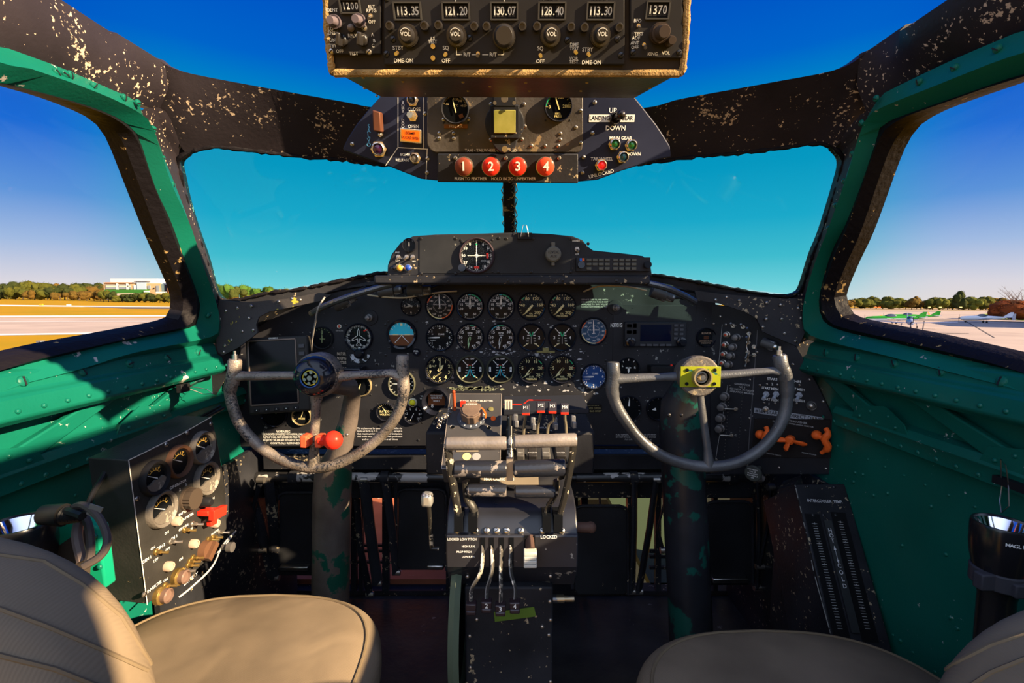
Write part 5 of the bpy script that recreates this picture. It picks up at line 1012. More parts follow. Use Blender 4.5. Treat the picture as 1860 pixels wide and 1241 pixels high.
for i,c in enumerate('DOOR'): x,y=PO.loc(OM,732,219+5.4*i); mb.text(c,x,y,.0065,.0006)
obj('lettering',mb,WHT,oh)
mb=MB(); f=lambda *p:[PO.loc(OM,*q) for q in p]
mb.line(f((723,178),(723,268),(701,300)),.0013,.0006); mb.line(f((723,268),(777,271)),.0013,.0006); mb.line(f((776,272),(774,325)),.0013,.0006); mb.line(f((770,178),(770,270)),.0013,.0006); obj('marking_line',mb,mat('cream_text',(.65,.62,.55),.5),oh)
for (px,py,w,s_) in ((1101,215,66,'LANDING'),(1140,215,27,'GEAR')):
    pass
def osit(px,py,off=0,rot=0): return PO.M(px,py,off=off,rot=rot)
for px,s_,w in ((1089,'LANDING',40),(1139,'GEAR',28)):
    t=thing('tape_label','white tape label reading %s by the gear switch'%s_.lower(),'label',osit(px,215)); k=PO.mpp(px,215); mb=MB(); mb.box((0,0,.0004),(w*k,13*k,.0008)); obj('tape',mb,mat('tape_white',(.75,.72,.66),.5),t); mb=MB(); mb.text(s_,0,0,10.5*k,.0010,0,0,.82); obj('lettering',mb,DBL,t)
# screws
mb=MB()
for px,py in ((777,288),(776,314),(772,207),(1060,286),(1058,314),(1076,242),(693,244),(1080,186),(640,262)): x,y=PO.loc(OM,px,py); screwhead(mb,V((x,y,0)),V((0,0,1)),.004,.6,0,1,random.uniform(0,3))
for px,py in ((807,218),(852,217),(799,243),(825,243),(799,252),(825,252),(892,190),(892,254),(952,190),(948,253),(953,230),(1017,243),(1017,254),(1054,202),(1054,260),(1045,232),(1013,265),(990,265),(965,265)): x,y=PO.loc(OM,px,py); screwhead(mb,V((x,y,.008)),V((0,0,1)),.0035,.6,0,1,random.uniform(0,3))
obj('panel_screws',mb,[SCR,DSC],oh)
# feathering box
fb=thing('feathering_panel','black feathering button box at the foot of the overhead panel','control box',PO.M(922,303,off=.0))
FM=fb.matrix_world; mb=MB(); mb.prism([PO.loc(FM,*p) for p in ((797,279),(1048,279),(1048,332),(797,330))],0,.018); obj('box',mb,BLK,fb,bevel=.002)
FREDS=[mat('button_brown',(.20,.045,.025),.3),RED,RED,mat('button_red',(.85,.07,.03),.3)]
for i,px in enumerate((845,893,940,989)):
    x,y=PO.loc(FM,px,302.0); mb=MB(); mb.lathe([(.0165,.018),(.0165,.022),(.012,.023),(.012,.026)],24,1); mb.lathe([(.0135,.024),(.0152,.030),(.0148,.036),(.011,.039),(1e-5,.040)],28,0)
    o=obj('button',mb,[FREDS[i],SCR],fb); o.location=(x,y,0); o['label']=('brown worn button numbered 1','red button numbered 2','red button numbered 3','bright red button numbered 4')[i]
    mb=MB(); mb.text(str(i+1),0,0,.021,.0402); mb.text(str(i+1),.0005,.0003,.021,.0403); obj('numeral',mb,WHT,o)
x,y=PO.loc(FM,910,324); mb=MB(); mb.text('PUSH TO FEATHER    HOLD IN TO UNFEATHER',x-.01,y,.0068,.0184,0,0,1.0); obj('lettering',mb,WHT,fb)
x,y=PO.loc(OM,892,273.5); mb=MB(); mb.text('TAXI - TAILWHEEL UNLOCKED',x,y,.0065,.0086); obj('lettering',mb,mat('cream_text',(.65,.62,.55),.5),oh)
mb=MB()
for px in (829,919,1014): x,y=PO.loc(FM,px,287); screwhead(mb,V((x,y,.018)),V((0,0,1)),.0037,.6,0,1,.4)
obj('panel_screws',mb,[SCR,DSC],fb)
# gauges on the centre plate
gauge(PO,828,199,27,'free_air_gauge','free air temperature dial with yellow needle, left on the overhead panel',nums=[('-50',-60),('0',-8),('50',14),('100',36),('+150',72)],nr=.62,ns=.16,ticks=[(26,-65,75,.08,.02)],needles=[(-14,.62,.06,CRM,.25)],texts=[('°C',.12,.22,.15,1)],mk=mat('amber_marking',(.55,.42,.22),.5),off=.008,cat='temperature gauge',bezm=PAN,extra=lambda mb,r,z:mb.ring(0,r*.2,0,360,z,7) if 0 else mb.quad(r*.4,-r*.45,r*.3,r*.25,.4,z,7))
gauge(PO,1013,195,27,'hydraulic_pressure_gauge','hydraulic pressure dial marked 2000, right on the overhead panel',nums=[('0',-92),('1000',8),('2000',88)],nr=.60,ns=.24,ticks=[(11,-90,90,.12,.03)],needles=[(-20,.75,.07,YEL,.2)],arcs=[(-88,-30,.84,4),(15,22,.84,3)],texts=[('HYD.',.0,-.45,.15,1),('PRESS',0,-.62,.16,1)],mk=YEL,off=.008,cat='pressure gauge')
placard(PO,829,230,44,7,['FREE AIR'],'brown_placard','brown strip reading free air under the left overhead dial',mat('placard_brown',(.20,.07,.015),.45),mat('tan_marking2',(.55,.45,.35),.5),off=.0095)
# standby compass
cm=thing('standby_compass','square amber-lit compass window in the middle of the overhead panel','compass',PO.M(917,225,off=.008)); k=PO.mpp(917,225)
mb=MB(); mb.lathe([(.034,0),(.034,.003),(.032,.004),(1e-5,.004)],36); mb.box((0,.002,.009),(54*k,.052,.016)); mb.box((0,.036,.009),(42*k,.022,.018)); mb.lathe([(.022,.0),(.021,.012),(1e-5,.012)],30,0,Matrix.Translation((0,-.026,0))); obj('body',mb,BLK,cm,bevel=.004)
mb=MB(); mb.box((0,.002,.0180),(40*k,.036,.002)); w=obj('window',mb,mat('amber_glass',(.20,.20,.03),.08,var=.3,vscale=22,col2=(.42,.38,.12),coat=.6),cm,bevel=.004)
mb=MB(); mb.lathe([(.006,.024),(.0055,.028),(1e-5,.028)],18,0,Matrix.Translation((0,.036,0))); mb.lathe([(.0055,.016),(.005,.020),(1e-5,.020)],18,0,Matrix.Translation((0,-.041,0))); mb.lathe([(.003,.024),(.003,.026),(1e-5,.026)],10,0,Matrix.Translation((.016,.030,0))); mb.lathe([(.003,.024),(.003,.026),(1e-5,.026)],10,0,Matrix.Translation((-.016,.030,0))); obj('screw',mb,SCR,cm)
# switches, lamps
def jewel(px,py,r,ring,lens,label,name='indicator_lamp',h=.014):
    t=thing(name,label,'lamp',osit(px,py)); k=PO.mpp(px,py)*r
    mb=MB(); mb.lathe([(k*1.15,0),(k*1.15,.005)],6); mb.lathe([(k*.95,.005),(k*.95,h),(k*.8,h+.0015),(k*.72,h-.001)],24,caps=False); obj('lamp_ring',mb,ring,t)
    mb=MB(); mb.sph((0,0,h-.003),k*.75,16,0,(1,1,.55)); obj('lens',mb,lens,t); return t
CHR=mat('chrome_ring',(.65,.58,.48),.22,.9)
jewel(1115,262,10,CHR,mat('lens_green',(.01,.10,.02),.1,coat=1),'upper left green landing gear lamp under the words main gear'); jewel(1145,264,10,CHR,mat('lens_green',(.01,.10,.02),.1,coat=1),'upper right green landing gear lamp under the words main gear')
jewel(1130,285,10,CHR,mat('lens_teal',(.005,.035,.05),.1,coat=1),'dark teal gear lamp below the two green ones'); jewel(1091,300,10,CHR,mat('lens_red',(.55,.01,.01),.1,coat=1,emit=(.8,.01,.01,.5)),'red tailwheel unlocked lamp')
jewel(689,271,13,CHR,mat('lens_purple',(.03,.004,.03),.08,coat=1),'large dark purple lamp under the word salvo','indicator_lamp',.010); jewel(755,287,9,CHR,mat('lens_grey',(.16,.14,.12),.3),'grey bomb release button in a bright ring','push_button'); jewel(750,182,10,CHR,GLO,'black lamp in a bright ring at the top of the bomb door strip')
t=thing('bomb_door_sign','orange lit rectangle reading bomb doors open','sign',osit(748,247,rot=R(-5))); k=PO.mpp(748,247); mb=MB(); mb.box((0,0,.006),(39*k,24*k,.012)); obj('frame',mb,CHR,t,bevel=.001)
mb=MB(); mb.box((0,0,.0122),(33*k,18*k,.001)); obj('face',mb,mat('sign_orange',(.9,.14,.01),.4),t); mb=MB(); mb.text('BOMB',0,.004,.0062,.0132); mb.text('DOORS OPEN',0,-.0035,.0062,.0132,0,0,.8); obj('lettering',mb,DBL,t)
t=thing('salvo_switch_guard','brown switch guard beside the word salvo','switch guard',osit(689,220)); k=PO.mpp(689,220); mb=MB(); mb.prism([(-8*k,-18*k),(7*k,-20*k),(8*k,14*k),(-6*k,18*k)],0,.02); obj('guard',mb,mat('guard_brown',(.12,.045,.025),.38,var=.3),t,bevel=.002); mb=MB(); mb.sph((.0,-24*k,.004),.004); obj('pin',mb,CHR,t)
toggle(PO,750,211,'chromed bomb door toggle between the words close and open',h=.012,r=.0055,tilt=(-.2,.1),nut=.009,m=CHR); 
lg=thing('landing_gear_switch','dark domed landing gear toggle between two white tape labels','switch',osit(1117,215)); mb=MB(); mb.lathe([(.010,0),(.010,.006),(.008,.010)],20,caps=False); mb.tube([(0,0,.004),(.001,.002,.02),(.002,.003,.042)],[.005,.0055,.0075],14); mb.sph((.002,.003,.042),.0076,12); obj('lever',mb,mat('lever_black',(.03,.026,.024),.25,.5,spec=.6),lg)
# ================================================================ overhead radio case
PB=Pl(at(920,135,.50),(0,-1,-.42))
rb_=thing('overhead_radio_case','black overhead radio case with foam-trimmed edge filling the top centre','radio case',PB.M(920,60)); BM=rb_.matrix_world
FACE=[(590,-75),(1246,-75),(1238,131),(604,128)]; fc=[PB.hit(*p) for p in FACE]
bk=[at(690,-5,.70),at(1154,-5,.70),at(1152,178,.70),at(692,176,.70)]
mb=MB(); mb.add(fc+bk,[(0,1,2,3),(7,6,5,4),(0,4,5,1),(1,5,6,2),(2,6,7,3),(3,7,4,0)]); wpart('case',mb,mat('case_black',(.022,.017,.015),.42,chip=1,cscale=30,cth=.72,ccol=(.14,.08,.03),var=.5,vscale=12,bump=.2),rb_)
# foam edge
FOAM=mat('foam_trim',(.30,.19,.075),.9,var=.4,vscale=60,bump=1,bscale=500,spec=.1)
mb=MB(); e=[PB.hit(*p)+PB.n*.002 for p in ((591,-75),(596,60),(604,129),(610,133),(1232,134),(1239,129),(1245,60),(1249,-75))]
e2=[]
for a_,b_ in zip(e[:-1],e[1:]): e2+=[a_.lerp(b_,i/12) for i in range(12)]
mb.tube(e2,[.0036+.0003*math.sin(i*2.3)+random.uniform(-.0004,.0004) for i in range(len(e2))],8); wpart('foam_edge',mb,FOAM,rb_)
# underside rivets
mb=MB(); und=Pl(fc[2],(fc[3]-fc[2]).cross(bk[2]-fc[2]))
if und.n.dot(CAM-fc[2])<0: und=Pl(fc[2],-und.n,up=(0,1,0))
for px,py in ((732,148),(841,149),(955,150),(1066,150),(748,165),(850,165),(962,165),(1055,165),(660,141),(662,160),(684,174),(1160,140),(1180,160),(890,157)): dome(mb,und.hit(px,py),und.n,.0018,.8)
wpart('rivet',mb,mat('brass_rivet',(.4,.28,.12),.35,.6),rb_)
def bloc(*p): return PB.loc(BM,*p)
# three radio units, each a thing
RF=mat('radio_face',(.021,.020,.021),.45,chip=1,cscale=50,cth=.76,ccol=(.2,.17,.12),var=.3)
def unit(x0,x1,y1,label,name):
    cx=(x0+x1)/2; t=thing(name,label,'radio',PB.M(cx,60,off=.0005)); mb=MB(); mb.prism([PB.loc(t.matrix_world,*p) for p in ((x0,-70),(x1,-70),(x1,y1),(x0,y1))],0,.004); obj('face',mb,RF,t,bevel=.001); return t
u1=unit(599,694,99,'transponder unit showing 1200, left in the overhead case','transponder'); u2=unit(699,1133,118,'wide navigation and radio tuning unit with five frequency windows','tuning_unit'); u3=unit(1143,1238,106,'small direction finder unit showing 1370, right in the overhead case','direction_finder')
def ul(t,px,py): return PB.loc(t.matrix_world,px,py)
def window(t,px,py,w,h,s_,name='frequency_window'):
    k=PB.mpp(px,py); x,y=ul(t,px,py); mb=MB()
    for a,b,c,d in ((0,h/2,w,1.6),(0,-h/2,w,1.6),(-w/2,0,1.6,h),(w/2,0,1.6,h)): mb.box((a*k,b*k,.0052),((c+1.5)*k,(d+1.0)*k,.0026))
    o=obj(name,mb,mat('window_rim',(.07,.07,.07),.3,.4),t); o.location=(x,y,0); mb=MB(); mb.quad(0,0,w*k,h*k,0,.0042,0)
    pitch=w*.86/len(s_); xx=-w*.43+pitch/2
    for c in s_:
        if c!='.': mb.quad(xx*k,0,pitch*k*.82,h*.66*k,0,.0044,1)
        mb.text(c,xx*k,0,h*.72*k,.0047,2,0,.85); xx+=pitch
    obj('digits',mb,[DBL,mat('drum_black',(.025,.023,.021),.5),mat('digit_cream',(.68,.65,.56),.5)],o); return o
window(u1,639,13,38,22,'1200'); 
for px,s_ in ((742,'113.35'),(829,'121.20'),(916,'130.07'),(1002,'128.40'),(1089,'113.30')): window(u2,px,22,52,28,s_)
window(u3,1192,20,44,28,'1370')
KN=mat('knob_black',(.022,.020,.020),.32,spec=.5,var=.2)
def rknob(t,px,py,r1,r2,h1,h2,label,txt=None,m=KN,ribs=28):
    k=PB.mpp(px,py); x,y=ul(t,px,py); r1*=k;r2*=k; kp=[(r1*(1+.035*(i%2))*math.cos(2*PI*i/(ribs*2)),r1*(1+.035*(i%2))*math.sin(2*PI*i/(ribs*2))) for i in range(ribs*2)]
    mb=MB(); mb.lathe([(r1*1.12,.004),(r1*1.1,.008)],30); mb.prism(kp,.008,h1); mb.lathe([(r2*1.1,h1),(r2,h1+.002),(r2*.95,h2),(r2*.85,h2+.001),(1e-5,h2+.001)],28)
    o=obj('knob',mb,m,t); o.location=(x,y,0)
    if txt: mb=MB(); mb.text(txt,0,0,r2*.75,h2+.0013); mb.ring(r2*.72,r2*.8,-60,60,h2+.0012); obj('knob_lettering',mb,mat('digit_cream',(.68,.65,.56),.5),o)
    return o
for px,tx in ((742,'VOL'),(829,'VOL'),(1002,'VOL'),(1092,'VOL')): rknob(u2,px+(2 if px<900 else -3 if px<1050 else -4),66,18,13,.011,.019,'',tx)
rknob(u2,916,68,20,18,.014,.019,'')
for px,py in ((711,49),(773,49),(798,48),(862,50),(884,50),(948,50),(974,50),(1035,51),(1059,52),(1121,52)):
    k=PB.mpp(px,py); x,y=ul(u2,px,py); mb=MB(); mb.lathe([(8.5*k,.004),(8.5*k,.009),(7*k,.0105),(5*k,.0105),(5*k,.0095),(1e-5,.0095)],22); o=obj('small_knob',mb,KN,u2); o.location=(x,y,0)
def utext(t,lst,m=None,z=.0046):
    mb=MB()
    for s_,px,py,sz in lst: x,y=ul(t,px,py); mb.text(s_,x,y,sz*PB.mpp(px,py)*1.35,z)
    obj('lettering',mb,m or mat('digit_cream',(.68,.65,.56),.5),t)
utext(u2,[('STBY',725,88,7),('DME-ON',735,111,7),('ILS',787,71,6),('TEST',787,77,6),('SQ',811,88,7),('OFF',811,111,7),('R/T',849,100,7),('R/T',896,100,7),('SQ',981,89,7),('OFF',981,112,7),('DME',1042,82,6),('TEST',1042,89,6),('VOR',1041,107,6),('TEST',1041,113,6),('STBY',1066,91,7),('DME-ON',1073,114,7),('COMM 2',1000,-2,7),('NAV 2',1090,-2,7)])
utext(u1,[('IDENT',606,20,6),('LO',604,54,6),('SENS',604,61,6),('ON',607,74,6),('STBY',606,84,6),('OFF',620,94,6),('RPLY',643,66,6),('TEST',645,98,6),('ALT',677,14,6),('RPTG',677,21,6),('OFF',678,41,6),('A',679,64,6),('B',682,75,6),('C',680,84,6),('D',673,94,6)])
utext(u3,[('BFO',1156,39,6),('TEST',1158,63,6),('ADF',1153,70,6),('ANT',1151,79,6),('OFF',1151,87,6),('KING',1183,99,6),('VOL',1207,97,6)])
mb=MB(); g=lambda *p:[ul(u2,*q) for q in p]; mb.line(g((830,84),(830,100),(840,100)),.0006,.0045); mb.line(g((858,100),(868,100)),.0006,.0045); mb.line(g((877,100),(887,100)),.0006,.0045); mb.line(g((905,100),(915,100),(915,84)),.0006,.0045); mb.line(g((829,-20),(829,6)),.0006,.0045); mb.line(g((916,-20),(916,6)),.0006,.0045); obj('marking_line',mb,mat('digit_cream',(.68,.65,.56),.5),u2)
for t,px,py,l in ((u2,724,97,.4),(u2,811,99,.4),(u2,869,98,.8),(u2,981,101,.4),(u2,1044,95,.4),(u2,1067,99,.4),(u1,676,30,1),(u3,1157,48,1),(u3,1167,82,1)):
    k=PB.mpp(px,py); x,y=ul(t,px,py); mb=MB(); mb.lathe([(4*k,.004),(3.5*k,.006)],14); mb.tube([(0,0,.005),(0,-.0015*l,.010),(0,-.003*l,.013)],[.0009,.0012,.0016],8); o=obj('toggle',mb,CHR,t); o.location=(x,y,0)
for px,py in ((788,85),(788,106)): x,y=ul(u2,px,py); mb=MB(); mb.lathe([(.0022,.004),(.0022,.006),(.0014,.006),(.0014,.005),(1e-5,.005)],14); o=obj('test_button',mb,CHR,u2); o.location=(x,y,0)
mb=MB()
for px,py in ((704,99),(1126,101),(704,-2),(716,72),(1030,74),(854,70),(1120,72)): x,y=ul(u2,px,py); screwhead(mb,V((x,y,.004)),V((0,0,1)),.0032,.5,0,1,.7)
obj('screws',mb,[DSC,DBL],u2)
for px,py,r in ((612,36,11),(656,34,11)): o=rknob(u1,px,py+5,r,r*.72,.008,.019,'',None,mat('knob_mauve',(.13,.105,.12),.35))
for px,py in ((624,74),(661,73)):
    k=PB.mpp(px,py); x,y=ul(u1,px,py); mb=MB(); mb.lathe([(12*k,.004),(10*k,.008),(1e-5,.009)],26); mb.box((0,0,.013),(8*k,22*k,.012)); o=obj('selector_knob',mb,KN,u1,bevel=.001); o.location=(x,y,0); o.rotation_euler=(0,0,R(-12))
x,y=ul(u1,641,52); o=obj('reply_lamp',MB().sph((0,0,.006),.0035,12),mat('lamp_dim',(.16,.13,.11),.3),u1); o.location=(x,y,0)
mb=MB()
for px,py in ((604,94),(672,95),(664,52)): x,y=ul(u1,px,py); screwhead(mb,V((x,y,.004)),V((0,0,1)),.0028,.5,0,1,.7)
obj('screws',mb,[SCR,DBL],u1)
rknob(u3,1194,62,17,12,.014,.024,'',None,mat('knob_brown2',(.05,.036,.028),.38)); rknob(u3,1212,76,9,8,.010,.016,'',None,mat('knob_brown2',(.05,.036,.028),.38)); 
mb=MB()
for px,py in ((1148,96),(1231,96)): x,y=ul(u3,px,py); screwhead(mb,V((x,y,.004)),V((0,0,1)),.003,.5,0,1,.7)
obj('screws',mb,[DSC,DBL],u3)
# ================================================================ electrical panel on the left wall
PE=Pl((-.605,.8,.7),(1,0,0)); PE=Pl((-.605,.8,.7),(1,-.03,0))
ep=thing('electrical_panel','black angled electrical switch panel box on the left wall above the seat','control panel',PE.M(300,950)); EM=ep.matrix_world
EO=[(233,836),(262,822),(330,788),(384,757),(395,800),(405,860),(410,900),(412,960),(385,1010),(355,1038),(267,1098)]
eo=[PE.hit(*p) for p in EO]
mb=MB(); mb.solid(eo,(-.075,.012,0)); wpart('case',mb,mat('ebox_black',(.028,.027,.026),.42,chip=1,cscale=45,cth=.72,ccol=(.3,.22,.12),var=.4,vscale=10,bump=.2),ep,bevel=.002)
mb=MB(); l=[PE.loc(EM,*p) for p in EO]; mb.line([l[3],l[2],l[1],l[0],l[-1]],.0018,.0006); obj('edge_line',mb,mat('cream_text',(.65,.62,.55),.5),ep)
mb=MB()
for px,py in ((302,808),(340,786),(249,906),(386,815),(383,770),(262,1080),(352,1046)): screwhead(mb,PE.hit(px,py),PE.n,.0045,.6,0,1,random.uniform(0,3))
for px,py in ((213,911),(220,911),(229,1023),(236,1023)): dome(mb,at(px,py,.80),V((0,-1,0)),.004)
wpart('screw',mb,[SCR,DBL],ep)
DGR=mat('gauge_grey',(.13,.115,.10),.5,chip=1,cscale=60,cth=.62,ccol=(.3,.27,.22),bump=.4)
def eg(px,py,rv,label,bm,cover=True,name='ammeter'):
    M_=PE.M(px,py); c=M_.translation; r=rv*(PE.hit(px,py+1)-c).length
    t=thing(name,label,'gauge',M_); mb=MB(); mb.lathe([(r,-.001),(r,.006),(r*.93,.011),(r*.78,.008),(r*.76,.003)],36,caps=False); obj('bezel',mb,bm,t)
    mb=MB(); mb.ring(0,r*.77,0,360,.0032,0,40); mb.ring(r*.40,r*.44,-50,60,.0036,2)
    for a in range(-50,61,22): q=R(90-a); mb.quad(r*.5*math.cos(q),r*.5*math.sin(q),r*.13,r*.03,q,.0036,2)
    mb.text('20',r*.35,r*.45,r*.16,.0037,2); obj('dial_face',mb,[DBL,WHT,mat('amber_marking2',(.6,.38,.08),.5)],t)
    mb=MB(); mb.M=Matrix.Rotation(R(62),4,'Z'); mb.prism([(-r*.03,-r*.2),(r*.03,-r*.2),(r*.01,r*.6),(-r*.01,r*.6)],.0045,.0052); obj('needle',mb,WHT,t)
    if cover:
        mb=MB(); P=[(r*.76*math.cos(R(q)),r*.76*math.sin(R(q))) for q in range(200,346,8)]; mb.prism(P+[(r*.5,-.02*r),(r*.2,-r*.18),(-r*.1,-r*.1),(-r*.4,-r*.25)],.0038,.0075); obj('scale_cover',mb,DGR,t)
    mb=MB(); mb.ring(0,r*.76,0,360,.008,0,32); obj('glass',mb,SG,t); return t
eg(277,868,32,'upper left ammeter with black ring on the electrical panel',RUB); eg(290,925,34,'lower left ammeter with worn grey ring on the electrical panel',DGR)
eg(322,838,30,'round meter in a rusty brown ring, second from the left on the electrical panel',mat('ring_rust',(.10,.05,.03),.45),False,'voltmeter'); eg(364,813,30,'upper right ammeter on the electrical panel',DGR); eg(372,869,31,'lower right ammeter with worn grey ring on the electrical panel',DGR)
ETX=[('GENERATOR',323,880,8),('1',314,900,8),('2',326,890,8),('3',337,881,8),('ON',302,968,7),('GEN 1',266,1017,8),('OFF',282,1018,7),('GEN 2',291,994,8),('ON',277,996,7),('OFF',304,998,7),('GEN 3',314,978,8),('BATTERY',333,931,7),('VOLTMETER',339,940,7),('ON',338,955,7),('OFF',346,962,7),('GEN 4',330,960,7),('INVERTER',280,1066,8),('ON',300,1054,7),('BATTERY',346,1052,10),('OFF',370,948,7),('ON',328,1016,7),('LIGHT',371,1014,7),('ON',386,906,7),('INVERTER',390,967,6),('OFF',394,982,6)]
mb=MB()
for s_,px,py,h in ETX:
    x,y=PE.loc(EM,px,py); mb.text(s_,x,y,h*.00090,.0008,0,0)
obj('lettering',mb,WHT,ep)
def emb(px,py,label,mb,m,name,cat,off=0):
    t=thing(name,label,cat,PE.M(px,py,off=off)); obj('body',mb,m,t); return t
BRS=mat('brass',(.45,.30,.10),.3,.85)
k=0
for px,py in ((308,984),(282,1003),(334,963),(348,952),(349,1013),(340,1027),(333,1037),(298,1064),(385,976),(397,967),(343,1020),(377,980)):
    mb=MB(); mb.lathe([(.0055,0),(.0055,.003),(.004,.004),(.0035,.010)],8); mb.tube([(0,0,.008),(.003,-.002,.013),(.006,-.003,.019)],[.0018,.002,.0026],8); emb(px,py,'toggle switch %s on the electrical panel'%('third from the bottom of the slanting row','lowest of the slanting row, thin and pale','fourth of the slanting row, under the voltmeter marking','top of the slanting row, beside the battery voltmeter','upper of the brass pair near the selector','middle brass one near the lower connector','lower brass one near the lower connector','beside the word inverter','left of the right edge pair','at the right edge','between the lower lamp and connectors','just left of the right edge pair')[k],mb,BRS if k%3 else SCR,'toggle_switch','switch'); k+=1
for i,(px,py) in enumerate(((317,947),(348,988),(302,1029),(387,951))):
    mb=MB(); mb.lathe([(.0085,0),(.0085,.008),(.007,.011),(.0048,.011),(.0048,.009),(1e-5,.009)],22); emb(px,py,'beige ringed press lamp %s'%('beside the lower left ammeter','in the middle of the electrical panel','near the lower left corner of the electrical panel','near the right edge under the red guard')[i],mb,mat('bakelite_pink',(.45,.33,.26),.4),'press_lamp','lamp')
for i,(px,py) in enumerate(((320,1048),(288,1082))):
    t=thing('cannon_plug','round connector with brass collar, %s'%('above the word battery end' if i==0 else 'lowest on the electrical panel'),'connector',PE.M(px,py)); mb=MB(); mb.lathe([(.015,0),(.015,.008),(.012,.010)],24); obj('collar',mb,BRS,t); mb=MB(); mb.lathe([(.0115,.008),(.012,.018),(.010,.020),(.009,.016),(1e-5,.015)],24); obj('plug',mb,mat('plug_brown',(.16,.10,.08),.45),t)
mb=MB(); kp=[(.019*(1+.05*math.cos(i*PI*.9))*math.cos(2*PI*i/40),.019*(1+.05*math.cos(i*PI*.9))*math.sin(2*PI*i/40)) for i in range(40)]; mb.prism(kp,.004,.017); mb.lathe([(.022,0),(.021,.004)],28); t=emb(340,906,'ribbed dark bakelite selector knob under the word generator',mb,mat('bakelite_dark',(.06,.045,.035),.3),'rotary_selector','knob')
mb=MB(); mb.lathe([(.019,0),(.017,.012),(1e-5,.013)],28); mb.box((.0,-.002,.014),(.034,.012,.012),0,Matrix.Rotation(.7,4,'Z')); emb(370,1000,'brown pointer knob low on the electrical panel',mb,mat('bakelite_brown',(.12,.06,.035),.35),'rotary_selector','knob')
mb=MB(); mb.lathe([(.010,0),(.009,.02),(.006,.024),(1e-5,.024)],18); emb(363,912,'black knob between the selector knob and the red guard',mb,RUB,'knob','knob')
mb=MB(); mb.lathe([(.006,0),(.006,.01),(.010,.012),(.010,.022),(1e-5,.023)],18); emb(404,994,'small round grey knob at the lower right corner of the electrical panel',mb,mat('knob_metal',(.16,.15,.15),.4,.5),'knob','knob')
sg_=thing('switch_guard','bright red flip-up switch guard on the electrical panel','switch guard',PE.M(370,932))
mb=MB(); mb.prism([(-.018,-.008),(.02,-.012),(.026,.006),(-.016,.012)],.02,.032); mb.prism([(-.020,.002),(.004,.0),(.004,.010),(-.02,.012)],.0,.022); obj('guard',mb,RED,sg_,bevel=.0015); mb=MB(); mb.prism([(-.012,-.022),(.006,-.024),(.008,-.014),(-.012,-.012)],.012,.022); obj('lever',mb,RED,sg_,bevel=.0015)
# ================================================================ cables on the left
wire([at(405,742,1.17),at(340,775,1.02),at(290,795,.93),at(250,820,.85),at(205,838,.78),at(185,870,.75),at(165,905,.72),at(150,950,.70)],.0042,BKC,'cable','thick black cable running along the left wall behind the electrical panel')
wire([at(400,738,1.18),at(350,765,1.04),at(300,790,.94),at(255,812,.87)],.0035,BKC,'cable','thinner twin black cable beside the thick one above the electrical panel')
t=thing('cable_ferrite','grey ferrite cylinder on the black cables above the electrical panel','ferrite',at(282,788,.925)); mb=MB(); mb.tube([at(275,792,.915),at(290,785,.94)],.008,12); wpart('body',mb,mat('ferrite_grey',(.12,.12,.13),.4),t)
wire([at(128,925,.60),at(150,918,.58),at(175,935,.57),at(192,965,.56),at(194,990,.55),at(180,1012,.54),at(150,1030,.53)],.0045,mat('cable_brown',(.07,.055,.05),.4),'cable','looped brown cable by the green box at the left')
wire([at(152,935,.62),at(162,960,.61),at(165,1000,.6),at(160,1025,.59)],.005,mat('cable_brown',(.07,.055,.05),.4),'cable','brown cable hanging inside the loop at the left')
wire([at(145,945,.62),at(140,975,.61),at(150,1020,.6)],.006,mat('cable_brown2',(.16,.12,.11),.4),'cable','pale brown cable beside the green bracket at the left')
wire([at(75,935,.62),at(100,926,.60),at(125,930,.58),at(150,938,.57)],.005,BKC,'cable','arched black cable over the left torch')
t=thing('cable_plug','ribbed black strain relief plug on the cable beside the left torch','plug',at(130,937,.585)); mb=MB(); mb.tube([at(78,935,.585),at(116,936,.585)],[.012,.014],14); mb.tube(resamp([at(116,936,.585),at(148,938,.585)],12),[.011-.0004*i+.0012*(i%2) for i in range(13)],14); wpart('plug_body',mb,BKC,t)
t=thing('cable_tag','small silver printed tag wrapped on the cable','tag',at(172,932,.57)); mb=MB(); mb.solid([at(164,915,.57),at(187,923,.57),at(176,944,.57),at(156,934,.57)],(0,.001,0)); wpart('paper',mb,mat('tag_silver',(.28,.25,.22),.3,.4),t)
wire([at(428,965,1.15),at(405,990,1.05),at(385,1030,.95),at(350,1065,.9),at(325,1085,.88)],.0018,mat('white_cord',(.6,.58,.56),.5),'cord','thin white cord looping down right of the electrical panel')
wire([at(428,965,1.15),at(400,1000,1.02),at(372,1012,.93)],.0015,mat('white_cord',(.6,.58,.56),.5),'cord','second thin white cord above the looping one')
GRB=mat('green_bright',(.006,.26,.15),.35,var=.15)
t=thing('green_bracket','bright green sheet metal box edge behind the left seat, with black tablet','bracket',at(150,1000,.64)); 
mb=MB(); mb.solid([at(75,960,.66),at(95,948,.66),at(150,945,.66),at(178,960,.66),at(192,1070,.66),at(75,1070,.66)],(0,.02,0)); wpart('sheet',mb,GRB,t,bevel=.003); mb=MB()
for px,py in ((172,974),(178,1006),(181,1030)): dome(mb,at(px,py,.658),V((0,-1,0)),.004,.7)
wpart('rivet',mb,GRN,t)
t=thing('tablet_case','black tablet case edge leaning behind the left seat','case',at(120,1000,.62)); mb=MB(); mb.solid([at(98,997,.62),at(140,968,.62),at(152,1030,.62),at(150,1060,.62),at(100,1060,.62)],(0,.012,0)); wpart('case_body',mb,mat('case_brownish',(.05,.04,.032),.4,var=.2),t,bevel=.001)
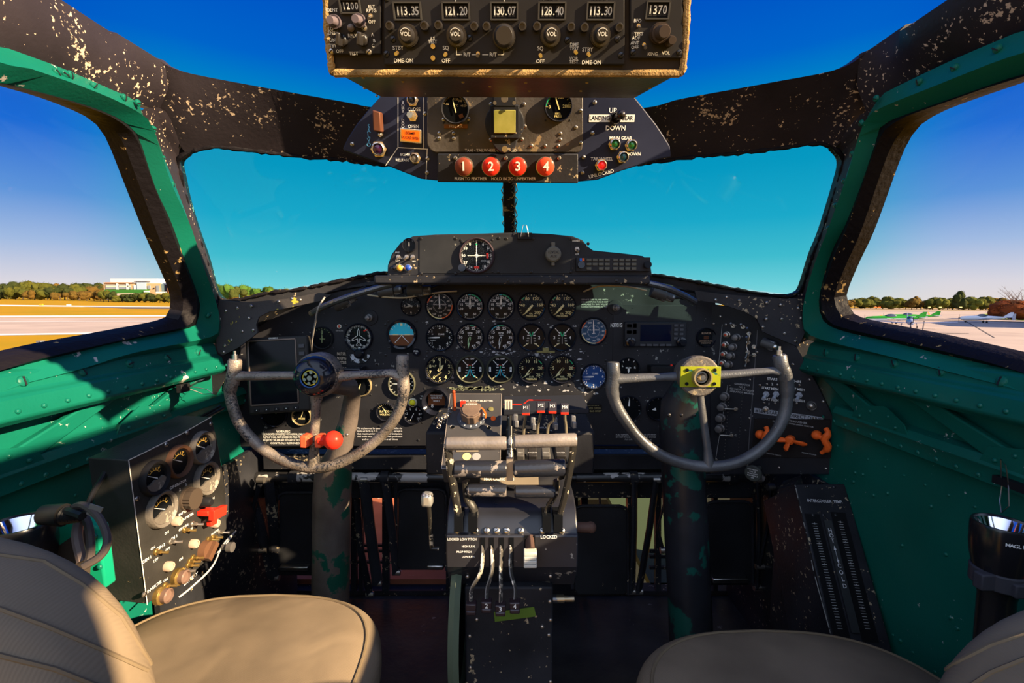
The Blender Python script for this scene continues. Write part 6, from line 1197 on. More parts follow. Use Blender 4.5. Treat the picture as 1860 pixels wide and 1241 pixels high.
t=thing('wall_clip','black binder clip with steel wire handles on the left wall above the electrical panel','clip',atx(333,705,-.75)); c=atx(333,705,-.735); mb=MB(); mb.box(c,(.012,.030,.018)); wpart('clip_body',mb,RUB,t,bevel=.001); mb=MB(); mb.tube([c+V((.004,.008,0)),c+V((.03,.0,.014)),c+V((.045,.004,.020)),c+V((.03,.012,.012)),c+V((.004,.012,0))],.0009,6); mb.tube([c+V((.004,.012,-.004)),c+V((.026,.03,-.020)),c+V((.034,.05,-.022)),c+V((.02,.05,-.012)),c+V((.002,.02,0))],.0009,6); wpart('clip_wire',mb,MET,t)
# ================================================================ torches
def torch(c,r,h,label,fwd):
    t=thing('torch',label,'torch',c-V((0,0,h))); 
    mb=MB(); mb.M=Matrix.Translation(c); mb.lathe([(r*.60,-h),(r*.62,-h*.6),(r*.62,-h*.42),(r*.98,-.045),(r*1.02,-.030),(r*1.02,-.004),(r*.98,0),(r*.90,0),(r*.88,-.006)],40,caps=False); obj_=wpart('body',mb,mat('torch_black',(.010,.010,.012),.22,spec=.6),t)
    mb=MB(); mb.M=Matrix.Translation(c); mb.lathe([(r*.89,-.003),(r*.6,-.022),(r*.22,-.034),(1e-5,-.034)],32,caps=False); wpart('reflector',mb,mat('reflector',(.9,.9,.95),.08,1),t)
    mb=MB(); n=12
    for i,ch_ in enumerate('MAGLITE'):
        a=R(-118+i*6.5+fwd); mb.M=Matrix.Translation(c+V((r*1.025*math.cos(a),r*1.025*math.sin(a),-.017)))@Matrix.Rotation(a+PI/2,4,'Z')@Matrix.Rotation(PI/2,4,'X'); mb.text(ch_,0,0,.0065,.0005)
    wpart('lettering',mb,WHT,t); return t
torch(at(33,950,.60)+V((0,0,.0)),.037,.22,'black torch standing head up at the left wall behind the seat',22); tc_=at(1822,950,.62)
t=torch(tc_,.032,.24,'black torch standing head up in a clamp at the right wall',-8)
mb=MB(); mb.M=Matrix.Translation(tc_+V((0,0,-.24))); mb.lathe([(.030,0),(.030,.11),(.027,.11)],28,caps=False)
th=thing('torch_holder','black clamp holder around the right torch','holder',tc_+V((0,0,-.24))); mb=MB(); mb.M=Matrix.Translation(tc_); mb.lathe([(.026,-.085),(.030,-.085),(.030,-.062),(.026,-.062)],30,caps=False); mb.box((-.030,-.012,-.073),(.02,.014,.022)); mb.box((.06,0,-.08),(.08,.02,.03)); mb.box((.0,-.03,-.076),(.022,.008,.018)); wpart('clamp',mb,mat('clamp_grey',(.05,.05,.06),.4),th,bevel=.002)
mb=MB(); mb.M=Matrix.Translation(tc_); mb.sph((.022,-.032,-.076),.008,12,0,(1.2,.8,.8)); wpart('red_latch',mb,RED,th)
t=thing('wall_clip','black binder clip with steel wires on the right wall stringer above the torch','clip',atx(1840,885,.77)); c=atx(1838,880,.765); mb=MB(); mb.box(c,(.012,.05,.012)); wpart('clip_body',mb,RUB,t); mb=MB(); mb.tube([c+V((-.005,.0,0)),c+V((-.012,-.01,-.03)),c+V((-.012,0,-.045)),c+V((-.006,.01,-.03)),c+V((-.004,.01,0))],.0009,6); mb.tube([c+V((-.005,.0,0)),c+V((-.012,-.0,.03)),c+V((-.010,.01,.036)),c+V((-.004,.012,0))],.0009,6); wpart('clip_wire',mb,MET,t)
# ================================================================ intercooler control box
PI_=Pl(at(1500,900,1.12),(-.16,-.72,.62))
a,b,c,d=at(1444,880,1.12),at(1535,879,1.12),at(1612,1150,.95),at(1508,1150,.95)
n_=(b-a).cross(c-a).normalized(); 
if n_.dot(CAM-a)<0: n_=-n_
d=hit(1508,1150,a,n_); PI_=Pl(a,n_,up=((a-d).normalized()))
ic=thing('intercooler_box','black slanted intercooler control box with two slotted scales by the right wall','control box',PI_.M(1490,940)); IM=ic.matrix_world
mb=MB(); ax=(c-b).normalized(); c2,d2=c+ax*.25,d+ax*.25; mb.solid([a,b,c2,d2],V((.0,.14,-.10))); wpart('case',mb,BLK,ic,bevel=.003)
e1_,e2_=at(1400,905,1.32),at(1392,1110,1.30)
mb=MB(); mb.solid([a,at(1412,890,1.20),at(1398,1130,1.20),d2],V((.05,.06,0))); wpart('side_skirt',mb,BLK,ic)
q=lambda *p:PI_.loc(IM,*p)
mb=MB(); mb.line([q(1444,882),q(1462,960),q(1478,1040),q(1508,1150)],.002,.0006); obj('worn_edge',mb,mat('edge_bare2',(.30,.29,.27),.4,.3,chip=1,cscale=60,cth=.5,ccol=(.02,.02,.02)),ic)
SLB=mat('slot_black',(.006,.006,.007),.5)
for x0,x1 in ((0,0),):
    pass
def islot(p,w): 
    mb=MB(); mb.line([q(*p[0]),q(*p[1])],w,.001); return mb
for nm,p,w,m in (('slot',((1478,948),(1527,1150)),.034,SLB),('slot',((1525,945),(1577,1150)),.034,SLB),('divider',((1501,946),(1552,1150)),.017,mat('divider_black',(.022,.022,.025),.3,spec=.6))):
    mb=MB(); P0,P1=V((*q(*p[0]),0)),V((*q(*p[1]),0)); d_=(P1-P0); 
    if nm=='divider': mb.box((0,0,.0028),(d_.length,w,.0056),0,Matrix.Translation((P0+P1)/2)@Matrix.Rotation(math.atan2(d_.y,d_.x),4,'Z'))
    else: mb.line([tuple(P0[:2]),tuple(P1[:2])],w,.0008)
    obj(nm,mb,m,ic)
    if nm=='slot':
        mb=MB(); 
        for i in range(40):
            f_=.02+i*.97/40; P=P0.lerp(P1,f_); big=i%8==0
            mb.quad(P.x,P.y,.012 if big else .010,.0009,math.atan2(d_.y,d_.x)-PI/2,.0016)
            if big: mb.text('-%d-'%(8-i//5),P.x,P.y,.006,.0017,0,math.atan2(d_.y,d_.x)+PI/2)
        obj('scale_marking',mb,DIM,ic)
mb=MB(); mb.text('INTERCOOLER  TEMP.',*q(1498,911),.0092,.001,0,0,.9); P0,P1=V((*q(1505,965),0)),V((*q(1530,1060),0)); rot=math.atan2(P1.y-P0.y,P1.x-P0.x)+PI/2
for i,ch_ in enumerate('HOT'): P=P0.lerp(P1,.0+i*.10); mb.text(ch_,P.x,P.y,.012,.0062,0,rot)
for i,ch_ in enumerate('COLD'): P=P0.lerp(P1,.68+i*.125); mb.text(ch_,P.x,P.y,.012,.0062,0,rot)
A0,A1=P0.lerp(P1,.32),P0.lerp(P1,.62); mb.line([tuple(A0[:2]),tuple(A1[:2])],.0009,.0062)
for A,s2 in ((A0,1),(A1,-1)): dd=(P1-P0).normalized()*s2; nx=V((-dd.y,dd.x,0)); mb.add([A-dd*.003+V((0,0,.0063)),A+dd*.006+nx*.003+V((0,0,.0063)),A+dd*.006-nx*.003+V((0,0,.0063))],[(0,1,2)])
obj('lettering',mb,mat('mid_white',(.55,.55,.57),.5),ic)
mb=MB()
for px,py in ((1467,884),(1515,885),(1477,936),(1496,936),(1518,936),(1540,890)): dome(mb,V((*q(px,py),0)),V((0,0,1)),.004,.6)
obj('screw',mb,DSC,ic)
# ================================================================ seats
FAB=mat('seat_canvas',(.19,.145,.098),.85,var=.22,vscale=7,bump=.9,bscale=420,spec=.12)
def fabric_bump(m,scale):
    t=m.node_tree; bs=t.nodes['Principled BSDF']; tcn=[n for n in t.nodes if n.type=='TEX_COORD'][0]
    wv=nn('ShaderNodeTexWave',t); wv.inputs['Scale'].default_value=scale; wv.inputs['Distortion'].default_value=1.5; t.links.new(tcn.outputs['Object'],wv.inputs['Vector'])
    wr=nn('ShaderNodeTexNoise',t); wr.inputs['Scale'].default_value=8; wr.inputs['Detail'].default_value=1.5; wr.inputs['Distortion'].default_value=.7; t.links.new(tcn.outputs['Object'],wr.inputs['Vector'])
    b1=nn('ShaderNodeBump',t); b1.inputs['Strength'].default_value=.12; b1.inputs['Distance'].default_value=.001; t.links.new(wv.outputs[0],b1.inputs['Height'])
    b2=nn('ShaderNodeBump',t); b2.inputs['Strength'].default_value=.6; b2.inputs['Distance'].default_value=.012; t.links.new(wr.outputs[0],b2.inputs['Height']); t.links.new(b1.outputs[0],b2.inputs['Normal'])
    t.links.new(b2.outputs[0],bs.inputs['Normal'])
fabric_bump(FAB,160)
def cushion(c,hx,hy,hz,p=3.2,nx=56,ny=40,dome_=.02,fold=None,seed=1,frontbow=0):
    """super-ellipsoid cushion with soft edges and seams"""
    mb=MB(); vs_=[];fs=[]; rnd=random.Random(seed); sgn=lambda x:(x>0)-(x<0)
    e=2/p
    for j in range(ny+1):
        ph=-PI/2+PI*j/ny; cz=sgn(math.sin(ph))*abs(math.sin(ph))**(.55); cr=abs(math.cos(ph))**(.42)
        for i in range(nx):
            th=2*PI*i/nx; x=sgn(math.cos(th))*abs(math.cos(th))**e*cr; y=sgn(math.sin(th))*abs(math.sin(th))**e*cr
            bow=frontbow*(1-x*x) if y>0 else 0
            z=cz+dome_/hz*max(0,cz)*(1-x*x)*(1-y*y)
            vs_.append(V((c[0]+x*hx,c[1]+y*(hy+bow),c[2]+z*hz)))
    for j in range(ny):
        for i in range(nx): fs.append((j*nx+i,j*nx+(i+1)%nx,(j+1)*nx+(i+1)%nx,(j+1)*nx+i))
    mb.add(vs_,fs); return mb
PIP=mat('seam_dark',(.16,.12,.075),.9)
for side,sg,ctr,yf,bt in (('left',-1,-.485,.80,.885),('right',1,.455,.79,.835)):
    s_=thing('pilot_seat','khaki canvas covered pilot seat on the %s, %s'%((side,'partly in bright sun') if sg<0 else (side,'all in shade')),'seat',(ctr,.5,.0))
    cz=.418 if sg<0 else .40; cyy=.63 if sg<0 else .55; ctr=-.475 if sg<0 else .455; hx_=.255 if sg<0 else .27
    mb=cushion((ctr,cyy,cz),hx_,.27,.055,4.2,frontbow=.055,dome_=.012)
    wpart('seat_cushion',mb,FAB,s_,smooth=180)
    # piping around the cushion top edge
    pp=[]
    for i in range(81):
        th=2*PI*i/80; f2=lambda v:(1 if v>0 else -1)*abs(v)**(2/4.2); x=f2(math.cos(th)+1e-9)*.905; y=f2(math.sin(th)+1e-9)*.905; bow=.055*(1-x*x) if y>0 else 0
        pp.append(V((ctr+x*hx_,cyy+y*(.27+bow),cz+.0435+.006*(1-x*x)*(1-y*y))))
    mb=MB(); mb.tube(pp,.0028,6,caps=False); wpart('cushion_piping',mb,PIP,s_)
    mb=MB(); mb.box((ctr,.54,.20),(.36,.42,.30)); mb.box((ctr,.52,.03),(.30,.36,.06)); wpart('seat_pan',mb,GRN,s_,bevel=.01)
    bw=.245 if sg<0 else .235; bx=-.50 if sg<0 else .535
    mb=MB(); vs_=[];fs=[]; nx,ny=64,28; hz=(bt-.40)/2; zc=.40+hz
    for j in range(ny+1):
        ph=-PI/2+PI*j/ny; cy=math.copysign(abs(math.sin(ph))**.6,math.sin(ph)); cr=abs(math.cos(ph))**.35
        for i in range(nx):
            th=2*PI*i/nx; f2=lambda v,e_:math.copysign(abs(v)**e_,v); x=f2(math.cos(th),.62)*cr; z=f2(math.sin(th),.62)*cr
            y=.30+cy*.062
            fold=.010*max(0,1-abs(z-(.28-.35*(x*-sg)))/.06)+.008*max(0,1-abs(z-(.62-.25*(x*-sg)))/.05) if cy<0 else 0
            vs_.append(V((bx+x*bw,y+fold+.02*(z),zc+z*hz)))
    for j in range(ny):
        for i in range(nx): fs.append((j*nx+i,(j+1)*nx+i,(j+1)*nx+(i+1)%nx,j*nx+(i+1)%nx))
    mb.add(vs_,fs); wpart('backrest',mb,FAB,s_,smooth=180)
    from mathutils.bvhtree import BVHTree
    bt_=BVHTree.FromPolygons(mb.v,mb.f)
    sms=[[(-5,1105),(80,1136),(180,1178),(290,1228),(335,1262)],[(-5,1190),(100,1216),(215,1262)],[(262,1120),(290,1158),(318,1200),(345,1262)],[(-5,1008),(80,1020),(150,1062),(220,1120),(270,1200),(300,1262)]] if sg<0 else [[(1665,1262),(1730,1208),(1800,1172),(1865,1150)],[(1740,1262),(1800,1222),(1865,1196)]]
    for q_ in sms:
        pts=[]
        for i_ in range(41):
            f_=i_/40*(len(q_)-1); a_=min(int(f_),len(q_)-2); f_-=a_; px_=q_[a_][0]*(1-f_)+q_[a_+1][0]*f_; py_=q_[a_][1]*(1-f_)+q_[a_+1][1]*f_
            h_=bt_.ray_cast(CAM,ray(px_,py_).normalized())
            if h_[0] is not None: pts.append(h_[0])
        if len(pts)>4: m2=MB(); m2.tube(pts,.0016,6); wpart('backrest_seam',m2,PIP,s_)
# ================================================================ airfield outside
SLOPE=-.0118; GZ=-2.9
GN=V((-SLOPE,-.0,1)).normalized(); GO=V((0,0,GZ))
def gnd(px,py,lift=0): 
    p=hit(px,py,GO,GN); p.z+=lift; return p
def gz(x,y): return GZ+SLOPE*x
GRASS=mat('autumn_grass',(.40,.20,.008),.9,var=.5,vscale=.06,col2=(.27,.185,.008),spec=.05)
mb=MB(); mb.add([(-1500,-300,gz(-1500,0)),(1500,-300,gz(1500,0)),(1500,1500,gz(1500,0)),(-1500,1500,gz(-1500,0))],[(0,1,2,3)]); g=struct('ground',mb,GRASS)
CONC=mat('concrete',(.37,.30,.27),.8,var=.12,vscale=.15,spec=.1); ASP=mat('asphalt',(.30,.26,.25),.8,var=.1,vscale=.2,spec=.1); LINE=mat('runway_white',(.6,.58,.6),.7)
def gpoly(name,pts,m,lift,kind='structure'):
    P=[gnd(p[0],p[1],lift) for p in pts]
    if pts[0][0]==-60:   # long strips run on beyond the window
        a,b,c,d=P; P=[a+(a-b)*1.5,b+(b-a)*.35,c+(c-d)*.35,d+(d-c)*1.5]
    mb=MB(); mb.add(P,[tuple(range(len(pts)))]); o=obj(name,mb,m); o['kind']=kind; return o
# left side strips
gpoly('runway',[(-60,577.5),(420,577.5),(420,603),(-60,610)],CONC,.01)
gpoly('taxiway',[(-60,553),(420,558.5),(420,561),(-60,555)],LINE,.01)
gpoly('taxiway',[(150,557.5),(420,559),(420,562),(230,561)],mat('road_dark',(.10,.08,.08),.8),.03)
gpoly('runway_line',[(-60,574.0),(420,572.5),(420,575),(-60,577)],LINE,.02); gpoly('runway_line',[(-60,584.5),(420,583.5),(420,584.2),(-60,585.2)],LINE,.03); gpoly('runway_line',[(-60,608),(420,601),(420,603.5),(-60,611)],LINE,.03)
# right apron
gpoly('apron',[(1430,558),(1990,563),(1990,900),(1430,900)],CONC,.01)
gpoly('apron_far',[(1430,558),(1990,563),(1990,566.5),(1430,563)],mat('apron_tan',(.31,.23,.14),.8),.03)
DJ=mat('joint_dark',(.08,.07,.07),.9)
for a in ([(1500,580),(1760,581),(1760,582.2),(1500,581.2)],[(1750,581.5),(1990,589),(1990,590.4),(1750,582.8)],[(1678,583),(1680,583),(1676,604),(1674.5,604)],[(1500,565),(1700,566),(1700,566.5),(1500,565.5)],[(1680,572.5),(1800,572),(1800,572.6),(1680,573)],[(1755,585),(1757,584.5),(1808,614),(1805,614)],[(1600,603),(1760,606),(1760,606.6),(1600,603.6)]): gpoly('apron_joint',a,DJ,.03)
YLN=mat('line_yellow',(.65,.28,.02),.7)
for a in ([(1584,583),(1600,573),(1603,573.3),(1588,584)],[(1685,567),(1687,567),(1691,575),(1688,575)],[(1747,616),(1749,616),(1755,623),(1752,623)]): gpoly('taxi_line',a,YLN,.035)
gpoly('lawn',[(1780,571),(1798,575),(1815,580.5),(1990,588),(1990,570),(1800,570)],mat('lawn_green',(.22,.33,.02),.9,var=.3,vscale=.3),.04)
# trees
TREEC=[mat('foliage_olive',(.075,.07,.010),.9,var=.6,vscale=1.2,col2=(.04,.05,.01),spec=.05),mat('foliage_dark',(.03,.036,.010),.9,var=.6,vscale=1.2,col2=(.02,.028,.008),spec=.05),mat('foliage_rust',(.12,.065,.014),.9,var=.6,vscale=1.2,col2=(.06,.045,.01),spec=.05),mat('foliage_yellow_green',(.11,.115,.018),.9,var=.6,vscale=1.2,col2=(.07,.08,.015),spec=.05)]  # leaf colours: olive, dark green, rusty brown, yellow-green
TRK=mat('trunk',(.07,.05,.035),.9)
rnd=random.Random(11)
def crown_mesh(seed,w,h,leafn=900,leaf=.045,lobes=7):
    r_=random.Random(seed); mb=MB(); L_=[(V((r_.uniform(-.32,.32),r_.uniform(-.3,.3),r_.uniform(.35,.82))),r_.uniform(.20,.30)) for _ in range(lobes)]
    for c,r0 in L_:
        bm=bmesh.new(); bmesh.ops.create_icosphere(bm,subdivisions=2,radius=r0)
        b=len(mb.v)
        for v in bm.verts:
            p=v.co*(1+r_.uniform(-.18,.18)); mb.v.append(V(((c.x+p.x)*w,(c.y+p.y)*w,(c.z+p.z)*h)))
        for f in bm.faces: mb.f.append(tuple(b+v.index for v in f.verts)); mb.m.append(0)
        bm.free()
        for _ in range(leafn//lobes):
            d=V((r_.gauss(0,1),r_.gauss(0,1),r_.gauss(0,1))).normalized()*r0*r_.uniform(.9,1.22); q=c+d; a=V((r_.gauss(0,1),r_.gauss(0,1),r_.gauss(0,1))).normalized()*leaf; e=V((r_.gauss(0,1),r_.gauss(0,1),r_.gauss(0,1))).normalized()*leaf
            mb.add([V(((q.x+o.x)*w,(q.y+o.y)*w,(q.z+o.z)*h)) for o in (V((0,0,0)),a,e)],[(0,1,2)])
    return mb
protos={}
def tree(px,pyb,top,wpx,kind,label,group,Y):
    """base pixel, crown top pixel: placed on the ground at distance Y"""
    p=at(px,pyb,Y); p.z=gz(p.x,Y)-.5; k=math.hypot(1,0)*Y/880; h=at(px,top,Y).z-p.z; w=wpx*k*1.25
    v=rnd.randint(0,3); key=(kind,v)
    t=thing('autumn_tree',label,'tree',Matrix.Translation(p),group)
    if key not in protos:
        c=obj('crown',crown_mesh(100+v*7+kind,1,1),TREEC[kind],t); tr=obj('trunk',MB().cyl((0,0,0),(0,0,.5),.03,.02,8),TRK,t); protos[key]=(c,tr)
    else:
        for q_ in protos[key]: c=q_.copy(); COL.objects.link(c); c.parent=t
    for ch_ in COL.objects:
        pass
    t.scale=(w,w,h); t.rotation_euler=(0,0,rnd.uniform(0,6)); return t
GL='wood left of the pale building'
x=-30
while x<196:
    tree(x,540,rnd.uniform(513.5,519),rnd.uniform(22,34),rnd.choice((0,1,1,2)),'dark autumn tree in the wood line beyond the runway, left window',GL,rnd.uniform(440,520)); x+=rnd.uniform(9,14)
x=-25
while x<230:
    tree(x,540,rnd.uniform(522,529),rnd.uniform(14,22),rnd.choice((0,1,2,2)),'low autumn bush tree in front of the wood line, left window','bushes before that wood',rnd.uniform(380,430)); x+=rnd.uniform(10,15)
for x in (188,197,206,214,222,232,243,254,263,272,281,290,298,306,314,322,331,340): tree(x,544,rnd.uniform(526,529) if x<212 else rnd.uniform(532,536.5),15,rnd.choice((0,1)),'low bush before the right end of the pale building','bushes before the pale building',325)
x=395
while x<520:
    tree(x,545,516+(x-395)*.09+rnd.uniform(-1.5,1.5),rnd.uniform(16,24),rnd.choice((3,3,0,2)),'green-yellow tree seen low through the left windscreen pane','trees seen through the left windscreen',rnd.uniform(400,470)); x+=rnd.uniform(8,11)
x=1500
while x<1830:
    tree(x,562,rnd.uniform(539,546)+(4 if x<1560 else 0),rnd.uniform(16,26),rnd.choice((3,0,0,2)),'autumn tree in the tree line beyond the apron, right window','trees beyond the apron',rnd.uniform(500,590)); x+=rnd.uniform(8,12)
tree(1739,556,532,18,1,'taller dark tree standing above the apron tree line',None,495)
# rust tree near the right edge with bare twigs
t=tree(1856,584,545,66,2,'rust red shrub tree by the lawn at the right edge of the window',None,150); t2=tree(1826,583,552,34,2,'smaller rust red shrub left of the big one by the lawn',None,152)
for k_ in (t,t2):
    for c in k_.children:
        if c.name.startswith('crown'): _q=obj('tmp',crown_mesh(55+int(k_==t),1,1,5200,.035,16),TREEC[2]); c.data=_q.data; bpy.data.objects.remove(_q); c.data.materials[0]=mat('foliage_red',(.26,.06,.015),.9,var=.6,vscale=1.2,col2=(.07,.025,.01),spec=.05)
tw=thing('bare_twigs','bare branching twigs rising over the rust red shrub','twigs',at(1850,560,149)); mb=MB()
for i in range(26):
    a=at(1850+rnd.uniform(-12,14),562,149); b=at(1838+rnd.uniform(-26,26),rnd.uniform(521,545),149+rnd.uniform(-2,2)); m=a.lerp(b,.5)+V((rnd.uniform(-.6,.6),0,rnd.uniform(0,.5))); mb.tube([a,m,b],[.09,.05,.02],5)
    for _ in range(3): s2=m.lerp(b,rnd.random()); mb.tube([s2,s2+V((rnd.uniform(-1.4,1.4),0,rnd.uniform(0,1)))],[.03,.015],4)
wpart('twig',mb,mat('twig_brown',(.10,.05,.03),.9),tw)
# ---- pale building
BY=360.0
bl=thing('campus_building','pale modern building with white roof block and green embankment beyond the runway','building',Matrix.Translation(at(255,543,BY)))
TAN=mat('wall_sand',(.42,.28,.15),.8); WHB=mat('wall_white',(.55,.52,.52),.7); GLB=mat('glazing',(.20,.22,.25),.2); ORB=mat('brick_orange',(.40,.14,.04),.8); GNB=mat('embankment',(.03,.13,.02),.9); DKB=mat('black_and_shade',(.02,.015,.02),.8)
def bb(name,x0,x1,y0,y1,m,dep=12,fy=0): 
    a=at(x0,y1,BY-fy); b=at(x1,y0,BY-fy); mb=MB(); mb.box(((a.x+b.x)/2,BY-fy+dep/2,(a.z+b.z)/2),(abs(b.x-a.x),dep,abs(b.z-a.z))); return wpart(name,mb,m,bl)
bb('wall',190,238,513,545,TAN); bb('roof_block',201,285,506,516,WHB,10,-2); bb('roof',191,240,513.0,515,ORB,13,.6)
for x0,x1 in ((192,210),(216,229),(231,237)): bb('window_band',x0,x1,517,525,GLB,1,.4); bb('parapet_panel',x0,x1,519,521,mat('panel_beige',(.6,.48,.36),.8),1,.6)
for x0 in (211,229.5): bb('pier',x0,x0+3,515,526,WHB,1,.6)
bb('wall',238,249,514,545,TAN,12,.2); bb('pier',243,248,518,526,WHB,1,.8); bb('glass_hall',249,264,511,526,mat('glazing_pale',(.35,.42,.50),.25),6,1.2); bb('canopy',243,266,510.5,512,mat('roof_dark',(.12,.11,.12),.6),8,1.6)
bb('wall',264,292,515,545,TAN,12,.4); bb('window_band',268,273,519,525,GLB,1,.9); bb('window_band',284,288.5,519,530,GLB,1,.9); bb('window_band',278,280,523,525,DKB,1,.9); bb('wall',290,299,516,532,mat('curtain_glass',(.12,.17,.17),.2),10,.2); bb('recess',299,306,517,533,DKB,6); bb('roof',268,304,514,517,WHB,8,-.5)  # the recess is a solid near-black block, its shade painted in
bb('tower',305,322,507,536,TAN,9,1.4); bb('window_band',313.5,318.5,508,532,GLB,1,2); bb('tower_edge',305,308,508,533,ORB,1,2); bb('tower',322,332,512,540,WHB,9,1.2)
bb('embankment',190,264,526,533,GNB,4,8); bb('retaining_wall',190,268,533,543,mat('wall_pinkish',(.42,.32,.28),.8),3,9); bb('wall_light',261,270,528,531,WHB,1,9.5); bb('wall_light',283,301,530,533,WHB,1,9.5)
# runway signs and marker
def sign(px,py,w,h,label,m,Y):
    t=thing('airfield_marker',label,'marker',at(px,py+h,Y)); a=at(px-w/2,py+h,Y); b=at(px+w/2,py,Y); mb=MB(); mb.box(((a.x+b.x)/2,Y,(a.z+b.z)/2),(b.x-a.x,.3,b.z-a.z)); wpart('body',mb,m,t,bevel=.02); return t
sign(125,553,7,4,'white runway sign box on the grass strip',LINE,135); sign(75,552,6,3,'yellow runway sign box on the grass strip',YLN,135)
s_=sign(74.5,619,10,14,'grey and white post box on the near grass at the left',mat('post_grey',(.12,.12,.14),.5),38); c=at(76.5,622,37.8); mb=MB(); mb.box(c,(.18,.1,.2)); wpart('white_face',mb,LINE,s_)
# ---- light aircraft
def aircraft(px,py,Y,L_,yaw,label,cb,cw,span=10,low=True,gear=.75,twin=False):
    """nose along local -Y; wheels on the ground"""
    p=at(px,py,Y); p.z=gz(p.x,p.y)+.03
    t=thing('light_aircraft',label,'aircraft',Matrix.Translation(p)@Matrix.Rotation(R(yaw),4,'Z'))
    z=gear+.35
    prof=[(-.50,.06,0),(-.47,.34,0),(-.36,.46,.02),(-.15,.52,.08),(.05,.46,.12),(.3,.22,.18),(.5,.07,.25)]
    mb=MB(); n=16; vs_=[]; 
    for y,r,dz in prof:
        for i in range(n): a=2*PI*i/n; vs_.append((r*math.cos(a)*.95,y*L_,z+dz+r*math.sin(a)*1.1))
    mb.add(vs_,[(j*n+i,j*n+(i+1)%n,(j+1)*n+(i+1)%n,(j+1)*n+i) for j in range(len(prof)-1) for i in range(n)]+[tuple(range(n)),tuple((len(prof)-1)*n+i for i in range(n))]); obj('fuselage',mb,cb,t)
    mb=MB(); vs_=[]
    for y,r,dz in prof[1:-1]:
        for i in range(n//2+1): a=PI+PI*i/(n//2); vs_.append((r*math.cos(a)*.97,y*L_,z+dz-.02+r*math.sin(a)*1.12))
    k_=n//2+1; mb.add(vs_,[(j*k_+i,j*k_+i+1,(j+1)*k_+i+1,(j+1)*k_+i) for j in range(len(prof)-3) for i in range(k_-1)]); obj('belly_paint',mb,cw,t)
    zw=z-.25 if low else z+.55
    mb=MB()
    for s2 in (-1,1): mb.add([(0,-.14*L_,zw),(0,.10*L_,zw),(s2*span/2,.02*L_,zw+.35),(s2*span/2,-.10*L_,zw+.35),(0,-.14*L_,zw+.16),(0,.10*L_,zw+.05),(s2*span/2,.02*L_,zw+.40),(s2*span/2,-.10*L_,zw+.43)],[(0,1,2,3),(4,7,6,5),(0,3,7,4),(1,5,6,2),(3,2,6,7)])
    obj('wing',mb,cw,t)
    mb=MB(); mb.add([(-1.6,.50*L_,z+.3),(1.6,.50*L_,z+.3),(1.5,.40*L_,z+.3),(-1.5,.40*L_,z+.3),(-1.6,.50*L_,z+.36),(1.6,.50*L_,z+.36),(1.5,.40*L_,z+.38),(-1.5,.40*L_,z+.38)],[(0,1,2,3),(4,7,6,5),(0,4,5,1),(3,2,6,7),(0,3,7,4),(1,5,6,2)]); obj('tailplane',mb,cw,t)
    mb=MB(); mb.solid([(.04,.32*L_,z+.25),(.04,.47*L_,z+1.5),(.04,.53*L_,z+1.5),(.04,.50*L_,z+.2)],(-.08,0,0)); obj('fin',mb,cb,t)
    mb=MB(); mb.sph((0,-.06*L_,z+.55),.55,14,0,(.85,1.9,.85)); obj('canopy',mb,mat('canopy_glass',(.03,.05,.08),.08,spec=.8),t)
    mb=MB()
    for x,y in ((-1.1,0),(1.1,0),(0,-.38*L_)): mb.cyl((x*.9,y,z-.2),(x,y,.2),.045); mb.lathe([(.1,-.07),(.2,-.06),(.2,.06),(.1,.07)],16,1,Matrix.Translation((x,y,.2))@Matrix.Rotation(PI/2,4,'Y'))
    obj('landing_gear',mb,[cw,RUB],t)
    mb=MB(); mb.sph((0,-.51*L_,z),.14,10); 
    for a in (0,PI/2*0+PI): mb.box((math.cos(a+1.2)*.45,-.51*L_,z+math.sin(a+1.2)*.45),(.12,.03,.9),0,None)
    obj('propeller',mb,DKB,t); return t
AG=mat('aircraft_green',(.03,.28,.03),.35); AW=mat('aircraft_white',(.75,.76,.80),.35); AB=mat('aircraft_blue',(.22,.28,.45),.35)
aircraft(1652,577,85,7.4,-34,'blue-white light aircraft facing the camera, wings spread on the apron',AB,AB,span=12.5)
aircraft(1625,573,104,10.5,-112,'green and white light aircraft parked sideways behind the blue one',AG,AW,span=7); aircraft(1655,569,125,11.5,-112,'second green and white light aircraft farthest back beside the first',AG,AW,span=7)
aircraft(1790,574,118,9.5,-118,'white light aircraft with long tail parked by the lawn, right window',AW,AW,span=8)
t=thing('white_post','small white post by the rust red shrub','post',at(1842,578,120)); mb=MB(); a=at(1842,576,120); mb.box(a,(.5,.4,1.6)); wpart('body',mb,LINE,t)
# row of tiny ground lights far right
for i,px in enumerate((1688,1708,1745,1590,1597)): 
    sign(px,557.5,5,2,'tiny orange and white barrier far across the apron' ,ORG if i>2 else YEL,330)['group']='far barriers on the apron'
# hangar outside the frame to the right; its shadow lies on the apron
_s=SUN/SUN.z; hh=10.0
def lift(px,py): g=gnd(px,py); return V((g.x,g.y,g.z))+_s*hh
A_=lift(1724,593); B_=lift(1737,583)
hg=thing('hangar','large pale hangar beyond the right window frame whose shadow falls on the apron','building',Matrix.Translation((A_.x+20,A_.y,A_.z-hh)))
mb=MB(); zb=min(A_.z,B_.z)-hh-1
mb.solid([V((A_.x,A_.y,zb)),V((B_.x,B_.y,zb)),B_,V(((A_.x+B_.x)/2,(A_.y+B_.y)/2,A_.z+2)),A_],(60,0,0)); wpart('hall',mb,WHB,hg)

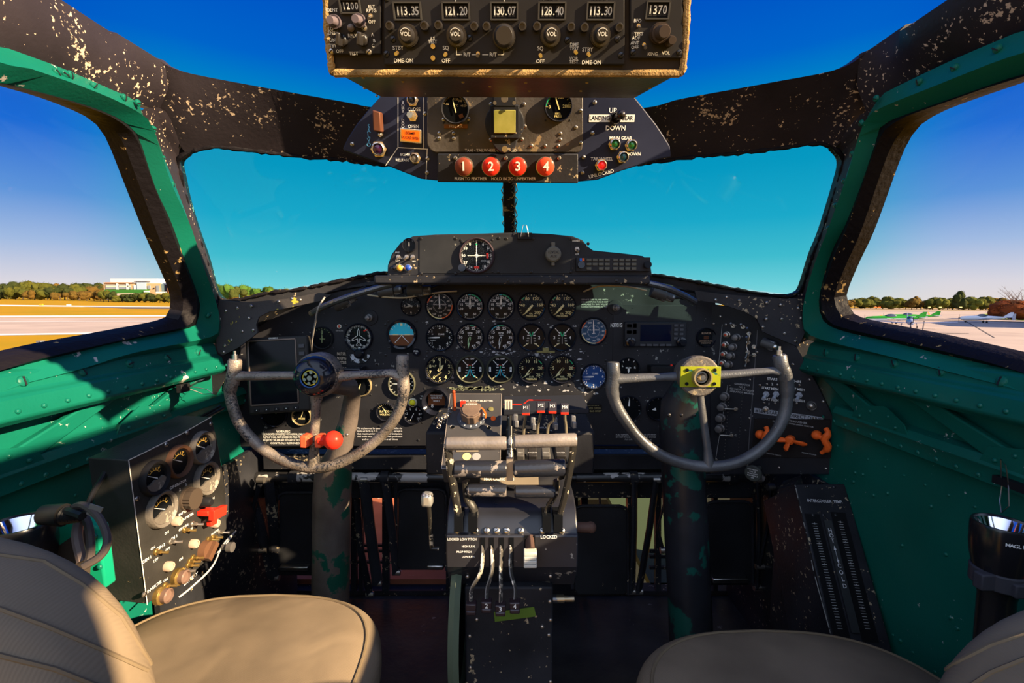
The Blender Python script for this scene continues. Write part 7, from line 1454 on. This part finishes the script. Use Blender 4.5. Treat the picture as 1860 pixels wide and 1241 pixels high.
# trees: tell each one apart by its colour and its place in its row
def ordinal(n): return ('first second third fourth fifth sixth seventh eighth ninth tenth eleventh twelfth thirteenth fourteenth fifteenth sixteenth seventeenth eighteenth nineteenth twentieth'.split()+['twenty-'+w for w in 'first second third fourth fifth sixth seventh eighth ninth'.split()]+['thirtieth']+['thirty-'+w for w in 'first second third fourth fifth sixth seventh eighth ninth'.split()]+['fortieth'])[n]
grp={}
for o in list(COL.objects):
    if o.get('category') in ('tree','marker') and o.get('group'): grp.setdefault(o['group'],[]).append(o)
for g_,lst in grp.items():
    lst.sort(key=lambda o:o.location.x/o.location.y)
    for i,o in enumerate(lst):
        cr=[c for c in o.children if c.name.startswith('crown')]
        col=({'foliage_olive':'olive','foliage_dark':'dark green','foliage_rust':'rusty brown','foliage_yellow_green':'yellow-green'}.get(cr[0].data.materials[0].name,'red')+' tree') if cr else 'small bright barrier'
        o['label']='%s, %s from the left of the %s'%(col,ordinal(i),g_)
# every screw, rivet and bolt a part of its own
def split_pieces(o,single):
    me=o.data; n=len(me.vertices); par=list(range(n))
    def fd(a):
        while par[a]!=a: par[a]=par[par[a]]; a=par[a]
        return a
    for p in me.polygons:
        r=fd(p.vertices[0])
        for v in p.vertices[1:]: par[fd(v)]=r
    isl={}
    for p in me.polygons: isl.setdefault(fd(p.vertices[0]),[]).append(p)
    cl=[]
    for k_,ps in isl.items():
        ids={v for p in ps for v in p.vertices}; c=sum((me.vertices[v].co for v in ids),V((0,0,0)))/len(ids); rad=max((me.vertices[v].co-c).length for v in ids)
        for q in cl:
            if (q[0]-c).length<max(q[1],rad)*1.0: q[2].extend(ps); break
        else: cl.append([c,rad,list(ps)])
    if len(cl)<2 or len(cl)>100: return
    for c,rad,ps in cl:
        mp={}; vs_=[]; fs=[]; ms=[]
        for p in ps:
            f=[]
            for v in p.vertices:
                if v not in mp: mp[v]=len(vs_); vs_.append(tuple(me.vertices[v].co))
                f.append(mp[v])
            fs.append(f); ms.append(p.material_index)
        m2=bpy.data.meshes.new(single); m2.from_pydata(vs_,[],fs); 
        for m in me.materials: m2.materials.append(m)
        m2.polygons.foreach_set('material_index',ms); m2.polygons.foreach_set('use_smooth',[True]*len(fs)); m2.update()
        try: m2.set_sharp_from_angle(angle=R(35))
        except Exception: pass
        q=bpy.data.objects.new(single,m2); COL.objects.link(q); q.parent=o.parent; q.matrix_parent_inverse=o.matrix_parent_inverse.copy(); q.location=o.location
    bpy.data.objects.remove(o)
for o in [o for o in COL.objects if o.type=='MESH' and o.parent]:
    b=o.name.split('.')[0]
    w={'panel_screws':'screw','screws':'screw','screw':'screw','mounting_screws':'screw','switch_screws':'screw','screw_row':'screw','rivet':'rivet','bolts':'bolt','plate_hole':'hole','screw_hole':'hole','button_rows':'button','hub_fastener':'fastener','pivot_bolt':'pivot_bolt','inspection_stamp':'stamp','scale_marking':None,'slot':'slot'}.get(b)
    if w: split_pieces(o,w)
